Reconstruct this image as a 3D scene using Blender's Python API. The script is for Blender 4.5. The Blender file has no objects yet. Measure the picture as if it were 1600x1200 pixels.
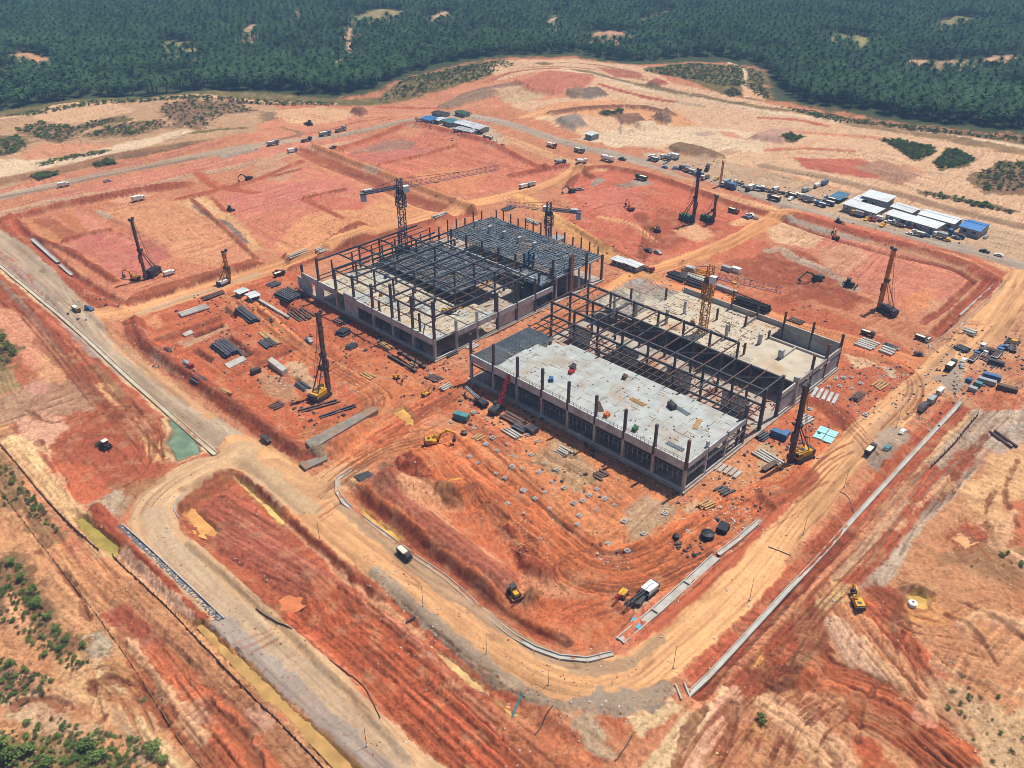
import bpy, bmesh, math, random
import numpy as np
from mathutils import Vector, Matrix
random.seed(7)
SC = bpy.context.scene
COL = SC.collection

# ------------------------------------------------------------------ camera, sky, sun, exposure
CAM_H, CAM_P, CAM_F = 120.0, math.radians(32.0), 1330.0      # drone height, downward pitch, focal length in px of a 1600 px frame
SITE = math.radians(46.0)                                     # bearing of the site grid
cam_data = bpy.data.cameras.new('camera')
cam_data.sensor_width = 36.0
cam_data.lens = CAM_F / 1600.0 * 36.0
cam_data.clip_start = 1.0
cam_data.clip_end = 30000.0
cam = bpy.data.objects.new('camera', cam_data)
COL.objects.link(cam)
cam.location = (0, 0, CAM_H)
cam.rotation_euler = (math.radians(90) - CAM_P, 0, 0)
SC.camera = cam

SUN_EL, SUN_AZ = math.radians(66), math.radians(52)           # azimuth measured from +Y towards +X
world = bpy.data.worlds.new('World')
SC.world = world
world.use_nodes = True
wn = world.node_tree
bg = wn.nodes['Background']
sky = wn.nodes.new('ShaderNodeTexSky')
sky.sky_type = 'NISHITA'
sky.sun_disc = False
sky.sun_elevation = SUN_EL
sky.sun_rotation = SUN_AZ
sky.air_density = 1.2
sky.dust_density = 1.5
wn.links.new(sky.outputs['Color'], bg.inputs['Color'])
bg.inputs['Strength'].default_value = 0.066
sun_data = bpy.data.lights.new('sun', 'SUN')
sun_data.energy = 4.8
sun_data.angle = math.radians(0.6)
sun_data.color = (1.0, 0.95, 0.86)
sun = bpy.data.objects.new('sun', sun_data)
COL.objects.link(sun)
_sd = Vector((math.cos(SUN_EL) * math.sin(SUN_AZ), math.cos(SUN_EL) * math.cos(SUN_AZ), math.sin(SUN_EL)))
sun.rotation_euler = _sd.to_track_quat('Z', 'Y').to_euler()
sun.location = (0, 300, 200)
SC.view_settings.view_transform = 'Standard'
SC.view_settings.look = 'None'
SC.view_settings.exposure = 0.13
SC.view_settings.gamma = 1.0
SC.cycles.use_denoising = True
SC.cycles.filter_width = 0.9
SC.cycles.max_bounces = 6
SC.cycles.volume_bounces = 0
SC.cycles.transparent_max_bounces = 8

# ------------------------------------------------------------------ site survey helpers
def G(px, py, z=0.0):
    """ground point (metres) of a survey mark read off the aerial photograph"""
    x = (px - 800.0) / CAM_F
    y = (600.0 - py) / CAM_F
    dy = math.cos(CAM_P) + y * math.sin(CAM_P)
    dz = -math.sin(CAM_P) + y * math.cos(CAM_P)
    t = (z - CAM_H) / dz
    return x * t, dy * t
CA, SA = math.cos(SITE), math.sin(SITE)
def AB(a, b):
    """site grid (a along the short factory fronts, b along the long ones) to world"""
    return a * CA - b * SA, a * SA + b * CA
def lin(c):
    c = np.asarray(c, float) / 255.0
    return np.where(c <= 0.04045, c / 12.92, ((c + 0.055) / 1.055) ** 2.4)

# ------------------------------------------------------------------ numpy noise
def _h(ix, iy, s):
    n = (ix.astype(np.int64) * 374761393 + iy.astype(np.int64) * 668265263 + s * 974634777) & 0x7fffffff
    n = ((n ^ (n >> 13)) * 1274126177) & 0x7fffffff
    n = (n ^ (n >> 16)) & 0xffff
    return n.astype(np.float32) / 65535.0
def vn(x, y, s=0):
    xf = np.floor(x); yf = np.floor(y)
    u = x - xf; v = y - yf
    u = u * u * (3 - 2 * u); v = v * v * (3 - 2 * v)
    a = _h(xf, yf, s); b = _h(xf + 1, yf, s); c = _h(xf, yf + 1, s); d = _h(xf + 1, yf + 1, s)
    return (a * (1 - u) + b * u) * (1 - v) + (c * (1 - u) + d * u) * v
def fbm(x, y, s=0, o=3):
    t = 0.0; w = 0.5; n = 0.0
    for k in range(o):
        t = t + w * vn(x, y, s + k * 17); n += w
        x = x * 2.03 + 11.3; y = y * 2.03 + 5.7; w *= 0.55
    return t / n
def sstep(e0, e1, x):
    t = np.clip((x - e0) / (e1 - e0), 0, 1)
    return t * t * (3 - 2 * t)

# ------------------------------------------------------------------ terrain marks: patches (P) and bands (L)
MARKS = []
HS = 1.9      # relief of banks and cuts
def pts(s, z=0.0):
    return np.array([G(*map(float, q.split(',')), z) for q in s.split()])
def P(s, col, f=1.0, wob=1.5, h=0.0, hf=1.5, rough=0.0, st=None, sa=0.22, op=1.0, cls=0, var=0.1):
    """patch of soil: colour, edge feather, height, streak direction st (pixel vector)"""
    p = pts(s)
    sd = None
    if st:
        c = p.mean(0)
        # streak direction given as two survey marks "x,y x,y"
        q = pts(st); d = q[1] - q[0]; sd = d / np.linalg.norm(d)
    MARKS.append(dict(k='P', p=p, col=lin(col), f=f, wob=wob, h=h * (HS if h < 1.9 else 1.2), hf=max(hf, abs(h) * 1.6), rough=rough * 1.5, st=sd, sa=sa, op=op, cls=cls, var=var))
def smooth(p, n=5):
    if len(p) < 3: return p
    out = []
    q = np.vstack([2 * p[0] - p[1], p, 2 * p[-1] - p[-2]])
    for i in range(1, len(q) - 2):
        for k in range(n):
            t = k / n
            out.append(0.5 * ((2 * q[i]) + (-q[i-1] + q[i+1]) * t + (2*q[i-1] - 5*q[i] + 4*q[i+1] - q[i+2]) * t*t + (-q[i-1] + 3*q[i] - 3*q[i+1] + q[i+2]) * t**3))
    out.append(p[-1])
    return np.array(out)
def L(s, w, col, f=0.8, wob=0.7, h=0.0, hf=None, rough=0.0, sa=0.25, op=1.0, cls=0, var=0.1):
    MARKS.append(dict(k='L', p=smooth(pts(s)), w=w / 2.0, col=lin(col), f=f, wob=wob, h=h * HS, hf=hf, rough=rough * 1.5, sa=sa, op=op, cls=cls, var=var))
def TRK(s, n=3, gap=1.1, col=(118, 60, 38), w=.46, op=.8, jit=.9):
    """bundle of wheel ruts following one path"""
    p = smooth(pts(s)); d = np.gradient(p, axis=0); d /= np.linalg.norm(d, axis=1, keepdims=True) + 1e-9; nrm = np.stack([-d[:, 1], d[:, 0]], 1)
    for k in range(n):
        off = (k - (n - 1) / 2) * gap + random.uniform(-jit, jit)
        c = lin(col) * random.uniform(.8, 1.6); m0 = random.randint(0, max(0, len(p) // 3)); m1 = len(p) - random.randint(0, max(0, len(p) // 3))
        if m1 - m0 < 2: m0, m1 = 0, len(p)
        MARKS.append(dict(k='L', p=(p + nrm * (off + .5 * np.sin(np.linspace(0, random.uniform(2, 6), len(p)))[:, None] * random.uniform(-1, 1)))[m0:m1], w=w / 2 * random.uniform(.7, 1.5), col=c, f=.18, wob=.22, h=-.2, hf=.35, rough=0, sa=0, op=op * random.uniform(.6, 1.1), cls=0, var=.2))

# palette (as the soil reads in daylight)
TAN=(226,170,116); ORG=(206,118,72); RED=(180,90,58); DRED=(146,66,42); PINK=(212,132,106); CRM=(228,190,146); PAL=(230,208,176)
GRY=(176,158,136); DGR=(136,124,108); BRN=(152,106,72); OLV=(104,94,66); GRN=(78,92,48); OCH=(220,164,92); MAU=(196,112,94)

# ---- large zones
P('-900,700 -700,172 -200,175 0,172 60,160 130,150 220,148 320,140 420,140 520,146 600,132 650,108 720,96 800,88 900,80 960,90 1010,96 1080,88 1140,90 1190,100 1204,150 1280,165 1360,180 1450,196 1540,207 1600,214 1900,250 2600,420 3200,-60 800,-150 -1600,-60',(74,82,50),f=6,wob=6,cls=3)
P('-300,180 0,175 60,163 130,152 300,143 430,150 440,190 300,228 120,262 -20,300 -300,340',(196,158,120),f=3,wob=4)
P('590,152 600,135 650,110 720,98 790,92 815,104 740,128 680,142',(88,98,54),f=3,wob=3)
P('760,100 820,90 900,84 960,92 1010,100 1050,128 1180,150 1300,180 1600,225 1900,280 1900,420 1600,372 1400,320 1240,275 1100,245 960,225 840,190 790,165 700,180 640,178 690,150 780,128',(224,184,146),f=3,wob=3,sa=.2)
P('1000,104 1080,90 1160,96 1196,104 1204,152 1170,150 1130,142 1060,120',(86,98,52),f=2,wob=3)
P('1075,1090 1500,640 1560,560 1620,480 1900,500 1900,1300 1000,1300',(204,144,100),f=1.5)
P('-200,560 0,640 120,800 300,1000 540,1220 300,1300 -300,1300',(212,154,106),f=1.5)
P('-200,330 0,390 120,500 240,600 330,690 300,740 200,800 120,800 0,650 -200,560',(182,102,68),f=1.5)

for _s, _c in (('8,100 30,80 92,88 64,106',(214,160,116)), ('225,66 262,57 304,62 312,74 250,78',(150,150,90)), ('250,84 310,78 332,84 270,90',(196,166,120)), ('376,62 388,36 401,36 398,64',(224,190,150)), ('518,84 538,78 545,40 554,42 552,84 530,90',(226,184,146)), ('458,36 466,12 475,12 470,36',(228,190,156)), ('545,30 600,16 642,20 622,32 560,36',(150,150,96)), ('660,28 700,18 714,26 670,34',(214,180,140)), ('852,36 862,18 872,30 866,40',(226,200,176)), ('902,58 925,45 962,43 1006,50 962,64',(206,160,124)), ('980,24 1040,12 1062,20 1000,32',(140,144,88)), ('1288,64 1300,54 1362,56 1354,80 1330,70',(150,158,92)), ('1402,98 1420,86 1480,92 1592,88 1592,100 1440,106',(220,176,136)), ('-100,126 0,106 42,116 -60,140',(120,124,76)), ('1440,40 1500,26 1552,38 1470,52',(128,140,84)), ('690,50 740,42 760,50 710,58',(190,166,128))):
    P(_s, _c, f=3, wob=6)
# ---- upper left waste ground
L('-60,176 0,170 60,160 130,149 230,147 330,139 420,141 500,146 590,148',14,(90,104,58),f=3,wob=3)
L('0,178 50,168 100,154 200,150 300,142 400,146 520,150',4,CRM,f=1.5)
P('45,175 90,155 130,150 170,152 210,165 200,175 120,185 60,180',(224,182,140),f=2)
P('20,195 60,182 110,190 150,180 205,172 200,185 140,195 90,222 60,215',OLV,f=3,wob=4,op=.85)
P('130,205 170,190 250,185 270,195 210,210 140,215',(118,104,74),f=3,wob=4,op=.85)
P('250,160 300,150 370,148 400,160 350,175 310,200 265,195',(98,88,64),f=3,wob=5,op=.85)
P('400,160 440,165 445,190 420,200 405,180',(110,100,74),f=3,wob=4,op=.8)
P('150,190 190,178 206,177 200,186 160,195',GRN,f=2,wob=3)
P('185,200 205,194 228,199 195,211',GRN,f=2,wob=3)
P('-40,205 30,203 42,225 20,240 -40,248',(100,98,60),f=2,wob=4)
P('-40,252 60,245 180,225 290,200 302,205 200,240 80,262 -40,284',(232,206,172),f=2,wob=3)
P('30,240 60,220 130,222 180,225 100,245 40,250',(216,150,112),f=2)
L('60,255 110,245 165,235',4,(92,100,56),f=1.5,wob=2)
L('300,207 340,200 380,196',4,(96,104,60),f=1.5,wob=2)
L('-20,288 100,266 200,241 330,222',11,(150,112,78),f=2)
L('190,246 260,234 300,226',8,(110,92,66),f=2,wob=3)
P('45,277 70,269 97,271 60,284',(66,92,40),f=1.2,wob=2)
P('145,255 172,249 184,257 152,263',(66,80,46),f=1.2,wob=2)
L('-40,312 100,281 250,246 400,206 480,190',9,(206,128,98),f=2)
P('60,310 200,275 400,230 560,205 560,214 400,252 230,286 90,332',PINK,f=1.5,st='60,320 400,245')
# ---- top centre red earth
P('400,190 450,168 560,152 650,148 780,128 860,114 930,126 900,150 700,186 600,192 480,216 400,230',(214,140,104),f=3)
P('430,158 500,154 560,160 540,175 470,185 430,175',(226,178,132),f=2)
L('590,154 640,158 690,168',4,RED); L('560,170 620,172 680,178',3,(226,160,126)); L('480,200 540,184 600,176',3,(176,98,66)); L('440,190 470,200 430,216',4,(150,112,84))
P('545,163 560,157 575,163 565,171',(128,92,70),f=2,h=1.5)
P('678,168 720,152 800,136 832,144 760,161 705,172',(146,124,102),f=2,h=1,st='680,168 830,140')
P('775,150 830,142 860,150 820,166 790,166',(206,176,138),f=2)
L('760,128 800,116 870,108',5,(176,108,78)); L('770,104 830,100 900,94 970,106',4,(150,108,82)); L('800,110 880,104 960,112 1030,126',3,(160,110,84))
P('765,98 800,92 850,98 820,108 775,106',(216,176,136),f=2); P('834,98 852,93 868,98 850,103',(112,98,70),f=1.5)
P('850,122 930,122 905,146 840,152 800,140',(196,116,92),f=2,h=1)
P('880,147 935,138 952,145 920,154 890,153',(114,108,98),f=1.5,h=2)
P('800,192 870,160 960,150 1060,166 1105,192 950,178 870,182',(228,164,112),f=2)
L('862,181 920,168 1000,160 1050,170',6,(124,86,64),f=1.5,h=1)
P('930,172 975,163 972,173 945,177',(84,92,50),f=1)
P('865,192 905,180 917,195 900,204 880,201',(140,138,132),f=1.5,h=2.5)
P('960,177 1000,170 1012,183 972,190',(122,96,76),f=1.5,h=1); P('1020,172 1045,165 1052,180 1035,186',(104,94,80),f=1.5,h=3)
P('990,188 1022,181 1032,195 1000,201',(194,96,70),f=1.5,h=1.5); P('966,195 985,197 1000,203 970,208',(120,100,90),f=1.5,h=1)
P('1000,188 1060,184 1130,190 1200,204 1190,240 1080,228 960,228 900,216 940,205',(230,204,170),f=3,wob=4)
P('1085,200 1110,196 1120,205 1095,208',(190,170,150),f=2); P('1120,196 1150,200 1160,214 1130,208',(214,150,116),f=2)
P('1168,216 1200,200 1245,205 1225,226',(196,156,138),f=2,h=2)
P('930,104 992,108 1012,118 960,119',(176,102,78),f=2); P('1008,128 1025,120 1048,130 1020,134',(176,82,62),f=1.5,h=2)
P('1040,232 1060,226 1100,234 1135,246 1100,248 1060,242',(120,104,78),f=1.5,h=1)
L('880,112 950,122 1050,142 1150,160 1300,183 1400,196 1500,213 1620,234 1800,268',4,PAL,f=.8)
L('900,110 1000,128 1100,147 1200,163 1330,181 1500,207 1640,230',6,(110,108,70),f=2,wob=2)
L('1340,190 1460,210 1600,238',12,(140,122,84),f=3,wob=3)
L('940,133 1000,143 1062,153',5,(170,80,60)); L('1062,153 1100,160',5,GRY); L('1190,176 1250,182 1292,192',5,(190,98,74)); L('960,128 1100,152 1230,176',2.5,(222,196,160))
L('1140,90 1165,105 1163,125 1176,136',3,PAL); P('1160,128 1188,130 1196,150 1160,146',(226,178,134),f=1.5); P('1130,136 1150,130 1162,142 1140,148',(60,72,40),f=1.5)
P('1375,217 1405,216 1460,229 1464,238 1430,253 1415,246 1405,235',(72,88,42),f=1.2,wob=2); P('1456,256 1482,231 1500,234 1527,248 1510,259 1470,267',(76,90,44),f=1.2,wob=2)
P('1216,221 1238,208 1259,211 1240,224',(84,92,50),f=1.2,wob=2)
P('1505,280 1560,250 1700,262 1700,310 1540,303',(112,98,72),f=2,wob=4); P('1550,262 1590,250 1640,258 1620,268',(80,92,48),f=1.5,wob=3)
P('1240,246 1340,250 1402,270 1392,284 1330,276 1260,262',(190,96,74),f=2,st='1240,246 1392,284'); P('1330,262 1380,252 1440,276 1402,290',(170,132,108),f=2)
L('1440,300 1500,312 1580,330',5,(116,104,72),f=1.5,wob=2); L('1200,235 1260,232 1330,236',4,(196,120,92)); L('1210,196 1290,206 1400,216',5,(224,150,112)); L('1290,215 1270,222 1240,232',3,(230,170,130))
P('1420,250 1445,262 1440,275 1400,262',(206,150,112),f=2,wob=3); L('1300,240 1380,246 1440,262 1500,285',6,(226,190,150),op=.7)
# ---- office yard and outer service roads
P('1000,236 1130,250 1240,276 1400,320 1560,356 1700,390 1700,440 1600,428 1520,398 1380,362 1200,316 1040,272',(196,168,136),f=2,var=.16)
L('1195,258 1275,273 1350,293 1425,309 1500,331 1600,354',7,(158,134,108),f=1.5,sa=.4)
L('690,176 780,194 850,213 975,243 1020,258 1140,288 1200,312 1350,352 1500,388 1570,408 1640,430',8,(168,158,144),cls=1,sa=.3)
L('660,186 700,196 800,222 900,252 1000,274 1100,300 1200,326 1350,366 1480,398 1560,420',7,(224,168,118),sa=.3)
P('610,188 690,177 760,199 800,226 740,238 690,208',(196,168,140),f=2,var=.18)
L('-60,324 50,297 200,265 330,240 400,225 560,197 640,185 700,178',8,(174,156,134),cls=1,sa=.3)
L('-40,345 60,320 110,311 230,291 310,271 400,251 480,230 560,213 620,198',6,(200,160,128),sa=.3)
L('0,310 100,290 200,268 300,248',2.5,(120,112,104),sa=.3,op=.8); L('350,243 395,232',5,(158,152,140))
# ---- left pads
P('20,348 125,324 235,303 300,316 385,392 404,406 300,440 228,462 190,468 110,436 60,395',(210,130,94),f=1.5)
P('105,376 168,361 250,388 262,400 220,432 184,432 130,395',(206,118,102),f=1.5,wob=2,sa=.15)
P('150,330 255,309 300,322 345,365 400,404 330,420 272,398 200,348',(222,152,108),f=2)
P('30,346 52,342 100,374 84,380',(206,138,84),f=.6); P('52,344 80,338 132,370 102,377',(172,100,62),f=.6); P('84,338 108,333 146,362 130,368',(196,120,76),f=.6); P('110,331 126,327 166,356 146,361',(220,140,116),f=.5)
P('225,372 262,388 255,398 220,384',(180,104,92),f=2)
L('100,379 135,368 172,361',2.2,DRED,h=.7); L('26,346 60,374 110,394 180,440',3,DRED,h=.6); L('125,324 180,345 260,385',2,(170,110,90),op=.8); L('155,330 172,340',3,GRY)
L('12,345 20,362 60,400 112,442 165,475 192,482',6,(186,92,60),h=.6); L('60,385 100,415 140,445',2.5,(226,170,120)); L('70,392 130,432',2,(236,180,120),op=.8)
P('172,312 230,300 240,306 190,318',(232,164,130),f=1.5)
L('20,342 120,320 240,298 300,290',4,(178,88,56),h=.8)
P('190,474 232,455 330,428 402,407 406,414 340,440 240,465 204,482',(168,88,58),f=1,h=1.3,hf=3)
P('265,312 305,302 350,322 396,372 412,392 385,394 330,345',(226,172,118),f=1.5); L('305,322 330,340 358,352 382,380',2.5,(118,114,110)); P('300,306 345,330 335,338 290,312',(236,190,140),f=.8)
P('332,304 400,283 480,256 540,272 600,300 690,318 720,318 650,345 560,368 480,392 430,402 404,368 352,325',(216,130,100),f=1.5)
P('345,310 420,285 520,278 560,292 480,315 420,330 370,330',(212,124,106),f=2); P('420,395 470,340 520,322 560,330 600,300 690,322 640,345 560,362 480,392',(226,154,104),f=2); P('470,312 510,300 560,312 570,325 500,330',(206,112,88),f=1.2)
P('400,245 430,240 470,262 440,285 400,275',(200,150,116),f=2); L('400,282 470,262',2,DRED,h=.5); L('476,309 540,295',2,DRED,h=.5); L('480,312 535,340',3,(170,84,56)); L('330,306 352,330 360,330',2,(170,84,56))
L('310,270 340,290 400,300',5,(186,92,60)); L('280,312 330,300 400,280 470,250',4,(176,84,54),h=.6)
L('468,230 520,254 600,288 660,316 728,332',9,(166,88,58),h=-1.0,sa=.3); L('490,226 545,248 620,280 690,308 740,326',3.2,(224,146,92),h=1.2); L('575,262 590,268',5,(196,160,136))
P('525,236 630,194 660,195 800,240 884,264 858,277 750,306 700,303 590,257',(212,122,92),f=1.2,st='525,236 590,257',sa=.12)
P('545,240 640,226 700,230 592,253',(200,112,98),f=2); P('545,236 600,212 648,215 640,226 580,233',(150,122,112),f=2.5,wob=3,op=.8)
P('610,205 640,196 665,200 650,210',(222,148,108),f=1.5); L('592,255 650,242 712,228',2.2,(160,72,46),h=.7); P('640,268 700,255 760,262 745,300 700,302',(218,136,92),f=2); L('690,238 780,255 850,262',2,(190,104,76))
L('528,230 580,211 632,193 660,195 720,212 782,232 852,262',3.5,(186,90,58),h=.9)
P('560,378 640,342 720,325 738,335 650,372 560,402',(186,96,62),f=1.5); P('496,388 540,356 566,350 592,364 572,386 510,397',(160,78,50),f=1,h=2,rough=.6); P('440,402 500,386 520,392 450,412',(174,92,58),f=1,h=1,rough=.4)
# ---- right pads
P('884,300 905,270 960,262 1002,268 1080,290 1200,338 1150,376 1060,412 1000,412 930,372 888,350',(206,106,76),f=1.5,var=.14)
P('900,300 960,288 1000,300 1012,330 960,340 920,330',(212,116,96),f=2,wob=3); P('985,360 1040,325 1100,330 1130,350 1080,380 1020,395',(160,76,50),f=3,wob=4,op=.8); P('1050,360 1090,345 1120,370 1090,380',(224,168,124),f=1.5)
L('1000,335 1015,360 1005,400',5,(150,72,48)); L('940,340 985,350 1020,375',4,(220,150,104)); L('1150,350 1185,335 1150,325',5,(220,160,112))
P('920,286 936,275 948,279 930,290',(150,146,138),f=1); P('984,284 1004,276 1022,288 1002,291',(156,150,144),f=1); P('958,288 985,285 1002,291 965,293',(150,130,116),f=1)
L('800,272 880,258 905,262 960,262 1060,290 1160,326 1230,342',5,(164,76,48),h=.8); L('890,290 905,262 925,275',4,(140,66,44),h=.6)
L('1020,255 1100,285 1200,318',3,(200,104,74),op=.8)
P('1195,356 1222,343 1272,352 1400,392 1482,412 1518,434 1514,446 1450,493 1438,496 1370,472 1290,402 1230,384',(210,128,102),f=1.5,sa=.12)
P('1198,358 1235,344 1292,368 1272,386 1210,380',(226,182,140),f=2); P('1128,402 1200,384 1260,398 1300,430 1350,462 1330,484 1230,462 1150,432',(162,80,52),f=2.5,wob=3,var=.16)
P('1100,392 1150,372 1210,378 1180,400 1120,410',(206,110,76),f=2); P('1280,385 1330,380 1360,400 1320,430 1290,415',(210,160,126),f=3,op=.7); P('1400,470 1450,450 1460,480 1420,490',(222,140,92),f=3)
L('1224,340 1300,364 1356,379',4.5,(160,154,144)); L('1240,404 1290,424 1334,452',4.5,(170,152,136)); L('1200,392 1220,390 1240,404',4,(170,150,130))
L('1232,334 1350,368 1480,403 1540,432 1562,446 1532,480 1482,530 1450,560',7,(168,80,54),h=.7); L('1245,330 1380,366 1500,398 1575,434 1590,452',4,(206,112,80))
P('1448,492 1500,460 1522,454 1482,497 1456,507',(190,170,146),f=1); L('1350,378 1440,400 1500,420',4,(178,130,100),op=.8)
P('1040,440 1100,430 1220,460 1330,500 1440,560 1410,590 1300,540 1180,500 1060,470',(190,96,62),f=2); P('1010,420 1080,412 1230,455 1220,470 1100,440',(204,116,76),f=1.5)
P('1320,520 1420,560 1440,600 1400,650 1340,640 1300,600 1310,560',(192,100,64),f=1.5); P('1310,545 1345,548 1365,570 1340,576',(224,180,140),f=1.5); P('1380,575 1400,570 1405,590 1385,595',(214,190,160),f=1.2)
# ---- yard in front of the factories (left part)
P('205,505 250,480 420,430 470,420 480,455 580,512 680,572 640,630 560,680 480,712 380,648 240,566',(196,98,58),f=1.5,var=.14)
L('208,505 226,540 300,592 380,648 440,692 482,714',6,(170,80,52),h=.8); L('222,520 240,556 290,590',2.5,(206,170,140),op=.8)
P('228,496 250,488 264,508 240,522',(224,148,100),f=1.2); P('282,535 352,508 356,514 290,543',(196,150,116),f=1); P('440,560 470,566 514,612 490,622 450,592',(196,160,126),f=1.2); P('395,575 440,585 470,620 450,632 405,600',(186,140,104),f=1.5,op=.8); P('300,560 330,550 400,560 360,580',(190,96,60),f=1.5)
L('250,530 340,500',3,(150,70,44),h=.5); L('345,525 420,560',3,(160,74,46)); P('470,430 560,480 640,540 580,560 500,500 440,470',(186,92,58),f=2)
P('560,560 640,560 740,585 680,640 600,660 580,620',(206,118,70),f=2); P('590,520 690,575 640,590',(200,108,66),f=1.5)
P('480,716 500,690 590,646 598,652 560,690 500,722',(150,136,112),f=.8,h=1.2,hf=2); P('500,700 590,655 640,650 600,690 520,722',(206,116,72),f=1.2); L('490,690 540,672 592,646',1.5,(196,190,176))
P('560,690 620,660 660,660 690,690 610,715 560,720',(200,108,70),f=1.5); P('595,665 625,660 632,675 605,680',(160,130,104),f=1.5)
# ---- yard in front of factory 2
P('690,620 740,600 860,668 960,728 1062,790 1130,740 1240,640 1310,590 1340,650 1290,740 1200,800 1000,880 930,890 860,830 780,770 710,715',(216,134,82),f=1.5,var=.14)
P('828,712 870,684 942,744 904,768',(182,148,110),f=1.2,st='828,712 904,768'); P('984,796 1010,768 1062,796 1040,818 984,852',(184,156,124),f=1.2); P('1064,796 1090,780 1120,800 1090,815',(206,166,128),f=1.2); P('1080,700 1130,710 1200,720 1180,760 1130,770 1090,750',(212,140,92),f=1.5)
P('1176,700 1200,690 1215,715 1190,730',(196,166,128),f=1); P('1150,680 1200,640 1280,640 1330,690 1290,720 1240,700',(200,104,62),f=2); P('1260,600 1330,590 1400,640 1380,690 1320,660 1270,630',(192,96,60),f=2,wob=3)
L('1250,620 1300,640 1350,690 1380,720',6,(156,70,42),h=.4); P('1330,665 1390,645 1400,652 1350,682',(180,150,118),f=1); P('1180,765 1210,755 1235,770 1215,800 1185,790',(140,64,40),f=1.5,h=.8,rough=.4)
P('612,742 616,716 660,703 692,698 696,728 682,746 650,754',(150,62,38),f=1,h=2.2,hf=5,rough=.8); P('588,726 600,719 618,729 612,741 595,739',(136,112,86),f=.5,wob=.4)
P('690,640 720,600 745,610 700,680',(212,140,96),f=1.5); P('735,612 760,606 770,625 745,640',(200,90,60),f=1.2)
L('618,762 660,773 700,778 736,770',7,(150,100,62),h=2.0,rough=.7,f=.8)
P('540,750 590,752 620,790 700,860 780,925 870,985 920,1000 880,1012 800,980 700,905 620,838 560,790',(196,100,60),f=1)
L('596,766 650,812 720,872 775,910',9,(172,94,74),h=1.6,hf=4); L('640,775 700,815 750,850 790,880',5,(226,160,116)); L('556,768 640,842 740,922 840,986 905,1003',4.5,(200,108,60))
P('735,815 758,782 790,788 818,818 795,830 770,812',(146,62,40),f=1,h=1.3,hf=4,rough=.5); P('774,832 800,814 852,850 857,861 836,869 800,852',(202,168,130),f=.8,h=1.6,hf=3,rough=.6); P('790,850 812,846 842,874 825,876',(232,196,146),f=.8,h=.6)
P('690,800 740,790 790,840 850,880 800,900 740,860',(204,110,66),f=2); P('800,862 840,858 884,895 856,918 812,892',(152,68,42),f=1.5,h=1,rough=.4); P('812,936 830,919 852,930 850,947 825,951',(156,104,64),f=.8,h=1.8,rough=.5)
P('904,921 925,905 960,904 977,920 960,931 925,932',(228,164,92),f=.8); P('800,960 860,932 960,938 988,960 962,1000 905,1010 842,992',(202,104,58),f=1.5); P('870,905 895,895 900,912 880,922',(160,120,84),f=1)
L('1184,830 1100,884 1012,962',3.4,(184,116,64),h=-.4); L('1195,815 1105,880 1000,985 960,1012',7,(196,112,70),op=.7); P('985,935 1010,915 1025,935 1000,962',(206,172,132),f=.8)
P('1120,800 1165,790 1180,800 1140,825',(176,158,130),f=1.2)
L('1000,975 1060,925 1140,850 1200,800',4,(218,128,98)); P('990,985 1050,945 1060,955 1010,1000',(160,142,120),f=1)
# ---- bottom left: basin between the two roads
P('272,795 300,764 360,733 420,772 500,850 560,903 640,978 740,1078 830,1158 900,1230 650,1230 560,1085 430,955 330,875 285,835',(180,90,56),f=1.2,h=-.8,hf=4)
P('290,800 360,754 430,818 520,898 490,942 400,902 330,852',(172,88,68),f=1.5,st='330,830 480,900',sa=.3,h=.8,hf=4)
P('405,965 500,898 540,903 604,980 560,1004 470,962',(146,58,34),f=1.5,wob=2.5,rough=.3); P('470,930 540,960 600,1010 560,1040 480,990',(176,80,46),f=2)
L('505,945 650,1062 820,1215',15,(178,84,48),sa=.5,rough=.25); L('556,898 650,984 760,1090 890,1210',4.5,(220,140,108)); L('470,1000 560,1080 660,1180',4,(206,112,76)); L('620,1060 700,1130 790,1215',5,(196,92,54),sa=.4)
L('366,728 420,775 480,830 560,898 640,960 720,1035 800,1100 880,1155',5,(190,92,60),h=-.7,f=.6)
P('275,785 300,760 360,730 375,738 310,775 288,800',(150,84,54),f=.8,h=.5)
L('385,745 440,795 520,872 590,930 660,990',2,(232,176,132),op=.8)
# ---- left side: channel, spoil and banks
L('-60,395 10,450 80,520 150,608 195,664 230,700',11,(164,76,46),sa=.45); L('0,440 60,505 120,585 150,620',2,(128,110,98)); L('20,440 100,520 170,600',3,(206,110,76))
P('-60,470 0,478 50,500 112,582 80,602 20,542 -60,520',(222,150,116),f=2); P('-40,640 0,628 40,600 100,590 150,602 140,642 60,652 -40,672',(176,140,112),f=2,wob=3,st='0,650 150,600',sa=.35); P('38,602 70,594 82,610 45,622',(206,148,132),f=1.5); P('28,656 60,644 106,655 112,682 60,702 28,690',(230,172,142),f=1.2,wob=2)
P('-60,520 0,515 25,545 20,575 -60,590',(96,98,54),f=2,wob=3); P('-40,590 20,580 30,605 -40,625',(150,130,90),f=2,wob=3); P('80,540 110,560 95,600 60,590',(226,164,116),f=1.5)
P('58,722 120,660 180,640 232,660 252,700 252,742 190,762 100,772 60,745',(174,84,56),f=2,var=.16); P('58,742 100,714 132,730 182,772 130,792 100,786',(212,108,70),f=1.5); P('134,572 156,564 202,622 190,632',(140,98,66),f=1.2); P('150,602 162,596 198,636 190,642',(226,172,118),f=.8)
P('170,760 230,745 260,760 200,790',(170,110,76),f=1.5); P('140,790 180,770 210,790 190,815 150,806',(186,168,146),f=1.2,h=.4)
P('200,655 225,650 240,670 220,690 205,680',(222,160,118),f=1.2); P('222,686 250,690 272,712 240,722',(230,178,112),f=1)
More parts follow.
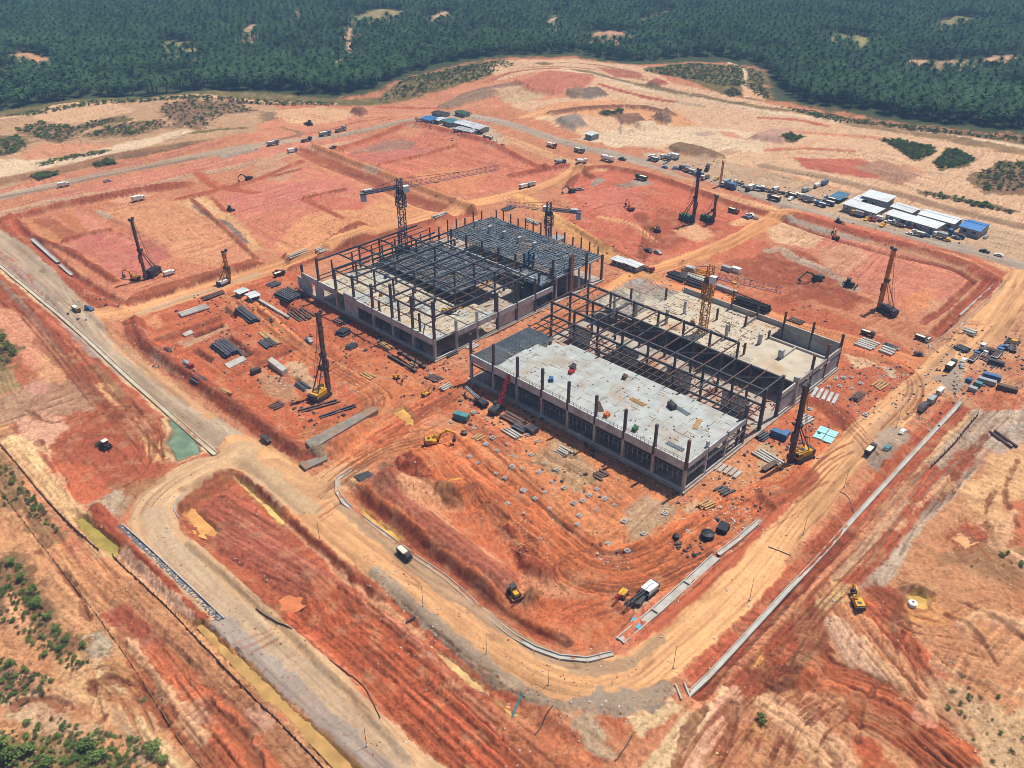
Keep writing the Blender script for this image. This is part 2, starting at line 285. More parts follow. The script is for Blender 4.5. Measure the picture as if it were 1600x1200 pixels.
L('-20,395 45,450 120,512 190,577 270,647 336,706',7,(176,84,56),h=-.5); L('-20,400 45,452 120,514 190,579 270,649 336,708',3,(232,200,154)); L('195,560 290,640 345,692',2.6,(226,156,134)); L('110,470 200,556 290,634',2.5,(176,82,54),h=-.3)
P('250,652 268,644 282,655 305,680 322,704 314,713 280,722 262,716 256,690',(228,190,142),f=.6,wob=.8)
L('150,800 190,842 262,910 335,988 440,1088 560,1200 600,1240',4,(166,74,46),f=.5,h=.4,hf=2)
P('100,795 130,800 192,856 305,966 330,975 420,1045 500,1115 580,1215 520,1215 440,1125 350,1040 230,925 150,860',(214,158,104),f=.8,h=-.5,hf=2)
P('176,864 197,857 302,958 307,974 256,932 200,885',(238,188,158),f=.6,wob=.6); P('135,862 175,862 185,880 150,890',(180,98,64),f=.8,st='140,865 150,890',sa=.5)
L('20,690 100,795 150,868 205,935 250,985',6,(230,186,134),f=1.2); L('0,720 60,790 120,860 180,935',4,(216,140,100)); L('0,760 60,830 140,920 190,990',3,(222,160,106)); L('-20,720 40,790 80,840',6,(150,120,82),wob=2)
L('160,888 236,968 326,1062 426,1162 490,1228',7,(200,140,96),sa=.4); L('190,920 280,1010 380,1110 470,1215',6,(176,122,84),sa=.4,op=.7)
P('163,962 190,944 212,950 262,1008 252,1042 230,1052 190,1002',(162,78,56),f=1.5,wob=1.5); L('232,1040 290,1100 350,1160 400,1225',9,(190,100,62),sa=.45); L('190,985 240,1060 300,1150 340,1225',3,(150,92,62),op=.8)
P('124,1002 160,984 186,1020 150,1036 130,1030',(182,170,146),f=1); P('-40,868 40,878 80,948 112,1000 150,1030 120,1042 60,1002 -40,962',(124,100,70),f=2,wob=3); P('-40,1040 60,1038 92,1068 30,1092 -40,1092',(126,98,76),f=2,wob=3); P('-40,1150 60,1146 170,1158 250,1230 -40,1230',(116,108,66),f=2,wob=4); P('15,930 40,945 60,985 30,1000 5,970',(224,164,118),f=1.5)
P('84,1032 125,1018 162,1060 204,1132 140,1122 95,1092',(222,176,126),f=1.5); P('0,1095 60,1080 110,1110 150,1150 90,1150 0,1120',(206,176,140),f=2,wob=3); P('180,1110 230,1120 260,1180 220,1200 190,1150',(196,164,130),f=1.5); P('130,1040 190,1030 220,1080 180,1100',(206,148,92),f=1.5)
L('150,1035 200,1100 240,1160 300,1225',2,(226,190,140)); P('390,1110 420,1105 440,1130 405,1140',(206,160,134),f=1.5); P('270,1100 310,1090 330,1130 300,1140',(196,150,118),f=2)
# ---- bottom right waste ground
L('1620,600 1560,645 1480,722 1400,802 1350,868 1326,895',13,(184,166,148),sa=.45); P('1500,765 1560,700 1640,670 1640,905 1560,862 1520,802',(228,178,126),f=2.5,wob=3); P('1540,690 1570,670 1600,660 1600,690 1560,710',(190,180,166),f=1.5)
L('1445,742 1380,822 1300,902 1200,1012 1120,1100',10,(168,78,48),sa=.5,rough=.2); L('1505,648 1420,732 1330,824 1250,905',4,(222,178,130)); P('1486,722 1520,698 1523,730 1500,746 1450,762',(168,74,50),f=1); L('1400,780 1340,850 1300,890',6,(190,150,116),sa=.4)
P('1478,836 1510,814 1560,840 1590,850 1552,872 1500,872',(174,84,52),f=1.5,wob=2); P('1470,872 1530,850 1640,870 1640,935 1560,902',(158,118,82),f=2.5,wob=3); P('1560,790 1600,780 1640,830 1600,850',(206,120,80),f=2)
P('1338,915 1420,918 1452,960 1402,972 1360,952',(160,78,48),f=1.5,st='1345,915 1420,972',sa=.5); P('1416,930 1440,925 1470,940 1500,964 1565,1000 1540,1012 1470,982 1420,966',(226,162,92),f=1); P('1405,918 1430,915 1465,930 1440,934',(150,106,72),f=1,h=.8)
P('1206,1078 1245,1008 1290,998 1308,1018 1282,1062 1246,1078',(132,62,36),f=.8,h=.6,rough=.2); L('1308,945 1290,972 1270,1002',5,(158,98,66),h=.4); L('1316,948 1290,1000 1240,1060 1190,1090',2,(120,72,46))
L('1325,945 1380,1010 1425,1062 1485,1145',12,(200,136,94),sa=.5); L('1312,985 1350,1040 1395,1095',6,(196,158,132),sa=.4); L('1305,1075 1400,1115 1510,1200',12,(172,88,50),sa=.55,rough=.2); P('1400,1112 1440,1098 1472,1135 1452,1146',(228,152,126),f=1); L('1360,950 1420,1010 1460,1060',5,(180,92,56),sa=.5)
P('1450,1062 1530,1078 1640,1128 1640,1230 1560,1230 1480,1122',(206,172,130),f=2.5,wob=3); P('1328,1152 1360,1144 1420,1220 1350,1225',(182,84,46),f=1); P('1470,960 1560,1000 1600,960 1640,1000 1640,1080 1540,1060 1480,1020',(210,150,104),f=2)
P('1200,1084 1320,1082 1335,1225 1040,1225 1092,1112',(198,136,94),f=2,st='1200,1084 1120,1200',sa=.35); L('1125,1078 1062,1150 1005,1225',3.5,(226,194,150)); L('1150,1080 1090,1180 1070,1225',2.5,(226,170,140)); L('1200,1100 1290,1160 1330,1225',5,(216,166,126)); P('1165,1015 1205,1000 1195,1040 1170,1040',(226,160,88),f=1)
P('1170,1130 1190,1120 1200,1140 1185,1150',(206,150,80),f=1); P('1270,940 1310,925 1320,945 1290,960',(214,176,130),f=1.2); P('1300,905 1332,912 1320,950 1296,940',(214,184,120),f=1.2,op=.8)
L('1100,1052 1200,946 1320,822 1440,692 1500,632',6,(184,90,58),h=-.6,f=.6); L('1080,1100 1200,985 1330,850 1430,748',3,(214,140,98))
P('900,1110 960,1120 1060,1080 1040,1130 960,1200 930,1215 900,1180',(186,100,66),f=1.2); P('1000,1110 1060,1085 1075,1100 1010,1150 960,1215 930,1215',(196,128,88),f=1.5); P('985,1120 1050,1095 1060,1105 1000,1150',(226,194,150),f=1)
P('760,1080 870,1100 900,1150 940,1215 850,1215 780,1130',(196,116,76),f=1.2); P('870,1098 930,1116 962,1182 932,1184 902,1152',(180,158,130),f=1)
P('1450,470 1560,470 1640,440 1640,620 1540,640 1470,620 1440,590',(206,148,108),f=2,var=.18); P('1495,520 1540,510 1560,530 1510,545',(150,132,112),f=1.5); P('1480,590 1520,580 1560,610 1600,600 1600,640 1540,640',(196,110,74),f=1.5); P('1540,560 1600,560 1640,590 1600,610',(190,120,84),f=1.5)

# ---- dug pits and stepped cuts
for _s in ('300,520 345,505 350,510 306,527', '320,512 332,508 336,512 324,517', '352,528 360,524 396,552 388,557', '430,470 440,466 472,488 462,494', '395,485 402,481 430,500 424,505', '455,590 462,586 480,602 472,608', '345,482 352,478 372,492 366,498', '300,548 310,543 335,560 326,566'):
    P(_s, (128, 60, 38), f=.4, wob=.4, h=-.95, hf=.6)
L('-20,352 30,342 130,318 240,298 300,288',3,(170,82,54),h=.7); L('26,352 70,392 118,432 190,474',4,(164,76,50),h=-.8); L('190,482 240,466 330,440 408,414',2.4,(150,74,48),h=.6); L('300,312 352,358 402,406',2,(170,90,62),h=.5)
L('1226,346 1300,372 1400,400 1480,418 1520,438',2.4,(150,70,48),h=-.6); L('1520,440 1480,478 1442,502',2.4,(158,76,50),h=-.6); L('1545,440 1500,485 1455,530',4,(160,74,48),h=-.8); L('890,352 935,378 1000,415',3,(160,76,50),h=.6); L('1065,412 1150,378 1205,345',2.6,(170,88,58),h=.6)
L('455,422 520,396 600,368 700,338',3,(160,78,50),h=.7); L('215,505 232,545 305,597 385,652 470,712',3,(150,70,46),h=.6); L('1330,830 1250,910 1160,1005 1090,1080',3,(150,66,42),h=-.6); L('540,756 600,808 700,890 800,966 880,1004',2.5,(160,78,50),h=-.7)
L('290,765 340,742 372,736 430,780 520,862 600,930',2.2,(158,76,50),h=.6); L('300,850 380,920 470,1000 560,1090 640,1180',2.4,(150,66,42),h=.6)
# ---- tracks and roads
L('350,448 372,464 420,505 470,545 545,590 585,618 575,650 530,668 490,680',8,(214,128,76),sa=.4); L('365,582 405,566 445,545',5,(170,80,44),sa=.4)
L('478,790 540,735 600,700 655,682 700,690',9,(214,136,84),sa=.4)
L('690,705 740,750 800,792 870,852 930,890 1000,888 1080,852 1150,812 1205,785',14,(208,112,60),sa=.5,rough=.12); L('1180,800 1240,770 1290,720 1340,690',9,(206,112,66),sa=.45)
L('560,700 640,655 700,628 740,600 800,545 860,505 905,475 960,445 1010,425',7,(212,124,72),sa=.4); L('590,690 660,640 720,600',6,(196,100,58),sa=.45)
L('960,450 1000,428 1060,410 1140,378 1200,346 1240,330',7,(224,156,98),sa=.35,cls=1)
L('150,492 200,490 290,462 420,422 520,387 620,352 720,322 800,303 860,285 900,262',8,(222,156,102),sa=.35,cls=1); L('215,490 300,462 400,430',3,(190,166,136),op=.7)
L('810,305 850,330 900,365 960,405 1030,440',7,(218,158,92),sa=.35)
L('1035,445 1130,470 1230,505 1330,532 1430,570 1470,582',8,(218,138,86),sa=.4,cls=1); L('1325,545 1380,560 1425,585 1430,620 1390,670',6,(206,116,70),sa=.45)
# ring road and western road
L('-80,330 -20,360 40,405 100,465 165,540 250,608 330,668 385,708',7.2,(186,168,144),cls=1,sa=.3); L('0,400 60,455 150,550',4,(176,168,156),op=.7); L('170,520 230,575 330,650',3,(222,164,112),op=.8)
L('372,698 440,742 500,795 563,850 642,905 722,968 800,1022 860,1055 925,1068 985,1054 1047,1008 1108,955 1168,895 1245,800 1302,733 1368,668 1432,612 1492,560 1552,502 1590,450 1602,430',9.6,TAN,cls=1,sa=.28)
L('372,708 318,732 268,764 236,802 254,846 302,888 392,978 470,1050 534,1108 640,1205 740,1300',9.5,(208,172,132),cls=1,sa=.28); L('238,805 262,852 320,910 410,998 500,1080 620,1190',5,(190,172,146),op=.7,sa=.3)
L('420,735 480,765 530,745',9,(206,158,112),cls=1); P('380,705 440,740 500,795 470,800 420,770 370,720',(200,170,132),f=1)
L('345,975 430,1052 540,1152 610,1220',4,(156,150,142),f=.5); L('588,893 650,950 700,992 760,1042 830,1085 900,1104 970,1104 1040,1075',2.8,(158,144,124),f=.5,var=.2)
P('862,1092 960,1076 1042,1074 1032,1096 960,1118 890,1108',(150,140,124),f=.6,var=.2); L('530,790 615,858 690,915 800,990 860,1028 925,1044 980,1036 1030,1000',2.8,(176,146,114),f=.5,var=.2)
L('972,1010 1055,938 1135,862 1200,806 1260,745',4.5,(206,118,84)); L('1000,1000 1080,935 1150,868 1215,800',2.2,(188,92,60),h=.25); L('1330,705 1420,620 1490,550',2.5,(190,150,116),op=.7); P('1360,690 1400,665 1420,680 1380,712',(170,156,138),f=1)
P('1380,690 1400,700 1370,735 1352,725',(150,140,128),f=1); P('1460,590 1500,570 1520,600 1490,615',(160,150,138),f=1.2)
# dark wheel-churned earth on top
L('190,800 215,770 250,750',3,(160,120,84),op=.6); L('700,640 760,670 800,700',5,(190,96,58),op=.7); L('1220,470 1300,455 1350,470',5,(146,70,46),op=.8,sa=.4); L('1240,440 1300,440',4,(150,72,48),sa=.4)
L('60,530 130,600 185,660',3,(130,62,40),op=.6); L('1190,790 1240,760 1260,740',6,(170,80,46),sa=.5,op=.8)


# ---- wheel ruts
TRK('690,712 740,755 800,797 870,857 930,893 1000,890 1080,854 1150,814 1210,780',9,1.4); TRK('640,800 690,830 760,880 830,930',4); TRK('700,640 770,700 850,770 930,830',3,1.3,(150,80,48)); TRK('880,930 860,900 880,870 930,860',3); TRK('850,990 900,960 970,940 985,960 960,990',4,1.0)
TRK('510,940 650,1062 830,1218',7,1.9); TRK('520,900 560,960 640,1010',4); TRK('300,800 380,850 500,930',5,1.5,(130,62,50)); TRK('320,790 400,840 510,915',5,1.5,(200,120,96),op=.5); TRK('620,1000 700,1070 860,1220',4,1.6); TRK('560,1010 640,1090 760,1215',4,1.6)
TRK('80,520 150,605 200,670 240,720',6,1.3); TRK('150,610 200,650 230,690 210,740 150,770',5,1.3); TRK('60,720 120,690 180,690 230,740',4,1.4); TRK('130,660 180,640 240,660 250,720',4,1.2); TRK('20,460 90,540 160,630',4,1.5)
TRK('1445,745 1380,822 1300,905 1200,1015 1130,1095',7,1.5); TRK('1330,942 1385,1010 1430,1062 1490,1150',6,1.5); TRK('1345,915 1390,960 1440,985 1520,1000',5,1.3); TRK('1350,905 1400,950 1420,1010 1440,1080',4,1.3); TRK('1420,915 1395,950 1390,1000 1400,1050',3,1.3); TRK('1310,1075 1400,1118 1510,1200',7,1.5); TRK('1300,1090 1250,1120 1200,1200',4,1.5); TRK('1480,860 1510,840 1560,830 1600,850',4,1.2); TRK('1500,800 1510,840 1540,875',3,1.2); TRK('1560,645 1480,725 1400,805 1345,880',7,1.5,(140,120,102)); TRK('1240,1010 1180,1080 1120,1150 1080,1215',5,1.4); TRK('1330,1085 1260,1130 1230,1215',4,1.4); TRK('1440,1000 1520,1030 1620,1050',4,1.8,(170,110,74)); TRK('1460,960 1540,930 1620,960',3,1.8,(170,110,74))
TRK('190,985 240,1050 300,1130 370,1215',5,1.5); TRK('120,1060 180,1050 220,1090 260,1170',4,1.2,(150,100,66)); TRK('150,1090 200,1100 230,1150',3,1.2,(150,100,66)); TRK('165,892 240,972 330,1066 430,1166',4,1.6,(150,96,66)); TRK('10,720 70,795 130,870 190,945',4,1.4,(160,104,70))
TRK('360,455 420,505 480,552 560,600 590,625 570,655 520,672',6,1.2); TRK('365,585 405,566 450,543',4,1.1); TRK('480,785 540,735 610,695 680,680',5,1.3); TRK('560,700 640,655 720,610 800,545 905,475',5,1.2); TRK('590,690 660,640 720,600',4,1.1); TRK('1180,800 1240,770 1295,718 1350,690',6,1.2); TRK('1210,790 1250,760 1290,740',4,1.2); TRK('1250,620 1300,640 1350,690 1385,730',5,1.2); TRK('1325,545 1385,560 1428,588 1430,625 1385,675',5,1.1); TRK('1130,470 1230,505 1330,532 1440,575',4,1.4)
TRK('1000,335 1015,362 1005,402',4,1.4); TRK('940,340 990,352 1030,380 1060,400',4,1.4); TRK('900,345 960,320 1040,330 1120,350',4,1.8); TRK('960,290 1010,310 1060,350',3,1.6); TRK('1150,425 1230,440 1300,450 1370,470',6,1.5); TRK('1180,400 1240,420 1280,450 1340,480',5,1.5); TRK('1220,470 1300,458 1360,476 1420,520',5,1.4); TRK('195,450 230,440 280,420',4,1.3); TRK('150,345 220,380 270,410',3,1.6,(176,100,74)); TRK('360,330 420,360 470,385',3,1.8,(176,100,74)); TRK('540,240 600,265 690,300',3,1.8,(170,90,62)); TRK('250,310 300,340 380,395',3,1.6,(190,120,84)); TRK('620,205 700,225 800,250',3,2,(176,96,72))
TRK('455,160 520,175 600,178 680,182',3,2,(176,100,72)); TRK('900,150 980,165 1080,190 1150,220',4,2.5,(196,140,104)); TRK('1210,196 1290,207 1400,218',3,2,(190,120,88)); TRK('1180,240 1280,236 1360,250 1440,275',4,2.2,(180,116,86)); TRK('100,285 200,262 330,232',3,1.6,(150,90,66)); TRK('100,240 200,215 300,190',3,2,(170,128,96))
for _k in range(26):                      # short stray ruts
    _x, _y = random.uniform(40, 1560), random.uniform(300, 1180); _a = random.choice((.9, -.9, random.uniform(-1.4, 1.4))); _l = random.uniform(30, 90) * (.4 + _y / 1200)
    TRK('%.0f,%.0f %.0f,%.0f %.0f,%.0f' % (_x, _y, _x + _l * .5, _y + _l * .5 * _a * .5 + random.uniform(-6, 6), _x + _l, _y + _l * _a * .55), random.randint(2, 4), 1.2, (140, 72, 46), op=.55)
# gullies washed into the waste ground
for _s in ('1480,960 1520,985 1560,1040', '1500,940 1560,970 1620,1010', '1450,1010 1490,1050 1540,1075', '1560,760 1540,800 1550,850', '1590,720 1570,770 1590,820', '1380,1060 1350,1100 1340,1160', '1420,1150 1460,1190 1480,1220', '1100,1110 1070,1150 1050,1215', '1150,1100 1140,1150 1110,1215', '60,690 90,730 120,790', '40,640 80,660 120,650', '20,1100 70,1090 120,1110', '100,1040 140,1070 160,1120', '60,860 110,910 140,970', '1540,680 1500,730 1470,780', '1250,980 1220,1030 1180,1070', '170,1060 230,1080 260,1130', '330,1100 380,1150 420,1215'):
    L(_s, 1.1, (128, 74, 48), f=.4, wob=1.2, h=-.35, hf=.7, sa=0, op=.8); 
for _s in ('1500,980 1540,960 1600,980', '1460,1040 1520,1060 1600,1090', '1350,1000 1400,1060 1450,1120', '1580,800 1560,850 1600,880', '1220,1110 1260,1150 1290,1215', '70,700 100,760 140,820', '30,1060 80,1070 130,1100', '200,1000 260,1080 320,1160', '1400,830 1440,790 1480,750'):
    L(_s, 2.2, (226, 176, 132), f=.7, wob=1.5, h=.2, sa=.3, op=.75)
# ponds and flooded channels: outline, water level, water colour
PONDS = [
 ('261,657 268,651 276,657 288,668 302,684 315,702 309,709 290,714 276,718 268,702 258,690 265,672', -.25, (120,142,116), 'green settling pond beside the western road', 'pond'),
 ('118,809 130,805 190,851 181,861 155,858', -.35, (166,146,74), 'yellow flooded ditch end beside the stone drain', 'ditch_water'),
 ('304,974 316,968 400,1046 480,1120 560,1200 578,1222 548,1222 470,1142 392,1066', -.3, (186,146,88), 'long flooded channel full of muddy yellow water', 'channel_water'),
 ('556,780 575,794 632,841 617,846 570,812', -.2, (212,162,82), 'flooded trench of ochre water inside the curved drain', 'trench_water'),
 ('617,645 630,636 643,648 651,666 640,662 628,656', -.12, (214,160,86), 'ochre puddle near the parked excavator', 'puddle'),
 ('700,747 715,749 734,762 725,764 710,758', -.12, (220,152,70), 'small ochre puddle between the spoil heaps', 'puddle'),
 ('288,800 300,793 318,802 342,826 336,836 310,827', -.9, (222,160,92), 'cream coloured puddle in the red basin', 'puddle'),
 ('430,945 448,929 474,925 466,939 438,949', -.85, (206,124,80), 'shallow wet hollow in the churned red basin', 'puddle'),
 ('365,741 380,746 420,781 441,806 430,801 395,770', -.65, (212,178,108), 'narrow pool at the head of the roadside ditch', 'ditch_water'),
 ('655,986 680,1003 720,1032 765,1076 752,1072 690,1024', -.65, (226,182,124), 'long cream pool in the ditch below the haul road', 'ditch_water'),
 ('598,942 615,950 642,972 630,970', -.65, (222,176,118), 'short cream pool in the roadside ditch', 'ditch_water'),
 ('772,1085 790,1095 812,1116 798,1112', -.65, (216,166,96), 'small pool at the ditch end by the culvert pipe', 'ditch_water'),
 ('1418,932 1434,926 1455,938 1448,952 1428,950', -.15, (214,170,92), 'muddy yellow pool beside the round tank', 'pool'),
 ('1488,841 1504,833 1522,846 1505,853', -.15, (222,160,112), 'pinkish pool inside the star of red mud', 'pool'),
]
ROADP = None
def seg_dist(x, y, p, closed):
    """distance, arc length and signed offset to a polyline"""
    n = len(p); best = np.full(x.shape, 1e9, np.float32); S = np.zeros(x.shape, np.float32); T = np.zeros(x.shape, np.float32)
    acc = 0.0
    for i in range(n if closed else n - 1):
        a = p[i]; b = p[(i + 1) % n]; d = b - a; l = math.hypot(*d)
        if l < 1e-6: continue
        d = d / l
        ux = x - a[0]; uy = y - a[1]
        s = np.clip(ux * d[0] + uy * d[1], 0, l)
        dx = ux - s * d[0]; dy = uy - s * d[1]
        q = dx * dx + dy * dy
        m = q < best
        best = np.where(m, q, best)
        if not closed:
            S = np.where(m, acc + s, S)
            T = np.where(m, ux * d[1] - uy * d[0], T)
        acc += l
    return np.sqrt(best), S, T
def inside(x, y, p):
    r = np.zeros(x.shape, bool); n = len(p)
    for i in range(n):
        x0, y0 = p[i]; x1, y1 = p[(i + 1) % n]
        if y0 == y1: continue
        c = (y0 > y) != (y1 > y)
        r ^= c & (x < (x1 - x0) * (y - y0) / (y1 - y0) + x0)
    return r
def terrain(X, Y):
    X = np.asarray(X, np.float64).ravel(); Y = np.asarray(Y, np.float64).ravel(); N = len(X)
    col = np.tile(lin((204, 132, 94)), (N, 1)).astype(np.float32)
    z = np.zeros(N, np.float32); cls = np.zeros(N, np.int8)
    far = sstep(300, 520, Y)
    z += far * ((fbm(X / 90, Y / 90, 3, 2) - .5) * 12 - 1.0) + (fbm(X / 14, Y / 14, 5, 2) - .5) * .5
    streak = np.zeros(N, np.float32); rough = np.zeros(N, np.float32)
    w1 = (vn(X / 7, Y / 7, 21) - .5) * 2; w2 = (vn(X / 2.1, Y / 2.1, 22) - .5) * 2; w3 = (vn(X / .8, Y / .8, 23) - .5) * 2
    wob = w1 * .55 + w2 * .42 + w3 * .3
    for m in MARKS:
        p = m['p']; pad = (m.get('w', 0) + m['f'] + m['wob'] + (m['hf'] or 0) + 6)
        b0 = p.min(0) - pad; b1 = p.max(0) + pad
        idx = np.nonzero((X > b0[0]) & (X < b1[0]) & (Y > b0[1]) & (Y < b1[1]))[0]
        if not len(idx): continue
        x = X[idx]; y = Y[idx]; wb = wob[idx] * m['wob']
        if m['k'] == 'P':
            d, _, _ = seg_dist(x, y, p, True); sd = np.where(inside(x, y, p), d, -d)
            if m['st'] is not None:
                u = m['st']; S = x * u[0] + y * u[1]; T = x * u[1] - y * u[0]
            else: S = T = None
        else:
            d, S, T = seg_dist(x, y, p, False); sd = m['w'] - d
        # break edges up more the farther a strip is from crisp
        ff = m['f'] * (.5 if m['f'] < 3.5 else 1)
        cov = sstep(-ff, ff, sd + wb * 1.25) * m['op']
        keep = cov > 0.002
        st = np.zeros(len(x), np.float32)
        if S is not None and m['sa']:
            st = (fbm(S / 11, T / .5, 41, 3) - .5) * 2.2 * m['sa'] + (vn(S / 30, T / 1.3, 43) - .5) * 1.8 * m['sa']
            rd = 1 - np.abs(2 * vn(S / 26 + .3 * vn(S / 9, T / 3, 47), T / 1.1, 45) - 1)
            st = st - sstep(.82, .98, rd) * m['sa'] * 1.0
            st = st * (.6 + .6 * sstep(.35, .65, fbm(x / 9, y / 9, 49, 2)))
        c = m['col'][None, :] * (1 + (m['var'] * 2 * (fbm(x / 5, y / 5, 51, 2) - .5) + st)[:, None])
        col[idx] = col[idx] * (1 - cov[:, None]) + c * cov[:, None]
        streak[idx] = streak[idx] * (1 - cov) + st * cov
        rough[idx] = rough[idx] * (1 - cov) + m['rough'] * cov
        if m['h']:
            if m['k'] == 'L':
                hf = m['hf'] or m['w']
                hc = sstep(-hf * .4, hf * 1.0, sd + wb * .5)
            else: hc = sstep(-m['hf'] * .35, m['hf'], sd + wb * .4)
            if m.get('pond'): z[idx] = z[idx] * (1 - hc) + m['h'] * hc
            else: z[idx] += m['h'] * hc
        if m['cls'] == 1: cls[idx] = np.where(cov > .5, 1, cls[idx])
        elif m['cls'] == 3: cls[idx] = np.where(cov > .5, 3, cls[idx])
        elif m['op'] > .9: cls[idx] = np.where((cov > .5) & (cls[idx] == 3), 0, cls[idx])
    road = cls == 1
    near = 1 - sstep(210, 420, Y)
    # churned surface: clods, ruts and erosion
    z += rough * (fbm(X / 1.3, Y / 1.3, 61, 3) - .5) * 2.2
    amp = np.where(road, .05, .16) * (near + .25)
    z += amp * ((fbm(X / 2.2, Y / 2.2, 63, 3) - .5) * 2.6 + (vn(X / .55, Y / .55, 66) - .5) * 1.3)
    z += streak * np.where(road, .25, .7) * (near + .15)
    # wheel tracks crossing open ground along a wandering direction
    ang = (fbm(X / 60, Y / 60, 71, 2)) * 6.3
    A = X * CA + Y * SA; B = -X * SA + Y * CA
    wx = A + 6 * vn(B / 16, A / 40, 72); wy = B + 6 * vn(A / 16, B / 40, 73)
    ta = fbm(wx / 18, wy / .6, 74, 2) - .5; tb = fbm(wx / .6, wy / 18, 76, 2) - .5
    sel = sstep(.45, .55, fbm(X / 25, Y / 25, 78, 2))
    tr = (ta * sel + tb * (1 - sel)) * np.where(cls == 0, 1.0, .25) * sstep(.42, .62, fbm(X / 17, Y / 17, 79, 2))
    z += tr * .35 * near
    rg1 = 1 - np.abs(2 * fbm(X / 5 + 1.5 * w1, Y / 5 + 1.5 * w2, 85, 3) - 1); crack = sstep(.90, .985, rg1) * np.where(cls == 0, 1, .15) * sstep(.4, .6, fbm(X / 22, Y / 22, 87, 2))
    z -= crack * .22 * near
    tone = 1 - crack * .28 + tr * .9 + (fbm(X / 1.6, Y / 1.6, 81, 2) - .5) * np.where(road, .18, .46) * .8 * (.45 + .55 * near) + (fbm(X / .42, Y / .42, 83, 2) - .5) * np.where(road, .2, .4) * (.3 + .7 * near)
    col *= np.clip(tone, .4, 1.7)[:, None]
    # red dust, pale sand and dark clods mixed in
    e = fbm(X / 9, Y / 9, 91, 3); g = fbm(X / 3.1, Y / 3.1, 93, 3)
    open_ = (cls != 3).astype(np.float32)
    a1 = (sstep(.50, .80, e) * .22 * (.35 + .65 * near) * open_ * np.where(road, .3, 1))[:, None]; col = col * (1 - a1) + lin((178, 86, 52))[None] * a1 * 1.0
    a2 = (sstep(.52, .80, g) * .24 * open_ * np.where(road, .4, 1))[:, None]; col = col * (1 - a2) + lin((232, 186, 138))[None] * a2
    a3 = (sstep(.62, .7, fbm(X / .8, Y / .8, 95, 3)) * .34 * open_ * np.where(road, .15, 1))[:, None]; col = col * (1 - a3) + lin((120, 62, 40))[None] * a3
    lum = col @ np.array([.3, .6, .1], np.float32)
    col = lum[:, None] + (col - lum[:, None]) * np.array([.92, .92, .92], np.float32)[None]
    col = col * np.array([1.0, 1.0, .95], np.float32)[None]
    mixk = (.13 * open_)[:, None]; col = col * (1 - mixk) + lin((214, 134, 92))[None] * mixk
    return z, np.clip(col, 0.004, .95), cls
# water lies a little below the lowest part of the surrounding bank
_lv = []
for s, z, c, lab, nm in PONDS:
    q = pts(s); ct = q.mean(0); d = q - ct; l = np.linalg.norm(d, axis=1, keepdims=True); q2 = ct + d * (1 + 1.6 / l)
    q2 = np.concatenate([q2, (q2 + np.roll(q2, -1, 0)) / 2])
    _lv.append(float(np.percentile(terrain(q2[:, 0], q2[:, 1])[0], 15)) - .12)
PONDS = [(s, lv, c, lab, nm) for (s, z, c, lab, nm), lv in zip(PONDS, _lv)]
for s, z, c, lab, nm in PONDS:
    q = pts(s); ct = q.mean(0); d = q - ct; l = np.linalg.norm(d, axis=1, keepdims=True)
    MARKS.append(dict(k='P', p=ct + d * (1 + .9 / l), col=lin((150, 98, 62)), f=.8, wob=.9, h=0, hf=1, rough=0, st=None, sa=0, op=.7, cls=0, var=.15))
    MARKS.append(dict(k='P', p=q, col=lin(tuple(int(v * .9) for v in c)), f=.35, wob=.7, h=z - .4, hf=1.0, rough=0, st=None, sa=0, op=1, cls=0, var=.04, pond=1))


# ------------------------------------------------------------------ materials
MATS = {}
def mat(name, col, rough=.8, metal=0.0, var=.25, scale=1.2, bump=0.0, spec=.3, dirt=None, dirt_amt=.35):
    if name in MATS: return MATS[name]
    m = bpy.data.materials.new(name); m.use_nodes = True; nt = m.node_tree
    b = nt.nodes['Principled BSDF']; b.inputs['Roughness'].default_value = rough; b.inputs['Metallic'].default_value = metal
    b.inputs['Specular IOR Level'].default_value = spec
    tc = nt.nodes.new('ShaderNodeNewGeometry'); nz = nt.nodes.new('ShaderNodeTexNoise'); nz.inputs['Scale'].default_value = scale; nz.inputs['Detail'].default_value = 5
    nt.links.new(tc.outputs['Position'], nz.inputs['Vector'])
    c = lin(col)
    rp = nt.nodes.new('ShaderNodeValToRGB'); nt.links.new(nz.outputs['Fac'], rp.inputs['Fac'])
    rp.color_ramp.elements[0].position = .32; rp.color_ramp.elements[1].position = .68
    rp.color_ramp.elements[0].color = (*(c * (1 - var)), 1); rp.color_ramp.elements[1].color = (*np.clip(c * (1 + var), 0, .92), 1)
    out = rp.outputs['Color']
    if dirt is not None:
        n2 = nt.nodes.new('ShaderNodeTexNoise'); n2.inputs['Scale'].default_value = scale * .37; n2.inputs['Detail'].default_value = 7
        nt.links.new(tc.outputs['Position'], n2.inputs['Vector'])
        r2 = nt.nodes.new('ShaderNodeValToRGB'); r2.color_ramp.elements[0].position = .5; r2.color_ramp.elements[1].position = .72
        r2.color_ramp.elements[0].color = (0, 0, 0, 1); r2.color_ramp.elements[1].color = (dirt_amt * 2,) * 3 + (1,)
        nt.links.new(n2.outputs['Fac'], r2.inputs['Fac'])
        mx = nt.nodes.new('ShaderNodeMixRGB'); mx.inputs['Color2'].default_value = (*lin(dirt), 1)
        nt.links.new(r2.outputs['Color'], mx.inputs['Fac']); nt.links.new(out, mx.inputs['Color1']); out = mx.outputs['Color']
    nt.links.new(out, b.inputs['Base Color'])
    if bump:
        bp = nt.nodes.new('ShaderNodeBump'); bp.inputs['Strength'].default_value = bump; bp.inputs['Distance'].default_value = .1
        nt.links.new(nz.outputs['Fac'], bp.inputs['Height']); nt.links.new(bp.outputs['Normal'], b.inputs['Normal'])
    MATS[name] = m
    return m
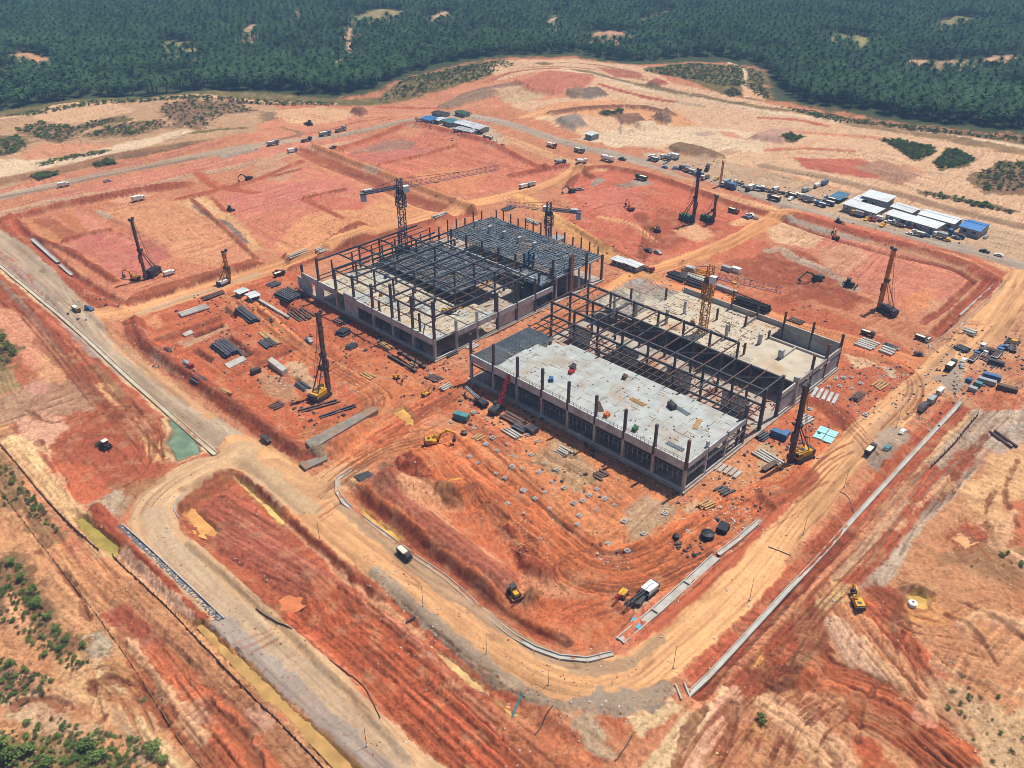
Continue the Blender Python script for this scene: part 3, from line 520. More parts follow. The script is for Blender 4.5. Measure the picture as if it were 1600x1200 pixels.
def soil_mat(name, fine=.5):
    m = bpy.data.materials.new(name); m.use_nodes = True; nt = m.node_tree
    b = nt.nodes['Principled BSDF']; b.inputs['Roughness'].default_value = .95; b.inputs['Specular IOR Level'].default_value = .12
    at = nt.nodes.new('ShaderNodeAttribute'); at.attribute_name = 'soil'
    tc = nt.nodes.new('ShaderNodeTexCoord')
    def noise(sc, det, ro):
        n = nt.nodes.new('ShaderNodeTexNoise'); n.inputs['Scale'].default_value = sc; n.inputs['Detail'].default_value = det; n.inputs['Roughness'].default_value = ro
        nt.links.new(tc.outputs['Object'], n.inputs['Vector']); return n
    def ramp(src, a, b, lo, hi):
        r = nt.nodes.new('ShaderNodeMapRange'); r.inputs['From Min'].default_value = a; r.inputs['From Max'].default_value = b; r.inputs['To Min'].default_value = lo; r.inputs['To Max'].default_value = hi
        nt.links.new(src, r.inputs['Value']); return r.outputs['Result']
    def mul(a, b):
        q = nt.nodes.new('ShaderNodeMath'); q.operation = 'MULTIPLY'; nt.links.new(a, q.inputs[0]); nt.links.new(b, q.inputs[1]); return q.outputs[0]
    n1 = noise(1.3, 10, .78); n2 = noise(5.0, 6, .7)
    vo = nt.nodes.new('ShaderNodeTexVoronoi'); vo.feature = 'DISTANCE_TO_EDGE'; vo.inputs['Scale'].default_value = .9
    wv = nt.nodes.new('ShaderNodeMixRGB'); wv.inputs['Fac'].default_value = .35; nt.links.new(tc.outputs['Object'], wv.inputs['Color1']); nt.links.new(n1.outputs['Color'], wv.inputs['Color2']); nt.links.new(wv.outputs['Color'], vo.inputs['Vector'])
    f = mul(ramp(n1.outputs['Fac'], .34, .66, 1 - fine * .30, 1 + fine * .26), ramp(n2.outputs['Fac'], .3, .7, 1 - fine * .16, 1 + fine * .16))
    f = mul(f, ramp(vo.outputs['Distance'], 0, .07, 1 - fine * .10, 1))
    vm = nt.nodes.new('ShaderNodeVectorMath'); vm.operation = 'SCALE'
    nt.links.new(at.outputs['Color'], vm.inputs[0]); nt.links.new(f, vm.inputs['Scale'])
    nt.links.new(vm.outputs['Vector'], b.inputs['Base Color'])
    bp = nt.nodes.new('ShaderNodeBump'); bp.inputs['Strength'].default_value = .6 * fine; bp.inputs['Distance'].default_value = .45
    nt.links.new(n1.outputs['Fac'], bp.inputs['Height']); nt.links.new(bp.outputs['Normal'], b.inputs['Normal'])
    return m
def water_mat(name, col):
    m = bpy.data.materials.new(name); m.use_nodes = True; nt = m.node_tree
    b = nt.nodes['Principled BSDF']; b.inputs['Roughness'].default_value = .18; b.inputs['Specular IOR Level'].default_value = .35
    tc = nt.nodes.new('ShaderNodeTexCoord'); nz = nt.nodes.new('ShaderNodeTexNoise'); nz.inputs['Scale'].default_value = .35; nz.inputs['Detail'].default_value = 4
    nt.links.new(tc.outputs['Object'], nz.inputs['Vector'])
    rp = nt.nodes.new('ShaderNodeValToRGB'); nt.links.new(nz.outputs['Fac'], rp.inputs['Fac']); c = lin(col)
    rp.color_ramp.elements[0].position = .4; rp.color_ramp.elements[1].position = .68
    rp.color_ramp.elements[0].color = (*(c * .74), 1); rp.color_ramp.elements[1].color = (*np.clip(c * 1.12, 0, .8), 1)
    nt.links.new(rp.outputs['Color'], b.inputs['Base Color'])
    n2 = nt.nodes.new('ShaderNodeTexNoise'); n2.inputs['Scale'].default_value = 3.0
    nt.links.new(tc.outputs['Object'], n2.inputs['Vector'])
    bp = nt.nodes.new('ShaderNodeBump'); bp.inputs['Strength'].default_value = .05; nt.links.new(n2.outputs['Fac'], bp.inputs['Height']); nt.links.new(bp.outputs['Normal'], b.inputs['Normal'])
    return m

# ------------------------------------------------------------------ ground sheet (finer near the site, coarser towards the horizon)
SOILGAIN = 0.84
def build_ground():
    py = np.concatenate([[2600, 1900, 1600, 1450, 1380], np.linspace(1330, -30, 900)])
    Yr = np.array([G(800, p)[1] for p in py])
    Yr = np.concatenate([Yr, [1120, 1280, 1500, 1900, 2600, 4000, 7000, 12000, 20000]])
    u = np.concatenate([-np.geomspace(4200, 960, 34), np.linspace(-930, 930, 1060), np.geomspace(960, 4200, 34)])
    zc = Yr * math.cos(CAM_P) + CAM_H * math.sin(CAM_P)
    X = u[None, :] * zc[:, None] / CAM_F; Y = np.repeat(Yr[:, None], len(u), 1)
    nr, nc = X.shape
    z, col, cls = terrain(X, Y)
    zz = z.reshape(nr, nc)
    co = np.stack([X.ravel(), Y.ravel(), z], 1).astype(np.float32)
    i = (np.arange(nr - 1)[:, None] * nc + np.arange(nc - 1)[None, :]).ravel()
    quads = np.stack([i, i + 1, i + nc + 1, i + nc], 1)
    qc = (cls[quads] == 1).sum(1) >= 2
    col4 = np.concatenate([np.clip(col * SOILGAIN, 0, 1), np.ones((len(col), 1))], 1).astype(np.float32)
    res = []
    for nm, sel in (('ground', ~qc), ('dirt_road', qc)):
        q = quads[sel]; used = np.unique(q); mp = np.full(len(co), -1, np.int64); mp[used] = np.arange(len(used)); q = mp[q]
        me = bpy.data.meshes.new(nm)
        me.vertices.add(len(used)); me.vertices.foreach_set('co', co[used].ravel())
        me.loops.add(q.size); me.loops.foreach_set('vertex_index', q.ravel().astype(np.int32))
        me.polygons.add(len(q)); me.polygons.foreach_set('loop_start', (np.arange(len(q)) * 4).astype(np.int32))
        me.polygons.foreach_set('use_smooth', np.ones(len(q), bool))
        me.update(calc_edges=True)
        a = me.attributes.new('soil', 'FLOAT_COLOR', 'POINT'); a.data.foreach_set('color', col4[used].ravel())
        me.materials.append(soil_mat('earth' if nm == 'ground' else 'packed_earth', 1.0 if nm == 'ground' else .5))
        o = bpy.data.objects.new(nm, me); COL.objects.link(o); o['kind'] = 'structure'; res.append(o)
    return Yr, u, zz
YR, UR, ZZ = build_ground()
def gz(x, y, r=0.0):
    """height of the ground sheet"""
    def one(x, y):
        j = int(np.clip(np.searchsorted(YR, y) - 1, 0, len(YR) - 2)); 
        uu = x * CAM_F / (y * math.cos(CAM_P) + CAM_H * math.sin(CAM_P))
        i = int(np.clip(np.searchsorted(UR, uu) - 1, 0, len(UR) - 2))
        ty = (y - YR[j]) / (YR[j + 1] - YR[j]); tx = (uu - UR[i]) / (UR[i + 1] - UR[i])
        return float((ZZ[j, i] * (1 - tx) + ZZ[j, i + 1] * tx) * (1 - ty) + (ZZ[j + 1, i] * (1 - tx) + ZZ[j + 1, i + 1] * tx) * ty)
    if r <= 0: return one(x, y)
    return sum(one(x + r * math.cos(k), y + r * math.sin(k)) for k in (0, 1.57, 3.14, 4.71)) / 4

# ------------------------------------------------------------------ water
def tag(o, label=None, cat=None, group=None, kind=None):
    if label: o['label'] = label
    if cat: o['category'] = cat
    if group: o['group'] = group
    if kind: o['kind'] = kind
    return o
for s, z, c, lab, nm in PONDS:
    p = smooth(np.vstack([pts(s), pts(s)[:1]]), 4)[:-1]
    ctr = p.mean(0); d = p - ctr; l = np.linalg.norm(d, axis=1, keepdims=True); p = ctr + d * (1 + 1.1 / l)
    me = bpy.data.meshes.new(nm)
    me.from_pydata([(x, y, z) for x, y in p], [], [list(range(len(p)))]); me.update()
    me.materials.append(water_mat('water_' + nm, c))
    o = bpy.data.objects.new(nm, me); COL.objects.link(o); tag(o, lab, kind='structure')
    if me.polygons[0].normal.z < 0: me.flip_normals()

# ------------------------------------------------------------------ mesh building kit
class MB:
    def __init__(s): s.v = []; s.f = []
    def add(s, vs, fs):
        n = len(s.v); s.v += [tuple(q) for q in vs]; s.f += [tuple(i + n for i in f) for f in fs]; return s
    def box(s, c, d, rz=0.0, taper=1.0, ry=0.0):
        hx, hy, hz = d[0] / 2, d[1] / 2, d[2] / 2; r = Matrix.Rotation(rz, 3, 'Z') @ Matrix.Rotation(ry, 3, 'Y'); vs = []
        for z, t in ((-hz, 1), (hz, taper)):
            for x, y in ((-hx, -hy), (hx, -hy), (hx, hy), (-hx, hy)): vs.append(Vector(c) + r @ Vector((x * t, y * t, z)))
        return s.add(vs, [(0, 3, 2, 1), (4, 5, 6, 7), (0, 1, 5, 4), (1, 2, 6, 5), (2, 3, 7, 6), (3, 0, 4, 7)])
    def bar(s, a, b, w, h=None):
        a = Vector(a); b = Vector(b); h = h or w; d = b - a
        if d.length < 1e-6: return s
        d.normalize(); up = Vector((0, 0, 1)) if abs(d.z) < .97 else Vector((1, 0, 0)); x = d.cross(up).normalized() * (w / 2); y = x.cross(d).normalized() * (h / 2)
        vs = [a - x - y, a + x - y, a + x + y, a - x + y, b - x - y, b + x - y, b + x + y, b - x + y]
        return s.add(vs, [(3, 2, 1, 0), (4, 5, 6, 7), (0, 1, 5, 4), (1, 2, 6, 5), (2, 3, 7, 6), (3, 0, 4, 7)])
    def tube(s, a, b, r, r2=None, n=10):
        a = Vector(a); b = Vector(b); r2 = r if r2 is None else r2; d = (b - a).normalized(); up = Vector((0, 0, 1)) if abs(d.z) < .97 else Vector((1, 0, 0)); x = d.cross(up).normalized(); y = d.cross(x)
        vs = [a + (x * math.cos(2 * math.pi * k / n) + y * math.sin(2 * math.pi * k / n)) * r for k in range(n)] + [b + (x * math.cos(2 * math.pi * k / n) + y * math.sin(2 * math.pi * k / n)) * r2 for k in range(n)]
        return s.add(vs, [tuple(range(n)), tuple(range(2 * n - 1, n - 1, -1))] + [(k, n + k, n + (k + 1) % n, (k + 1) % n) for k in range(n)])
    def prism(s, prof, y0, y1):
        """profile in x,z swept along y"""
        n = len(prof); vs = [(x, y0, z) for x, z in prof] + [(x, y1, z) for x, z in prof]
        return s.add(vs, [tuple(range(n)), tuple(range(2 * n - 1, n - 1, -1))] + [(k, n + k, n + (k + 1) % n, (k + 1) % n) for k in range(n)])
    def slab(s, poly, z0, z1):
        n = len(poly); vs = [(x, y, z0) for x, y in poly] + [(x, y, z1) for x, y in poly]
        return s.add(vs, [tuple(range(n - 1, -1, -1)), tuple(range(n, 2 * n))] + [(k, (k + 1) % n, n + (k + 1) % n, n + k) for k in range(n)])
    def mesh(s, name, m):
        me = bpy.data.meshes.new(name); me.from_pydata(s.v, [], s.f); me.update()
        bm = bmesh.new(); bm.from_mesh(me); bmesh.ops.recalc_face_normals(bm, faces=bm.faces); bm.to_mesh(me); bm.free()
        me.materials.append(m); return me
    def build(s, name, m, parent=None, loc=(0, 0, 0), rz=0.0):
        return link(name, s.mesh(name, m), parent, loc, rz)
def link(name, me, parent=None, loc=(0, 0, 0), rz=0.0, scale=None, rot=None):
    o = bpy.data.objects.new(name, me); COL.objects.link(o); o.parent = parent; o.location = loc
    o.rotation_euler = rot if rot is not None else (0, 0, rz)
    if scale is not None: o.scale = scale
    return o
def empty(name, loc, rz=0.0, label=None, cat=None, group=None):
    o = bpy.data.objects.new(name, None); COL.objects.link(o); o.location = loc; o.rotation_euler = (0, 0, rz); o.empty_display_size = .5
    return tag(o, label, cat, group)
def kids(o): return list(o.children)
def copy_tree(o, loc, rz, label=None, group=None, scale=None):
    c = o.copy(); COL.objects.link(c); c.location = loc; c.rotation_euler = (0, 0, rz)
    if scale: c.scale = (scale,) * 3
    if label: c['label'] = label
    if group: c['group'] = group
    def sub(src, dst):
        for ch in CH.get(src.name, src.children):
            k = ch.copy(); COL.objects.link(k); k.parent = dst; sub(ch, k)
    sub(o, c)
    return c
CH = {}
_UNIT = {}
def unit(m):
    """unit cube mesh shared by every straight member of one material"""
    if m.name not in _UNIT: _UNIT[m.name] = MB().box((0, 0, 0), (1, 1, 1)).mesh('member_' + m.name, m)
    return _UNIT[m.name]
def member(name, a, b, w, h, m, parent):
    """straight member between two local points as its own object"""
    a = Vector(a); b = Vector(b); d = b - a; q = d.to_track_quat('X', 'Z')
    o = bpy.data.objects.new(name, unit(m)); COL.objects.link(o); o.parent = parent
    o.location = (a + b) / 2; o.rotation_mode = 'QUATERNION'; o.rotation_quaternion = q; o.scale = (d.length, w, h)
    return o
def block(name, c, d, m, parent, rz=0.0):
    o = bpy.data.objects.new(name, unit(m)); COL.objects.link(o); o.parent = parent; o.location = c; o.scale = d; o.rotation_euler = (0, 0, rz); return o
def direction(p0, p1):
    """heading (radians) from one survey mark to another"""
    a = G(*p0); b = G(*p1); return math.atan2(b[1] - a[1], b[0] - a[0])
def at(px, py, r=1.0, dz=0.0):
    x, y = G(px, py); z = gz(x, y, r); x, y = G(px, py, z); return (x, y, gz(x, y, r) + dz)

M_CONC = mat('concrete', (176, 172, 164), .85, var=.14, scale=.5, dirt=(150, 118, 92), dirt_amt=.3, bump=.2)
M_CONCD = mat('weathered_concrete', (178, 182, 184), .9, var=.2, scale=.6, dirt=(124, 110, 100), dirt_amt=.3, bump=.2)
M_DECK = mat('fresh_deck_concrete', (168, 171, 168), .85, var=.16, scale=.35, dirt=(158, 140, 120), dirt_amt=.42)
M_CREAM = mat('dusty_cream_slab', (186, 174, 154), .9, var=.14, scale=.3, dirt=(176, 132, 96), dirt_amt=.4)
M_STEEL = mat('dark_primed_steel', (80, 80, 86), .6, .2, var=.3, scale=.8, dirt=(92, 74, 66), dirt_amt=.3)
M_STEELR = mat('rusty_brown_steel', (98, 78, 70), .75, .1, var=.3, scale=.9, dirt=(130, 76, 52), dirt_amt=.4)
M_REBAR = mat('blue_grey_reinforcement', (112, 122, 130), .7, .2, var=.3, scale=.5)
M_FORM = mat('dark_formwork', (74, 82, 90), .85, var=.5, scale=.25, dirt=(150, 124, 100), dirt_amt=.4)
M_GRIME = mat('dusty_floor_concrete', (168, 156, 144), .95, var=.25, scale=.4, dirt=(166, 116, 82), dirt_amt=.5)
M_WHITE = mat('white_paint', (226, 226, 222), .5, var=.06, scale=1)
M_YEL = mat('yellow_machine_paint', (214, 160, 42), .45, var=.15, scale=1.2, dirt=(150, 92, 56), dirt_amt=.4)
M_ORG = mat('orange_machine_paint', (204, 108, 44), .5, var=.15, scale=1.2, dirt=(140, 80, 50), dirt_amt=.4)
M_BLK = mat('black_rubber', (34, 32, 32), .8, var=.3, scale=2, dirt=(110, 70, 48), dirt_amt=.3)
M_TRK = mat('muddy_track_steel', (66, 52, 46), .85, .1, var=.35, scale=2, dirt=(140, 80, 52), dirt_amt=.5)
M_GLS = mat('dark_glass', (30, 40, 48), .12, var=.1, spec=.6)
M_RED = mat('red_paint', (176, 44, 46), .5, var=.15, dirt=(120, 70, 50))
M_BLU = mat('blue_paint', (62, 104, 150), .55, var=.2, scale=.7, dirt=(140, 120, 104), dirt_amt=.25)
M_TEAL = mat('teal_paint', (74, 128, 134), .6, var=.2, scale=.8, dirt=(120, 100, 84), dirt_amt=.3)
M_SILV = mat('silver_paint', (176, 180, 184), .35, .4, var=.1, dirt=(150, 110, 84))
M_DARK = mat('dark_grey_paint', (62, 64, 68), .5, .1, var=.25, dirt=(120, 80, 60))
M_ROOF = mat('pale_sheet_roof', (214, 218, 220), .45, .15, var=.08, scale=.5, dirt=(176, 168, 156), dirt_amt=.3)
M_ROOFB = mat('blue_sheet_roof', (66, 122, 182), .5, .1, var=.12, scale=.5, dirt=(140, 150, 160), dirt_amt=.2)
M_WALL = mat('grey_panel_wall', (150, 156, 158), .7, var=.1, scale=.6)
M_WOOD = mat('timber', (176, 138, 92), .85, var=.25, scale=1.5)
M_BLUS = mat('blue_lattice_steel', (44, 92, 124), .6, .2, var=.25, dirt=(90, 90, 90))
M_GRYS = mat('grey_lattice_steel', (92, 90, 104), .6, .3, var=.25, dirt=(120, 84, 66))
M_YELS = mat('yellow_lattice_steel', (190, 132, 58), .6, .2, var=.25, dirt=(140, 80, 50))
M_PURP = mat('mauve_lattice_steel', (150, 116, 138), .6, .2, var=.25, dirt=(120, 90, 80))
M_GREEN = mat('green_sheeting', (58, 96, 74), .7, var=.25)
M_STONE = mat('pale_stone', (186, 178, 166), .95, var=.25, scale=2, bump=.3)
M_STONEB = mat('blue_grey_stone', (104, 112, 124), .95, var=.35, scale=2, bump=.3)

# ------------------------------------------------------------------ the two factories
NB, SB = 8, 8.43          # bays along b
NA, SAa = 9, 8.1          # bays along a
def factory(name, a0, b0, label):
    x, y = AB(a0, b0)
    return empty(name, (x, y, 0.05), SITE, label, 'building')
rng = random.Random(3)
# ---- factory 2 (right): deck in front, open steel frame in the middle, dusty podium behind
F2 = factory('concrete_factory_frame', 132.0, 75.0, 'right hand factory shell with bare pale concrete deck and open steel roof frame')
LB, LA = NB * SB, NA * SAa
block('ground_slab', (LA / 2, LB / 2, .18), (LA + 1.6, LB + 1.6, .36), M_GRIME, F2)
# deck panels, cast bay by bay with open joints
def deck(parent, u0, u1, v0, v1, z, th, m, name='deck_panel', gap=.035, jit=0.0):
    return block(name, ((u0 + u1) / 2, (v0 + v1) / 2, z - th / 2 + rng.uniform(-jit, jit)), (u1 - u0 - gap, v1 - v0 - gap, th), m, parent)
us = [-.1, 4.1, 8.1, 12.1, 16.2, 20.2, 22.3]
for i in range(7):
    v0, v1 = i * SB, (i + 1) * SB
    for k in range(6):
        u0, u1 = us[k], us[k + 1]
        if i == 6:
            lim = [7.9, 8.3, 8.4, 8.0, 5.2, 1.6][k]
            if lim == 0: continue
            v1 = v0 + lim
        for hlf in range(2):
            w0 = v0 + (v1 - v0) * hlf / 2; w1 = v0 + (v1 - v0) * (hlf + 1) / 2
            deck(F2, u0, u1, w0, w1, 8.0, .32, M_DECK, jit=.006)
# exposed reinforcement beyond the cast edge
rb = MB()
for k in range(42): rb.bar((k * .53, 57.0, 7.78), (k * .53, 67.2, 7.78), .09)
for k in range(20): rb.bar((0, 57.2 + k * .52, 7.86), (22.3, 57.2 + k * .52, 7.86), .09)
tag(rb.build('reinforcement', M_REBAR, F2), kind='stuff')
block('formwork_deck', (11.1, 62.6, 7.5), (22.2, 9.6, .12), M_FORM, F2)
# fascia beams on the two visible fronts
for i in range(NB):
    block('fascia_beam', (-.25, (i + .5) * SB, 7.15), (.45, SB - .64, 2.1), M_CONCD, F2)
    block('ground_beam', (-.2, (i + .5) * SB, .55), (.4, SB - .64, 1.1), M_CONC, F2)
    member('edge_beam', (-.1, i * SB + .3, 5.2), (-.1, (i + 1) * SB - .3, 5.2), .3, .35, M_STEEL, F2)
    member('edge_beam', (8.1, i * SB + .3, 7.3), (8.1, (i + 1) * SB - .3, 7.3), .4, .6, M_CONCD, F2)
for k in range(3):
    block('fascia_beam', ((k + .5) * SAa - .1, -.25, 7.25), (SAa - .64, .45, 1.5), M_CONCD, F2)
    block('ground_beam', ((k + .5) * SAa, -.2, .55), (SAa - .64, .4, 1.1), M_CONC, F2)
    member('edge_beam', (k * SAa + .3, -.1, 4.4), ((k + 1) * SAa - .3, -.1, 4.4), .3, .5, M_CONCD, F2)
    member('edge_beam', (k * SAa + .3, -.1, 2.6), ((k + 1) * SAa - .3, -.1, 2.6), .25, .3, M_STEEL, F2)
# shuttering and stored sheets under the front
for i in range(1, 7):
    block('shutter_panel', (6.2 + .6 * (i % 3), (i + .5) * SB, 2.6), (.2, SB - 1.2, 4.4), M_DARK, F2)
props = MB()
for k in range(9):
    for i in range(46): props.bar((1.2 + k * 2.3, 1 + i * 1.4, .3), (1.2 + k * 2.3, 1 + i * 1.4, 7.6), .1)
    for z in (2.6, 5.0): props.bar((1.2 + k * 2.3, 1, z), (1.2 + k * 2.3, 64, z), .08)
tag(props.build('falsework', mat('galvanised_prop', (176, 176, 170), .6, .1, var=.2), F2), kind='stuff')
# columns
for i in range(NB + 1):
    v = i * SB
    top = [14.0, 14.0, 14.1, 14.0, 14.1, 14.2, 14.0, 14.4, 14.2][i]
    member('column', (0, v, .1), (0, v, 6.0), .66, .66, M_CONC, F2); member('column', (0, v, 6.0), (0, v, top), .58, .58, M_STEEL if i else M_STEELR, F2)
    if 0 < i < 8: member('column', (SAa, v, .1), (SAa, v, 7.4), .55, .55, M_CONCD, F2)
    if i < 8: member('column', (22.3, v + .3, .1), (22.3, v + .3, 10.6 if i in (0, 2, 5, 7) else 7.9), .5, .5, M_STEELR, F2)
for k, top in ((1, 9.6), (2, 7.6), (3, 11.4), (4, 12.2), (5, 12.3)):
    member('column', (k * SAa, 0, .1), (k * SAa, 0, top), .75 if k > 2 else .62, .75 if k > 2 else .62, M_STEEL if k > 2 else M_CONCD, F2)
# steel roof frame over the middle bays
ZT = 12.0
for k in (4, 5, 6):
    u = k * SAa - .6
    for i in range(NB + 1):
        if k == 6 and i < 2: continue
        if i: member('column', (u, i * SB, .1), (u, i * SB, ZT), .5, .5, M_STEEL, F2)
    for i in range(NB):
        if k == 6 and i < 2: continue
        member('main_beam', (u, i * SB, ZT - .2), (u, (i + 1) * SB, ZT - .2), .42, .62, M_STEEL, F2)
        if k == 4: member('main_beam', (u, i * SB, 7.7), (u, (i + 1) * SB, 7.7), .36, .5, M_STEEL, F2)
for j in range(17):
    v = j * SB / 2
    u1 = 6 * SAa - .6 if v > 2 * SB - .1 else 5 * SAa - .6
    u0 = 22.6 if j % 2 else 27.0
    member('rafter', (u0, v, ZT - .75 if j % 2 else ZT + .2), (u1, v, ZT + .22), .26, .34, M_STEELR if j % 3 else M_STEEL, F2)
for j in range(33):
    v = j * SB / 4
    member('joist', (22.4, v, 7.55), (4 * SAa - .6, v, 7.55), .2, .3, M_STEELR, F2)
for u in (25.0, 28.0):
    for i in range(NB): member('joist', (u, i * SB, 7.75), (u, (i + 1) * SB, 7.75), .22, .3, M_STEEL, F2)
for j in range(9):
    if j % 2: continue
    member('brace', (5 * SAa - .6, j * SB, ZT), (4 * SAa - .6, min(LB, (j + 1) * SB), ZT), .2, .2, M_STEEL, F2)
for i in range(1, NB, 2): block('wall_panel', (34.5, i * SB, 3.2), (.3, SB * .9, 5.6), M_CONCD, F2)
block('intermediate_slab', (37.5, 38, 4.0), (8, 22, .3), M_GRIME, F2)
# podium behind
for i in range(6):
    for k in range(3):
        if (i, k) in ((0, 2), (1, 2)): continue
        u0 = 48.6 + k * 8.1; deck(F2, u0, u0 + 8.1, i * SB + .3, (i + 1) * SB + .3, 6.6, .4, M_CREAM, jit=.03)
for i in range(2): deck(F2, 64.8, 72.7, i * SB + .4, (i + 1) * SB, 3.2, .4, M_GRIME)
for i in range(6):
    block('parapet_wall', (LA + .1, (i + .5) * SB, 7.0), (.4, SB - .5, 2.2), M_CONC, F2)
    block('retaining_wall', (LA, (i + .5) * SB, 3.0), (.35, SB - .4, 5.8), M_CONCD, F2)
for k in range(5, 9):
    block('parapet_wall', ((k + .5) * SAa, -.25, 6.4), (SAa - .6, .4, 1.5), M_CONC, F2)
    block('retaining_wall', ((k + .5) * SAa, -.1, 2.9), (SAa - .6, .3, 3.2), M_CONCD, F2)
    block('ground_beam', ((k + .5) * SAa, -.35, .6), (SAa - .6, .4, 1.0), M_CONC, F2)
for k, top in ((6, 8.4), (7, 11.4), (8, 11.2), (9, 11.0)):
    member('column', (k * SAa, -.1, .1), (k * SAa, -.1, top), 1.3 if k == 6 else .6, .9 if k == 6 else .6, M_CONC if k == 6 else M_STEELR, F2)
for (u, v, top, w) in ((73, 8.4, 11.5, .5), (73, 16.9, 11.6, .5), (73, 25.3, 12, .5), (73, 33.7, 12.4, .5), (56, 33, 11, .6), (56, 25, 11, .6), (52, 42, 11.2, .7), (61, 42, 10.4, .6), (64, 33, 10.2, .5), (66, 25, 10, .5), (60, 17, 9.6, .9), (57, 9, 9.2, 1.2), (64.6, 16.8, 9, .5), (50, 51, 11, .6), (50, 59, 10.6, .6), (58, 59, 10, .5), (66, 52, 9.6, .5), (73, 42, 9.8, .6), (52, 17, 10, .5)):
    member('column', (u, v, 3.0), (u, v, top), w, w, M_STEELR if w < .6 else M_CONCD, F2)
member('tie_beam', (73, 25.3, 11.8), (73, 33.7, 12.2), .25, .3, M_STEELR, F2); member('tie_beam', (66, 25.3, 7.2), (73, 25.3, 7.2), .5, .7, M_CONC, F2); member('tie_beam', (64.8, .4, 6.7), (64.8, 16.8, 6.7), .5, .9, M_CONC, F2); member('tie_beam', (72.9, 33.7, 7), (72.9, 50, 7), .4, .8, M_CONC, F2); member('tie_beam', (56.7, 8.6, 6.9), (64.6, 8.6, 6.9), .4, .7, M_CONC, F2)
for i in range(6, 8):
    for k in range(3):
        block('formwork_deck', (52.6 + k * 8.1, (i + .5) * SB, 5.4 + .3 * ((i + k) % 2)), (7.6, 7.8, .2), M_CREAM if (i + k) % 3 else M_GRIME, F2)
sc = MB()
for k in range(520):
    u = rng.uniform(49, 73); v = rng.uniform(51, 67); z = rng.uniform(5.3, 6.8); l = rng.uniform(.6, 3.0); an = rng.choice((0, 1.57, rng.uniform(0, 3)))
    sc.bar((u, v, z), (u + l * math.cos(an), v + l * math.sin(an), z + rng.uniform(-.1, .9)), .1, .1)
tag(sc.build('scaffold_clutter', mat('pale_scaffold', (170, 166, 160), .7, .2, var=.3), F2), kind='stuff')
# ---- factory 1 (left): slab with tall front frame, dark reinforcement decks behind
F1 = factory('steel_factory_frame', 132.0, 157.0, 'left hand factory shell with tall dark columns and reinforcement mats on its decks')
NB1, SB1 = 7, 9.0; LB1 = NB1 * SB1
block('ground_slab', (LA / 2, LB1 / 2, .18), (LA + 1.4, LB1 + 1.4, .36), M_GRIME, F1)
for i in range(6):
    for k in range(5):
        u0, v0 = k * 4.7 + .2, i * SB1
        if k == 4 and i in (1, 2): continue
        for h in range(2): deck(F1, u0, u0 + 4.7, v0 + h * 4.5, v0 + h * 4.5 + 4.5, 6.2, .3, M_CREAM if (i + k + h) % 4 else M_DECK, jit=.015)
for i in range(NB1):
    if i != 4: block('fascia_beam', (-.25, (i + .5) * SB1, 6.0), (.45, SB1 - .66, 2.0), M_CONCD, F1)
    block('ground_beam', (-.2, (i + .5) * SB1, .5), (.4, SB1 - .66, 1.0), M_CONC, F1)
for v in (62.4, 54.5): block('wall_panel', (-.2, v - .5, 2.8), (.35, 7.6 if v > 60 else 4.2, 4.4), M_CONCD, F1)
block('wall_panel', (-.25, 37.5, 4.0), (.4, 6.5, 7.0), M_CONCD, F1)
for k in range(6):
    if k != 0: block('fascia_beam', ((k + .5) * SAa, -.25, 5.6), (SAa - .66, .45, 1.7), M_CONCD, F1)
    block('ground_beam', ((k + .5) * SAa, -.2, .4), (SAa - .66, .4, .8), M_CONC, F1)
for k in (3, 4): block('wall_panel', ((k + .5) * SAa, .2, 2.8), (SAa - .7, .3, 4.0), M_CONCD, F1)
for i, top in enumerate((18.4, 17.0, 17.6, 14.6, 14.4, 14.0, 14.6, 9.6)):
    member('column', (0, i * SB1, .1), (0, i * SB1, 7.0), .7, .7, M_CONC, F1); member('column', (0, i * SB1, 7.0), (0, i * SB1, top), .62, .62, M_STEEL, F1)
    if i in (1, 2, 3): member('column', (.4, i * SB1 - 2.6, .1), (.4, i * SB1 - 2.6, top - 4.5), .5, .5, M_STEEL, F1)
for k, top in ((1, 9.8), (2, 9.4), (3, 12.3), (4, 13.4), (5, 11.5), (6, 15.2), (7, 13.6), (8, 12.4), (9, 9.2)):
    member('column', (k * SAa, 0, .1), (k * SAa, 0, top), .62, .62, M_CONCD if k < 3 else M_STEEL, F1)
ZF = 13.6
for i in range(NB1):
    v = i * SB1
    for k in range(1, 5):
        if (i + k) % 7 == 0 and i: continue
        if i: member('column', (k * SAa, v, .1), (k * SAa, v, ZF), .44, .44, M_STEEL, F1)
    zz = (17.0 if i == 0 else 15.6) if i < 2 else ZF
    for k in range(0, 5): member('main_beam', (k * SAa, v, ZF), ((k + 1) * SAa, v, ZF), .36, .5, M_STEEL, F1)
for k in range(0, 5):
    for i in range(NB1 - 1):
        if k == 0 and i > 4: continue
        member('main_beam', (k * SAa, i * SB1, ZF - .06), (k * SAa, (i + 1) * SB1, ZF - .06), .32, .44, M_STEEL, F1)
for j in range(1, 18):
    if j % 3 == 0: continue
    member('rafter', (SAa, j * 3.0, ZF + .3), (5 * SAa - .3, j * 3.0, ZF + .3), .16, .24, M_STEELR if j % 2 else M_STEEL, F1)
member('main_beam', (0, 0, 16.6), (0, SB1, 16.6), .36, .5, M_STEEL, F1); member('main_beam', (0, 0, 16.6), (SAa, SB1, ZF), .3, .4, M_STEEL, F1)
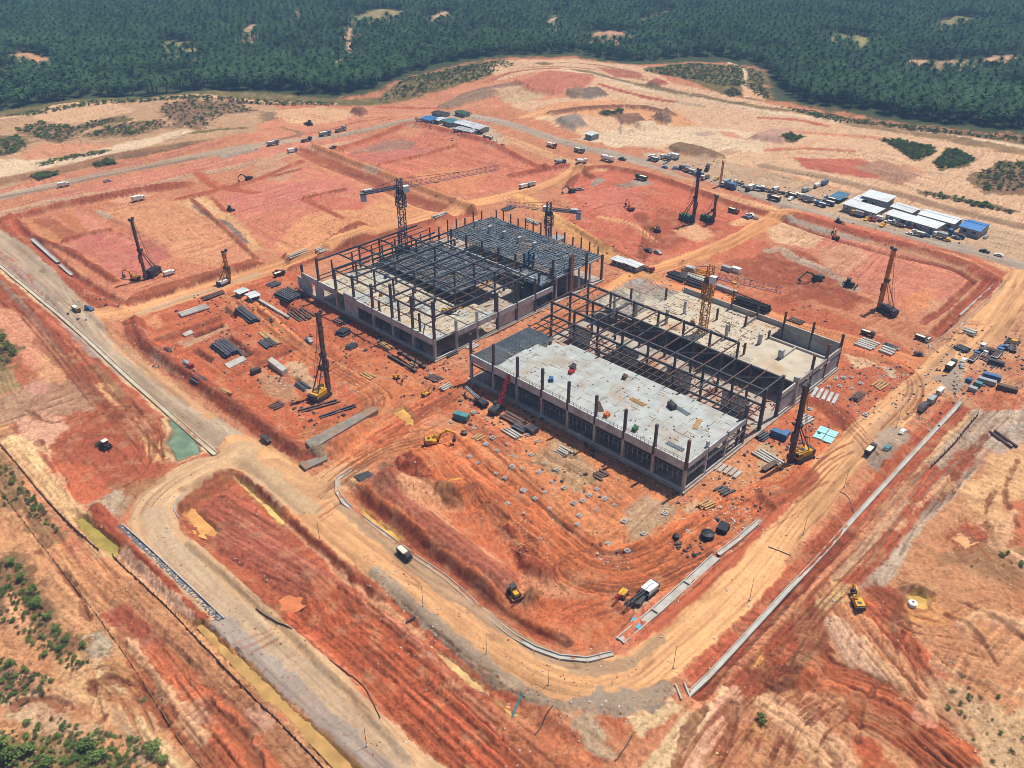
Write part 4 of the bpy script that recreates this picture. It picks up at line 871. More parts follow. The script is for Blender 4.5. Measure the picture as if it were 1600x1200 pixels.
# reinforcement decks
def mat_deck(parent, u0, u1, v0, v1, z, s, m=M_REBAR):
    block('formwork_deck', ((u0 + u1) / 2, (v0 + v1) / 2, z - .12), (u1 - u0, v1 - v0, .14), M_FORM, parent)
    r = MB(); n = int((u1 - u0) / 1.35)
    for k in range(n + 1):
        for seg in range(int((v1 - v0) / 6) + 1):
            if rng.random() < .85: r.bar((u0 + k * 1.35, v0 + seg * 6, z + .08), (u0 + k * 1.35, min(v1, v0 + seg * 6 + 6), z + .08), .2, .16)
    n = int((v1 - v0) / 1.35)
    for k in range(n + 1):
        for seg in range(int((u1 - u0) / 6) + 1):
            if rng.random() < .85: r.bar((u0 + seg * 6, v0 + k * 1.35, z + .24), (min(u1, u0 + seg * 6 + 6), v0 + k * 1.35, z + .24), .2, .16)
    for k in range(260):
        u = rng.uniform(u0, u1 - 2); v = rng.uniform(v0, v1 - 2); a_ = rng.choice((0, 1.57)); l_ = rng.uniform(.5, 2.4); r.bar((u, v, z + .3), (u + l_ * math.cos(a_), v + l_ * math.sin(a_), z + .34), rng.uniform(.1, .5), .12)
    for k in range(60):
        u = rng.uniform(u0, u1); v = rng.uniform(v0, v1); r.bar((u, v, z), (u, v, z + rng.uniform(.4, 1.2)), .1)
    tag(r.build('reinforcement', m, parent), kind='stuff')
mat_deck(F1, 20.5, 43.5, 15, 51, 8.2, .62)
mat_deck(F1, 50.5, 73, .5, 51, 8.6, .62)
for i in range(7): member('edge_beam', (50.5 + i * 3.2, .3, 8.2), (53.7 + i * 3.2, .3, 8.2), .3, .6, M_CONCD, F1)
for u in (51, 56.5, 62, 67.5): member('column', (u, .6, .1), (u, .6, 8.4), .5, .5, M_CONCD, F1); member('column', (u, 9, .1), (u, 9, 8.4), .5, .5, M_CONCD, F1)
mat_deck(F1, 43.8, 50.2, 0.5, 14, 7.6, .7)
for i in range(7): 
    for u in (44.6, 49.9): member('column', (u, i * 7.6 + 2, .1), (u, i * 7.6 + 2, 11.5), .55, .55, M_STEELR if u > 45 else M_STEEL, F1)
for i in range(6): member('main_beam', (44.0, i * 7.6 + 2, 9.0), (44.0, (i + 1) * 7.6 + 2, 9.0), .4, .7, M_CONCD, F1)
for i in range(14):
    v = 2 + i * 3.6
    member('column', (73, v, 6), (73, v, 11.4 + (i * 37 % 5) * .3), .35, .35, M_STEELR, F1)
for i in range(13):
    u = 20 + i * 4.1
    member('column', (u, 52.4, 4), (u, 52.4, 11.0 + (i * 23 % 5) * .4), .36, .36, M_STEELR, F1)
    if i < 12: member('edge_beam', (u, 52.2, 8.2), (u + 4.1, 52.2, 8.2), .3, .5, M_STEEL, F1)
for i in range(5): block('stair_wall', (62 + i * .02, 20 + i * 7.0, 9.6), (1.4, .9, 2.6), M_CONCD, F1)
for (u, v) in ((8, 58), (16, 58), (24, 58), (33, 57)): member('column', (u, v, .1), (u, v, 10.2), .4, .4, M_STEELR, F1)
for j in range(5): member('edge_beam', (0, 54 + j * .01, 8.4 - j * 1.2), (20, 54 + j * .01, 8.4 - j * 1.2), .2, .25, M_STEEL, F1)
sc = MB()
for k in range(420):
    u = rng.uniform(2, 60); v = rng.uniform(1, 58); z = .4; l = rng.uniform(.5, 3.0); an = rng.choice((0, 1.57, rng.uniform(0, 3)))
    sc.bar((u, v, z), (u + l * math.cos(an), v + l * math.sin(an), z + rng.uniform(0, .5)), .25, .2)
tag(sc.build('floor_clutter', M_WOOD, F1), kind='stuff')
sc = MB()
for k in range(500):
    u = rng.uniform(23, 72); v = rng.uniform(1, 66); z = .4; l = rng.uniform(.5, 3.5); an = rng.choice((0, 1.57, rng.uniform(0, 3)))
    sc.bar((u, v, z), (u + l * math.cos(an), v + l * math.sin(an), z + rng.uniform(0, .5)), .28, .22)
tag(sc.build('floor_clutter', mat('rust_clutter', (150, 100, 76), .8, var=.4), F2), kind='stuff')
# small things left on the two decks
def on_deck(F, u, v, z): return F.matrix_world @ Vector((u, v, z)) if False else Vector((*AB(F['_a'] + u, F['_b'] + v), z + .05))
F1['_a'], F1['_b'], F2['_a'], F2['_b'] = 132.0, 157.0, 132.0, 75.0

def starters(F, u0, u1, v0, v1, z, n, seed, m):
    r_ = random.Random(seed); mb = MB()
    for k in range(n):
        u, v = r_.uniform(u0, u1), r_.uniform(v0, v1); q = r_.random()
        if q < .4: mb.bar((u, v, z), (u + r_.uniform(.4, 2.6), v + r_.uniform(-.1, .1), z + .05), .1, .06)
        elif q < .75: mb.bar((u, v, z), (u + r_.uniform(-.1, .1), v + r_.uniform(.4, 2.6), z + .05), .1, .06)
        else: mb.box((u, v, z + .12), (r_.uniform(.12, .45), r_.uniform(.12, .4), r_.uniform(.08, .3)), r_.uniform(0, 3))
    tag(mb.build('deck_litter', m, F), kind='stuff')
starters(F2, .5, 21, 1, 60, 8.0, 130, 4, M_WOOD); starters(F2, .5, 21, 1, 60, 8.0, 110, 5, M_STEELR); starters(F2, 49, 72, 18, 50, 6.62, 260, 6, M_WOOD); starters(F2, 49, 72, 18, 50, 6.62, 200, 16, M_STEELR); starters(F1, 1, 23, 1, 53, 6.2, 300, 7, M_WOOD); starters(F1, 1, 23, 1, 53, 6.2, 260, 8, M_STEELR); starters(F1, 24, 72, 1, 51, 8.95, 300, 9, M_WOOD)
tb = MB()
for i in range(61): tb.bar((-.3, i * 1.1, 8.2), (-.3, i * 1.1, 9.1), .07)
for z in (8.6, 9.05): tb.bar((-.3, 0, z), (-.3, 66, z), .05)
tag(tb.build('edge_rail', M_STEELR, F2), kind='stuff')

MS = .66        # the survey grid unit is about 1.5 m; machines are modelled in metres

# ------------------------------------------------------------------ machines
def lattice(mb, p0, p1, w, h, n, t=.12, tri=False):
    """square or triangular lattice girder from p0 to p1"""
    p0 = Vector(p0); p1 = Vector(p1); d = (p1 - p0); up = Vector((0, 0, 1)) if abs(d.normalized().z) < .9 else Vector((1, 0, 0))
    x = d.cross(up).normalized() * (w / 2); y = x.cross(d).normalized() * (h / 2)
    cs = [-x - y, x - y, y] if tri else [-x - y, x - y, x + y, -x + y]
    for c in cs: mb.bar(p0 + c, p1 + c, t * 1.3)
    for k in range(n):
        a = p0 + d * (k / n); b = p0 + d * ((k + 1) / n)
        for i in range(len(cs)):
            c0 = cs[i]; c1 = cs[(i + 1) % len(cs)]
            mb.bar(a + c0, a + c1, t * .8); mb.bar(a + (c0 if k % 2 else c1), b + (c1 if k % 2 else c0), t * .8)
    return mb
def tower_crane(a, b, H, jl, cl, ang, mm, jm, label, z0=0.0, mw=1.9, blue_base=None):
    x, y = AB(a, b); r = empty('tower_crane', (x, y, z0), SITE + math.radians(ang), label, 'crane', 'tower cranes')
    lattice(MB(), (0, 0, 0), (0, 0, H - 2.2), mw, mw, int(H / 1.7), .16).build('mast', mm, r)
    MB().box((0, 0, .3), (4.5, 4.5, .6)).build('base', M_CONC, r)
    if blue_base: lattice(MB(), (0, 0, 6), (0, 0, blue_base), mw + 1.0, mw + 1.0, 4, .24).build('climbing_frame', M_BLUS, r)
    lattice(MB(), (0, 0, H - 6.5), (0, 0, H - 2.4), mw + .7, mw + .7, 3, .16).build('collar', mm, r)
    MB().tube((0, 0, H - 2.2), (0, 0, H - 1.2), mw * .75, n=14).build('slewing_ring', M_DARK, r)
    c = MB().box((1.5, -1.3, H - .6), (1.8, 1.5, 2.0)).build('cab', M_WHITE, r); MB().box((2.42, -1.3, H - .3), (.06, 1.3, 1.1)).build('window', M_GLS, c)
    lattice(MB(), (0, 0, H - 1.2), (0, 0, H + 2.6), 1.4, 1.4, 3, .16).build('tower_head', mm, r)
    lattice(MB(), (.8, 0, H + .2), (jl, 0, H + .5), 1.3, 1.5, int(jl / 1.7), .075, True).build('jib', jm, r)
    mb = lattice(MB(), (-.8, 0, H), (-cl, 0, H), 1.4, .7, int(cl / 1.6), .14); mb.box((-cl * .5, 0, H - .3), (cl, 1.3, .08)); mb.build('counter_jib', mm, r)
    MB().box((-cl + .9, 0, H - 1.3), (1.6, 1.2, 2.6)).box((-cl + 2.6, 0, H + .4), (2.6, 1.5, 1.1)).build('counterweight', M_CONCD, r)
    MB().bar((0, 0, H + 2.5), (jl * .6, 0, H + 1.2), .1).bar((0, 0, H + 2.5), (-cl + 1, 0, H + .3), .1).build('tie_rod', M_DARK, r)
    t = MB().box((jl * .35, 0, H - .6), (1.3, 1.3, .4)).build('trolley', M_YEL, r); MB().bar((jl * .35, 0, H - .6), (jl * .35, 0, H - 5), .07).box((jl * .35, 0, H - 5.3), (.5, .4, .8)).build('hook_block', M_YEL, t)
    return r
def track(name, x0, x1, y, w, h, root, m=None):
    r = h / 2; prof = []
    for k in range(7): an = math.pi / 2 + math.pi * k / 6; prof.append((x0 + r + r * math.cos(an), r + r * math.sin(an)))
    for k in range(7): an = -math.pi / 2 + math.pi * k / 6; prof.append((x1 - r + r * math.cos(an), r + r * math.sin(an)))
    t = MB().prism(prof, y - w / 2, y + w / 2).build(name, m or M_TRK, root)
    mb = MB(); n = int((x1 - x0) / .38)
    for k in range(n + 1): mb.box((x0 + r * .6 + k * (x1 - x0 - r * 1.2) / n, y, h + .03), (.16, w * 1.02, .1))
    for k in range(4): mb.tube((x0 + .5 + k * (x1 - x0 - 1) / 3, y - w * .55, r * .8), (x0 + .5 + k * (x1 - x0 - 1) / 3, y + w * .55, r * .8), r * .5, n=8)
    mb.build('shoe', M_BLK, t); return t
def piling_rig(px, py, heading, H, body_m, mast_m, label, mw=.9, stays=True, lat=False, kind='piling_rig', s=1.0):
    s *= .82; x, y, z = at(px, py); r = empty(kind, (x, y, z), heading, label, 'piling rig', 'piling rigs')
    # leader stands at the origin, the carrier behind it
    for sd in (-1, 1): track('crawler_track', -7.2 * s, -.6 * s, sd * 1.9 * s, .85 * s, 1.05 * s, r)
    MB().box((-3.9 * s, 0, .85 * s), (4.6 * s, 3.0 * s, .5 * s)).build('undercarriage', M_TRK, r)
    b = MB().box((-4.4 * s, 0, 1.9 * s), (5.2 * s, 2.8 * s, 1.5 * s)).box((-4.0 * s, .2, 2.8 * s), (3.4 * s, 2.3 * s, .5 * s)).build('machine_house', body_m, r)
    MB().box((-3.9 * s, 0, 3.08 * s), (1.4 * s, 1.2 * s, .12)).build('grille', M_DARK, b)
    MB().box((-7.3 * s, 0, 1.8 * s), (1.0 * s, 3.0 * s, 1.7 * s)).build('counterweight', M_DARK, r)
    c = MB().box((-1.7 * s, 1.1 * s, 2.3 * s), (1.6 * s, 1.3 * s, 1.9 * s), taper=.9).build('cab', body_m, r); MB().box((-.92 * s, 1.1 * s, 2.5 * s), (.06, 1.1 * s, 1.1 * s)).box((-1.7 * s, 1.76 * s, 2.5 * s), (1.1 * s, .06, 1.0 * s)).build('window', M_GLS, c)
    m = MB()
    if lat: lattice(m, (0, 0, .3), (0, 0, H), mw, mw, int(H / 1.2), .14)
    else: m.box((0, 0, H / 2 + .2), (mw, mw * .8, H)); m.bar((mw * .62, -.28, .4), (mw * .62, -.28, H), .16).bar((mw * .62, .28, .4), (mw * .62, .28, H), .16)
    if not lat:
        for k in range(int(H / 2.2)): m.box((mw * .1, 0, 1 + k * 2.2), (mw * 1.25, mw * 1.12, .22))
    ld = m.build('leader', mast_m, r)
    MB().box((.3, 0, H + .35), (2.0, .7, .5)).tube((1.1, -.3, H + .6), (1.1, .3, H + .6), .4).tube((-.5, -.3, H + .6), (-.5, .3, H + .6), .35).build('sheave_head', M_DARK, r)
    MB().box((mw * .95, 0, H * .36), (.7, .9, 2.6)).tube((mw * .95, 0, .3), (mw * .95, 0, H * .36), .28, n=8).build('hammer', M_STEELR, r)
    MB().bar((.9, .3, H), (-6.5 * s, .4, 3 * s), .05).bar((.9, -.3, H), (-6.5 * s, -.4, 3 * s), .05).bar((1.2, 0, H + .5), (mw * .95, 0, H * .36 + 1.2), .06).bar((-.6, 0, H + .5), (-4.6 * s, 0, 3.0 * s), .06).build('cable', M_BLK, r)
    if stays:
        for sd in (-1, 1): MB().tube((-5.8 * s, sd * 1.1 * s, 2.4 * s), (-.3, sd * .3, H * .5), .16, n=8).build('backstay', mast_m, r)
        MB().box((-.2, 0, H * .5), (1.1, 1.6, .9)).build('guide_bracket', M_DARK, r)
    MB().bar((-2.0 * s, 0, 1.0 * s), (0, 0, 1.2), .7, .6).build('mast_foot', M_TRK, r)
    return r
def excavator(px, py, heading, m, label, s=1.0, pose=((1.2, 2.0), (4.6, 4.9), (6.9, 3.6), (6.6, .9)), group='excavators'):
    x, y, z = at(px, py); r = empty('excavator', (x, y, z), heading, label, 'excavator', group); r.scale = (s * MS, s * MS, s * MS)
    for sd in (-1, 1): track('crawler_track', -2.0, 2.0, sd * 1.15, .6, .9, r)
    MB().box((0, 0, .75), (2.2, 1.7, .5)).build('undercarriage', M_TRK, r)
    h = MB().box((-.7, 0, 1.55), (3.6, 2.6, 1.1)).box((-1.3, 0, 2.25), (2.2, 2.4, .35)).build('house', m, r)
    MB().box((-1.3, .2, 2.45), (1.0, 1.2, .08)).build('engine_cover', M_DARK, h)
    MB().box((-2.55, 0, 1.5), (.7, 2.7, 1.2), taper=.92).build('counterweight', M_DARK, r)
    c = MB().box((.55, .78, 2.15), (1.5, 1.05, 1.7), taper=.9).build('cab', m, r); MB().box((1.28, .78, 2.3), (.06, .9, 1.1)).box((.55, 1.3, 2.35), (1.1, .06, .9)).box((.55, .78, 3.02), (.7, .6, .05)).build('window', M_GLS, c)
    p = [Vector((q[0], -.2, q[1])) for q in pose]
    mid = p[0] * .5 + p[1] * .5 + Vector((-.35, 0, .55))
    bm_ = MB().bar(p[0], mid, .5, .75).bar(mid, p[1], .46, .6).build('boom', m, r)
    MB().tube(p[0] + Vector((.5, -.3, -.4)), mid + Vector((0, -.3, -.1)), .12, n=8).tube(p[0] + Vector((.5, .3, -.4)), mid + Vector((0, .3, -.1)), .12, n=8).build('hydraulic_ram', M_DARK, bm_)
    MB().bar(p[1] + (p[1] - p[2]) * .22, p[2], .4, .5).build('stick', m, r)
    k = p[3]; MB().prism([(k.x + .45, k.z + .9), (k.x + .5, k.z + .1), (k.x + .1, k.z - .35), (k.x - .6, k.z - .3), (k.x - .75, k.z + .25), (k.x - .2, k.z + .15), (k.x, k.z + .9)], -.85, .45).build('bucket', M_DARK, r)
    MB().bar(p[2], (k.x + .3, -.2, k.z + .8), .25).build('bucket_link', M_DARK, r)
    return r
def bulldozer(px, py, heading, m, label, s=1.0):
    x, y, z = at(px, py); r = empty('bulldozer', (x, y, z), heading, label, 'bulldozer', 'bulldozers'); r.scale = (s * MS, s * MS, s * MS)
    for sd in (-1, 1): track('crawler_track', -1.9, 1.7, sd * 1.0, .6, 1.0, r)
    MB().box((.5, 0, 1.3), (2.3, 1.3, .9), taper=.94).build('engine_hood', m, r); MB().box((-1.1, 0, 1.2), (1.4, 1.5, .9)).build('rear_body', M_DARK, r)
    c = MB().box((-.6, 0, 2.2), (1.4, 1.5, 1.3), taper=.9).build('cab', m, r); MB().box((.12, 0, 2.3), (.06, 1.2, .8)).box((-.6, 0, 2.3), (.9, 1.5, .7)).build('window', M_GLS, c); MB().box((-.6, 0, 2.9), (1.6, 1.7, .12)).build('roof', M_WHITE if 'pale' in label else M_DARK, c)
    MB().prism([(2.5, .1), (2.75, .25), (2.55, .8), (2.75, 1.35), (2.62, 1.38), (2.4, .8), (2.4, .2)], -1.8, 1.8).build('blade', M_STEELR, r)
    for sd in (-1, 1): MB().bar((.2, sd * 1.4, .6), (2.45, sd * 1.4, .5), .2).build('push_arm', m, r)
    MB().bar((-1.8, 0, 1.0), (-2.5, 0, .9), .4).box((-2.55, 0, .6), (.2, .25, 1.2)).build('ripper', M_DARK, r)
    return r
def wheels(r, xs, yw, rad, w):
    for x in xs:
        for sd in (-1, 1):
            t = MB().tube((x, sd * yw - w / 2, rad), (x, sd * yw + w / 2, rad), rad, n=12).build('wheel', M_BLK, r)
            MB().tube((x, sd * yw - w / 2 - .03, rad), (x, sd * yw + w / 2 + .03, rad), rad * .5, n=8).build('rim', M_SILV, t)
PROTO = {}
def make_car(m, kind):
    r = empty(kind, (0, 0, -50))
    if kind == 'pickup_truck':
        MB().prism([(-2.6, .45), (2.55, .45), (2.6, .85), (1.3, 1.08), (-2.6, 1.05)], -.9, .9).build('body', m, r)
        c = MB().prism([(-.7, 1.05), (1.35, 1.05), (.75, 1.72), (-.5, 1.75)], -.82, .82).build('cabin', m, r)
        MB().prism([(-.62, 1.1), (1.22, 1.1), (.72, 1.62), (-.46, 1.64)], -.84, .84).build('window', M_GLS, c)
        MB().box((-1.7, 0, 1.03), (1.6, 1.5, .12)).build('load_bed', M_DARK, r)
    else:
        MB().prism([(-2.2, .4), (2.15, .4), (2.2, .8), (1.2, .98), (-2.15, .98)], -.88, .88).build('body', m, r)
        c = MB().prism([(-1.9, .97), (1.2, .97), (.55, 1.5), (-1.4, 1.52)], -.78, .78).build('cabin', m, r)
        MB().prism([(-1.78, 1.0), (1.06, 1.0), (.5, 1.42), (-1.34, 1.44)], -.8, .8).build('window', M_GLS, c)
    for sd in (-1, 1): MB().box((2.15 if kind == 'car' else 2.56, sd * .6, .72), (.12, .35, .16)).build('headlight', M_WHITE, r)
    wheels(r, (-1.4, 1.4), .82, .36, .24); return r
def make_truck(cabm, bedm, kind):
    r = empty(kind, (0, 0, -50))
    MB().box((0, 0, .95), (7.6, .9, .3)).build('chassis', M_BLK, r)
    c = MB().box((2.95, 0, 2.0), (1.7, 2.4, 1.9), taper=.94).build('cab', cabm, r); MB().box((3.8, 0, 2.35), (.08, 2.0, .8)).box((3.0, 0, 2.4), (.9, 2.36, .6)).build('window', M_GLS, c); MB().box((3.84, 0, 1.2), (.14, 2.3, .4)).build('bumper', M_DARK, c)
    if kind == 'dump_truck':
        b = MB(); b.box((-1.0, 0, 1.35), (5.2, 2.5, .16)); b.box((-1.0, 1.2, 2.1), (5.2, .1, 1.5)).box((-1.0, -1.2, 2.1), (5.2, .1, 1.5)).box((-3.55, 0, 2.1), (.1, 2.3, 1.5)).box((1.55, 0, 2.3), (.12, 2.3, 1.8)).box((2.2, 0, 3.1), (1.4, 2.3, .1))
        for k in range(5):
            for sd in (-1, 1): b.box((-3.2 + k * 1.1, sd * 1.28, 2.1), (.12, .1, 1.5))
        bd = b.build('tipper_body', bedm, r); MB().box((-1.0, 0, 2.62), (5.0, 2.28, .1)).build('tarpaulin', mat('cream_tarpaulin', (226, 212, 190), .8, var=.08), bd)
    elif kind == 'tank_truck':
        t = MB().tube((-3.6, 0, 2.2), (1.7, 0, 2.2), 1.2, n=16).build('tank', bedm, r); MB().tube((-1, 0, 3.3), (-1, 0, 3.6), .35).build('hatch', M_DARK, t)
    elif kind == 'box_truck':
        b = MB().box((-1.0, 0, 2.4), (5.3, 2.45, 2.3)).build('cargo_box', bedm, r); MB().box((-3.68, 0, 2.4), (.06, 2.2, 2.0)).build('rear_door', M_WALL, b)
    elif kind == 'mixer_truck':
        d = MB().tube((-3.4, 0, 2.9), (-1.6, 0, 2.5), .75, 1.25, n=14).tube((-1.6, 0, 2.5), (1.2, 0, 2.1), 1.25, .9, n=14).build('mixing_drum', bedm, r); MB().box((-3.7, 0, 3.0), (.5, .8, .9)).build('chute', M_DARK, r)
    else:
        MB().box((-1.0, 0, 1.4), (5.6, 2.4, .18)).box((1.75, 0, 1.9), (.1, 2.3, .9)).build('flat_bed', bedm, r)
        mb = MB()
        for k in range(5): mb.box((-1.0, -.9 + k * .45, 1.7), (5.0, .3, .35))
        mb.build('load', M_STEELR, r)
    wheels(r, (-2.9, -1.7, 2.6), 1.05, .5, .36); return r
def place(proto, px, py, heading, label, cat, group, s=1.0):
    x, y, z = at(px, py, 1.5)
    o = copy_tree(proto, (x, y, z - .03), heading, label, group, s * MS); o['category'] = cat; return o
MC = {'silver': M_SILV, 'white': M_WHITE, 'black': M_DARK, 'red': M_RED, 'blue': M_BLU, 'teal': M_TEAL, 'yellow': M_YEL, 'orange': M_ORG, 'green': M_GREEN, 'grey': M_WALL}
def vehicle(kind, c1, c2, px, py, hd, label, s=1.0):
    k = (kind, c1, c2)
    if k not in PROTO: PROTO[k] = make_car(MC[c1], kind) if kind in ('car', 'pickup_truck') else make_truck(MC[c1], MC[c2], kind)
    h = direction(*hd) if isinstance(hd, tuple) else hd
    return place(PROTO[k], px, py, h, label, {'car': 'car', 'pickup_truck': 'pickup'}.get(kind, 'truck'), 'vehicles on the site', s)
def finish_protos():
    for r in PROTO.values():
        for c in list(r.children_recursive): bpy.data.objects.remove(c)
        bpy.data.objects.remove(r)
HA, HB = SITE, SITE + math.pi / 2            # headings along the two site axes

tower_crane(163, 206.7, 30.5, 36, 13.2, -16, M_GRYS, M_PURP, 'tall dark tower crane rising from the left factory shell, jib to the right', blue_base=11)
tower_crane(211, 186, 15.5, 15.5, 11.5, 117, M_GRYS, M_PURP, 'squat dark tower crane behind the left factory with a short mauve jib', z0=.1)
tower_crane(186.6, 106.6, 24.3, 19.5, 8.2, -79, M_YELS, M_PURP, 'tower crane with yellow mast and white mauve jib over the right factory')
x, y = AB(184.2, 170.4); r = empty('crane_mast', (x, y, .3), SITE, 'short bright blue lattice mast standing inside the left factory', 'mast'); lattice(MB(), (0, 0, 0), (0, 0, 12), 2.2, 2.2, 8, .3).build('lattice', M_BLUS, r); MB().box((0, 0, .2), (3.4, 3.4, .5)).build('base', M_CONC, r)
x, y = AB(190, 157.6); r = empty('crane_mast', (x, y, .3), SITE, 'slim yellow mast at the right edge of the left factory', 'mast'); lattice(MB(), (0, 0, 0), (0, 0, 13.5), .9, .9, 10, .22).build('lattice', M_YELS, r); MB().box((0, 0, .2), (2, 2, .5)).build('base', M_CONC, r)
x, y, z = at(1125, 291); r = empty('lattice_mast', (x, y, z), 0, 'thin orange lattice mast in the far service yard', 'mast'); lattice(MB(), (0, 0, 0), (0, 0, 11), .6, .6, 9, .14).build('lattice', M_ORG, r); MB().box((0, 0, .2), (1.6, 1.6, .4)).build('base', M_CONC, r)

piling_rig(1235, 722, direction((1250, 727), (1230, 735)), 20.5, M_YEL, M_STEELR, 'yellow piling rig with a rust brown leader right of the right factory', mw=.9)
piling_rig(513, 612, direction((485, 632), (512, 613)), 22.5, M_YEL, M_STEELR, 'tall dark piling rig beside the yard between pond and left factory', mw=.85)
piling_rig(229, 436, direction((244, 427), (228, 437)), 20.5, M_DARK, M_STEELR, 'dark piling rig with slender leader on the far left pink pad', mw=.62)
piling_rig(356, 430, direction((346, 434), (357, 429)), 10.2, M_WHITE, M_YELS, 'small piling rig with white body on the road left of the left factory', mw=.7, lat=True, s=.7)
piling_rig(1082, 349, direction((1066, 342), (1082, 349)), 20.5, M_GREEN, M_STEEL, 'taller black piling rig of the pair on the far red pad', mw=.8)
piling_rig(1113, 349, direction((1099, 344), (1112, 350)), 10.5, M_GREEN, M_STEELR, 'shorter piling rig of the pair on the far red pad', mw=.55, s=.9)
piling_rig(1374, 482, direction((1396, 494), (1375, 482)), 19.3, M_DARK, M_YELS, 'dark piling rig with orange brown leader on the right pink pad', mw=.85)

excavator(677, 695, direction((677, 695), (704, 692)), M_YEL, 'yellow excavator beside the dark red mound before the right factory', 1.15)
excavator(211, 437, direction((213, 435), (193, 432)), M_YEL, 'yellow excavator next to the far left piling rig')
excavator(1339, 946, direction((1341, 953), (1331, 930)), M_YEL, 'yellow excavator on the churned ground at lower right', 1.0, pose=((1.2, 2.0), (4.2, 3.6), (5.6, 2.6), (4.6, .7)))
excavator(1276, 438, direction((1277, 437), (1242, 441)), M_GREEN, 'dark green excavator with long arm on the right dark red pad', 1.15, pose=((1.2, 2.0), (5.6, 4.4), (8.3, 2.0), (8.4, .8)))
excavator(893, 301, direction((893, 301), (872, 305)), M_GREEN, 'green excavator reaching left across the far haul road', 1.0)
excavator(985, 328, direction((985, 328), (974, 320)), M_ORG, 'brown excavator standing alone in the far red pad', 1.0)
excavator(1305, 374, direction((1305, 374), (1296, 362)), M_ORG, 'orange excavator on the cream corner of the right pad', 1.0)
excavator(666, 618, direction((664, 618), (676, 610)), M_YEL, 'small yellow excavator on the track before the left factory', .7)
excavator(388, 281, direction((388, 281), (372, 285)), M_DARK, 'dark excavator at the far side of the left pads', 1.0)
excavator(620, 592, direction((620, 592), (632, 600)), M_YEL, 'tiny yellow digger below the front corner of the left factory', .6)
bulldozer(165, 699, direction((169, 701), (157, 694)), M_DARK, 'dark bulldozer with pale roof in the red field left of the pond', 1.15)
bulldozer(803, 928, direction((800, 922), (812, 936)), M_YEL, 'dark muddy bulldozer pushing a brown heap above the curved drain', 1.15)
bulldozer(1327, 447, direction((1322, 445), (1340, 450)), M_DARK, 'dark bulldozer between excavator and rig on the right pad', 1.3)
bulldozer(1026, 362, direction((1032, 365), (1020, 358)), M_YEL, 'yellow bulldozer in front of the two far rigs', 1.2)
bulldozer(360, 329, direction((356, 327), (366, 331)), M_DARK, 'small bulldozer on the far left pad near the dark trench', 1.0)
bulldozer(1134, 293, direction((1128, 291), (1140, 295)), M_YEL, 'yellow bulldozer on the service road behind the far rigs', 1.2)
bulldozer(483, 194, direction((488, 195), (478, 193)), M_DARK, 'dark bulldozer on the far red earth at top left', 1.4)
bulldozer(1310, 350, direction((1302, 349), (1318, 352)), M_DARK, 'dark bulldozer on the berm below the site offices', 1.1)

V = vehicle
V('dump_truck', 'black', 'black', 632, 869, ((622, 859), (642, 878)), 'dump truck with cream tarpaulin on the curved haul road', .82)
V('pickup_truck', 'silver', 'silver', 483, 533, ((478, 529), (490, 538)), 'silver pickup on the orange track beside the tall rig')
V('dump_truck', 'black', 'black', 1359, 706, ((1352, 712), (1366, 698)), 'black dump truck driving up the right haul road', .8)
V('car', 'teal', 'teal', 1386, 702, HA, 'teal car parked at the edge of the right haul road')
V('pickup_truck', 'black', 'black', 415, 684, ((408, 679), (422, 689)), 'dark pickup on the grey road near the pond junction')
V('box_truck', 'black', 'black', 1441, 641, HA, 'front black truck of the row beside the long concrete drain', .85)
V('box_truck', 'black', 'grey', 1455, 629, HA, 'second black truck of the row beside the long concrete drain', .85)
V('box_truck', 'white', 'white', 1468, 615, HA, 'white truck at the end of the row beside the drain', .7)
V('car', 'white', 'white', 1410, 676, HA, 'white car just below the row of black trucks', .9)
V('box_truck', 'white', 'white', 100, 292, ((92, 293), (108, 290)), 'white truck on the far left service road', .9)
V('pickup_truck', 'silver', 'silver', 168, 284, ((160, 286), (175, 282)), 'silver pickup following on the far left service road')
V('box_truck', 'white', 'white', 217, 314, ((209, 316), (226, 312)), 'white truck on the pad behind the far left rig', 1.0)
V('tank_truck', 'white', 'white', 949, 252, HB, 'white tank truck beside the far red slope', 1.3)
V('box_truck', 'white', 'white', 818, 294, ((812, 296), (824, 292)), 'left white truck of the pair on the far haul road', .85)
V('box_truck', 'white', 'silver', 831, 291, ((825, 293), (838, 288)), 'right white truck of the pair on the far haul road', .85)
V('dump_truck', 'blue', 'black', 1209, 313, HB, 'dark dump truck on the road left of the site offices', 1.1)
V('dump_truck', 'white', 'black', 1236, 308, HB, 'dump truck with white cab parked left of the offices', 1.0)
V('pickup_truck', 'silver', 'silver', 905, 297, ((900, 297), (912, 296)), 'silver pickup below the green excavator on the far pad', 1.2)
V('flatbed_truck', 'grey', 'grey', 532, 204, ((520, 207), (544, 201)), 'long flatbed truck on the grey road behind the pads', 1.3)
V('dump_truck', 'grey', 'grey', 508, 211, ((498, 213), (518, 209)), 'grey dump truck following the long flatbed', 1.3)
V('dump_truck', 'grey', 'grey', 427, 227, ((418, 229), (436, 225)), 'grey dump truck alone on the far left grey road', 1.2)
V('flatbed_truck', 'black', 'black', 479, 221, ((470, 223), (488, 219)), 'dark flatbed truck on the far grey road', 1.1)
V('box_truck', 'blue', 'white', 457, 238, ((450, 240), (466, 236)), 'blue truck with white box beside the far trench', .95)
V('pickup_truck', 'black', 'black', 521, 231, ((515, 233), (527, 229)), 'black pickup above the far trench', 1.2)
V('mixer_truck', 'blue', 'grey', 875, 257, ((868, 258), (882, 256)), 'grey mixer truck at the far corner of the red pad', 1.1)
V('mixer_truck', 'white', 'white', 908, 256, ((900, 257), (916, 255)), 'white mixer truck at the far corner of the red pad', 1.1)
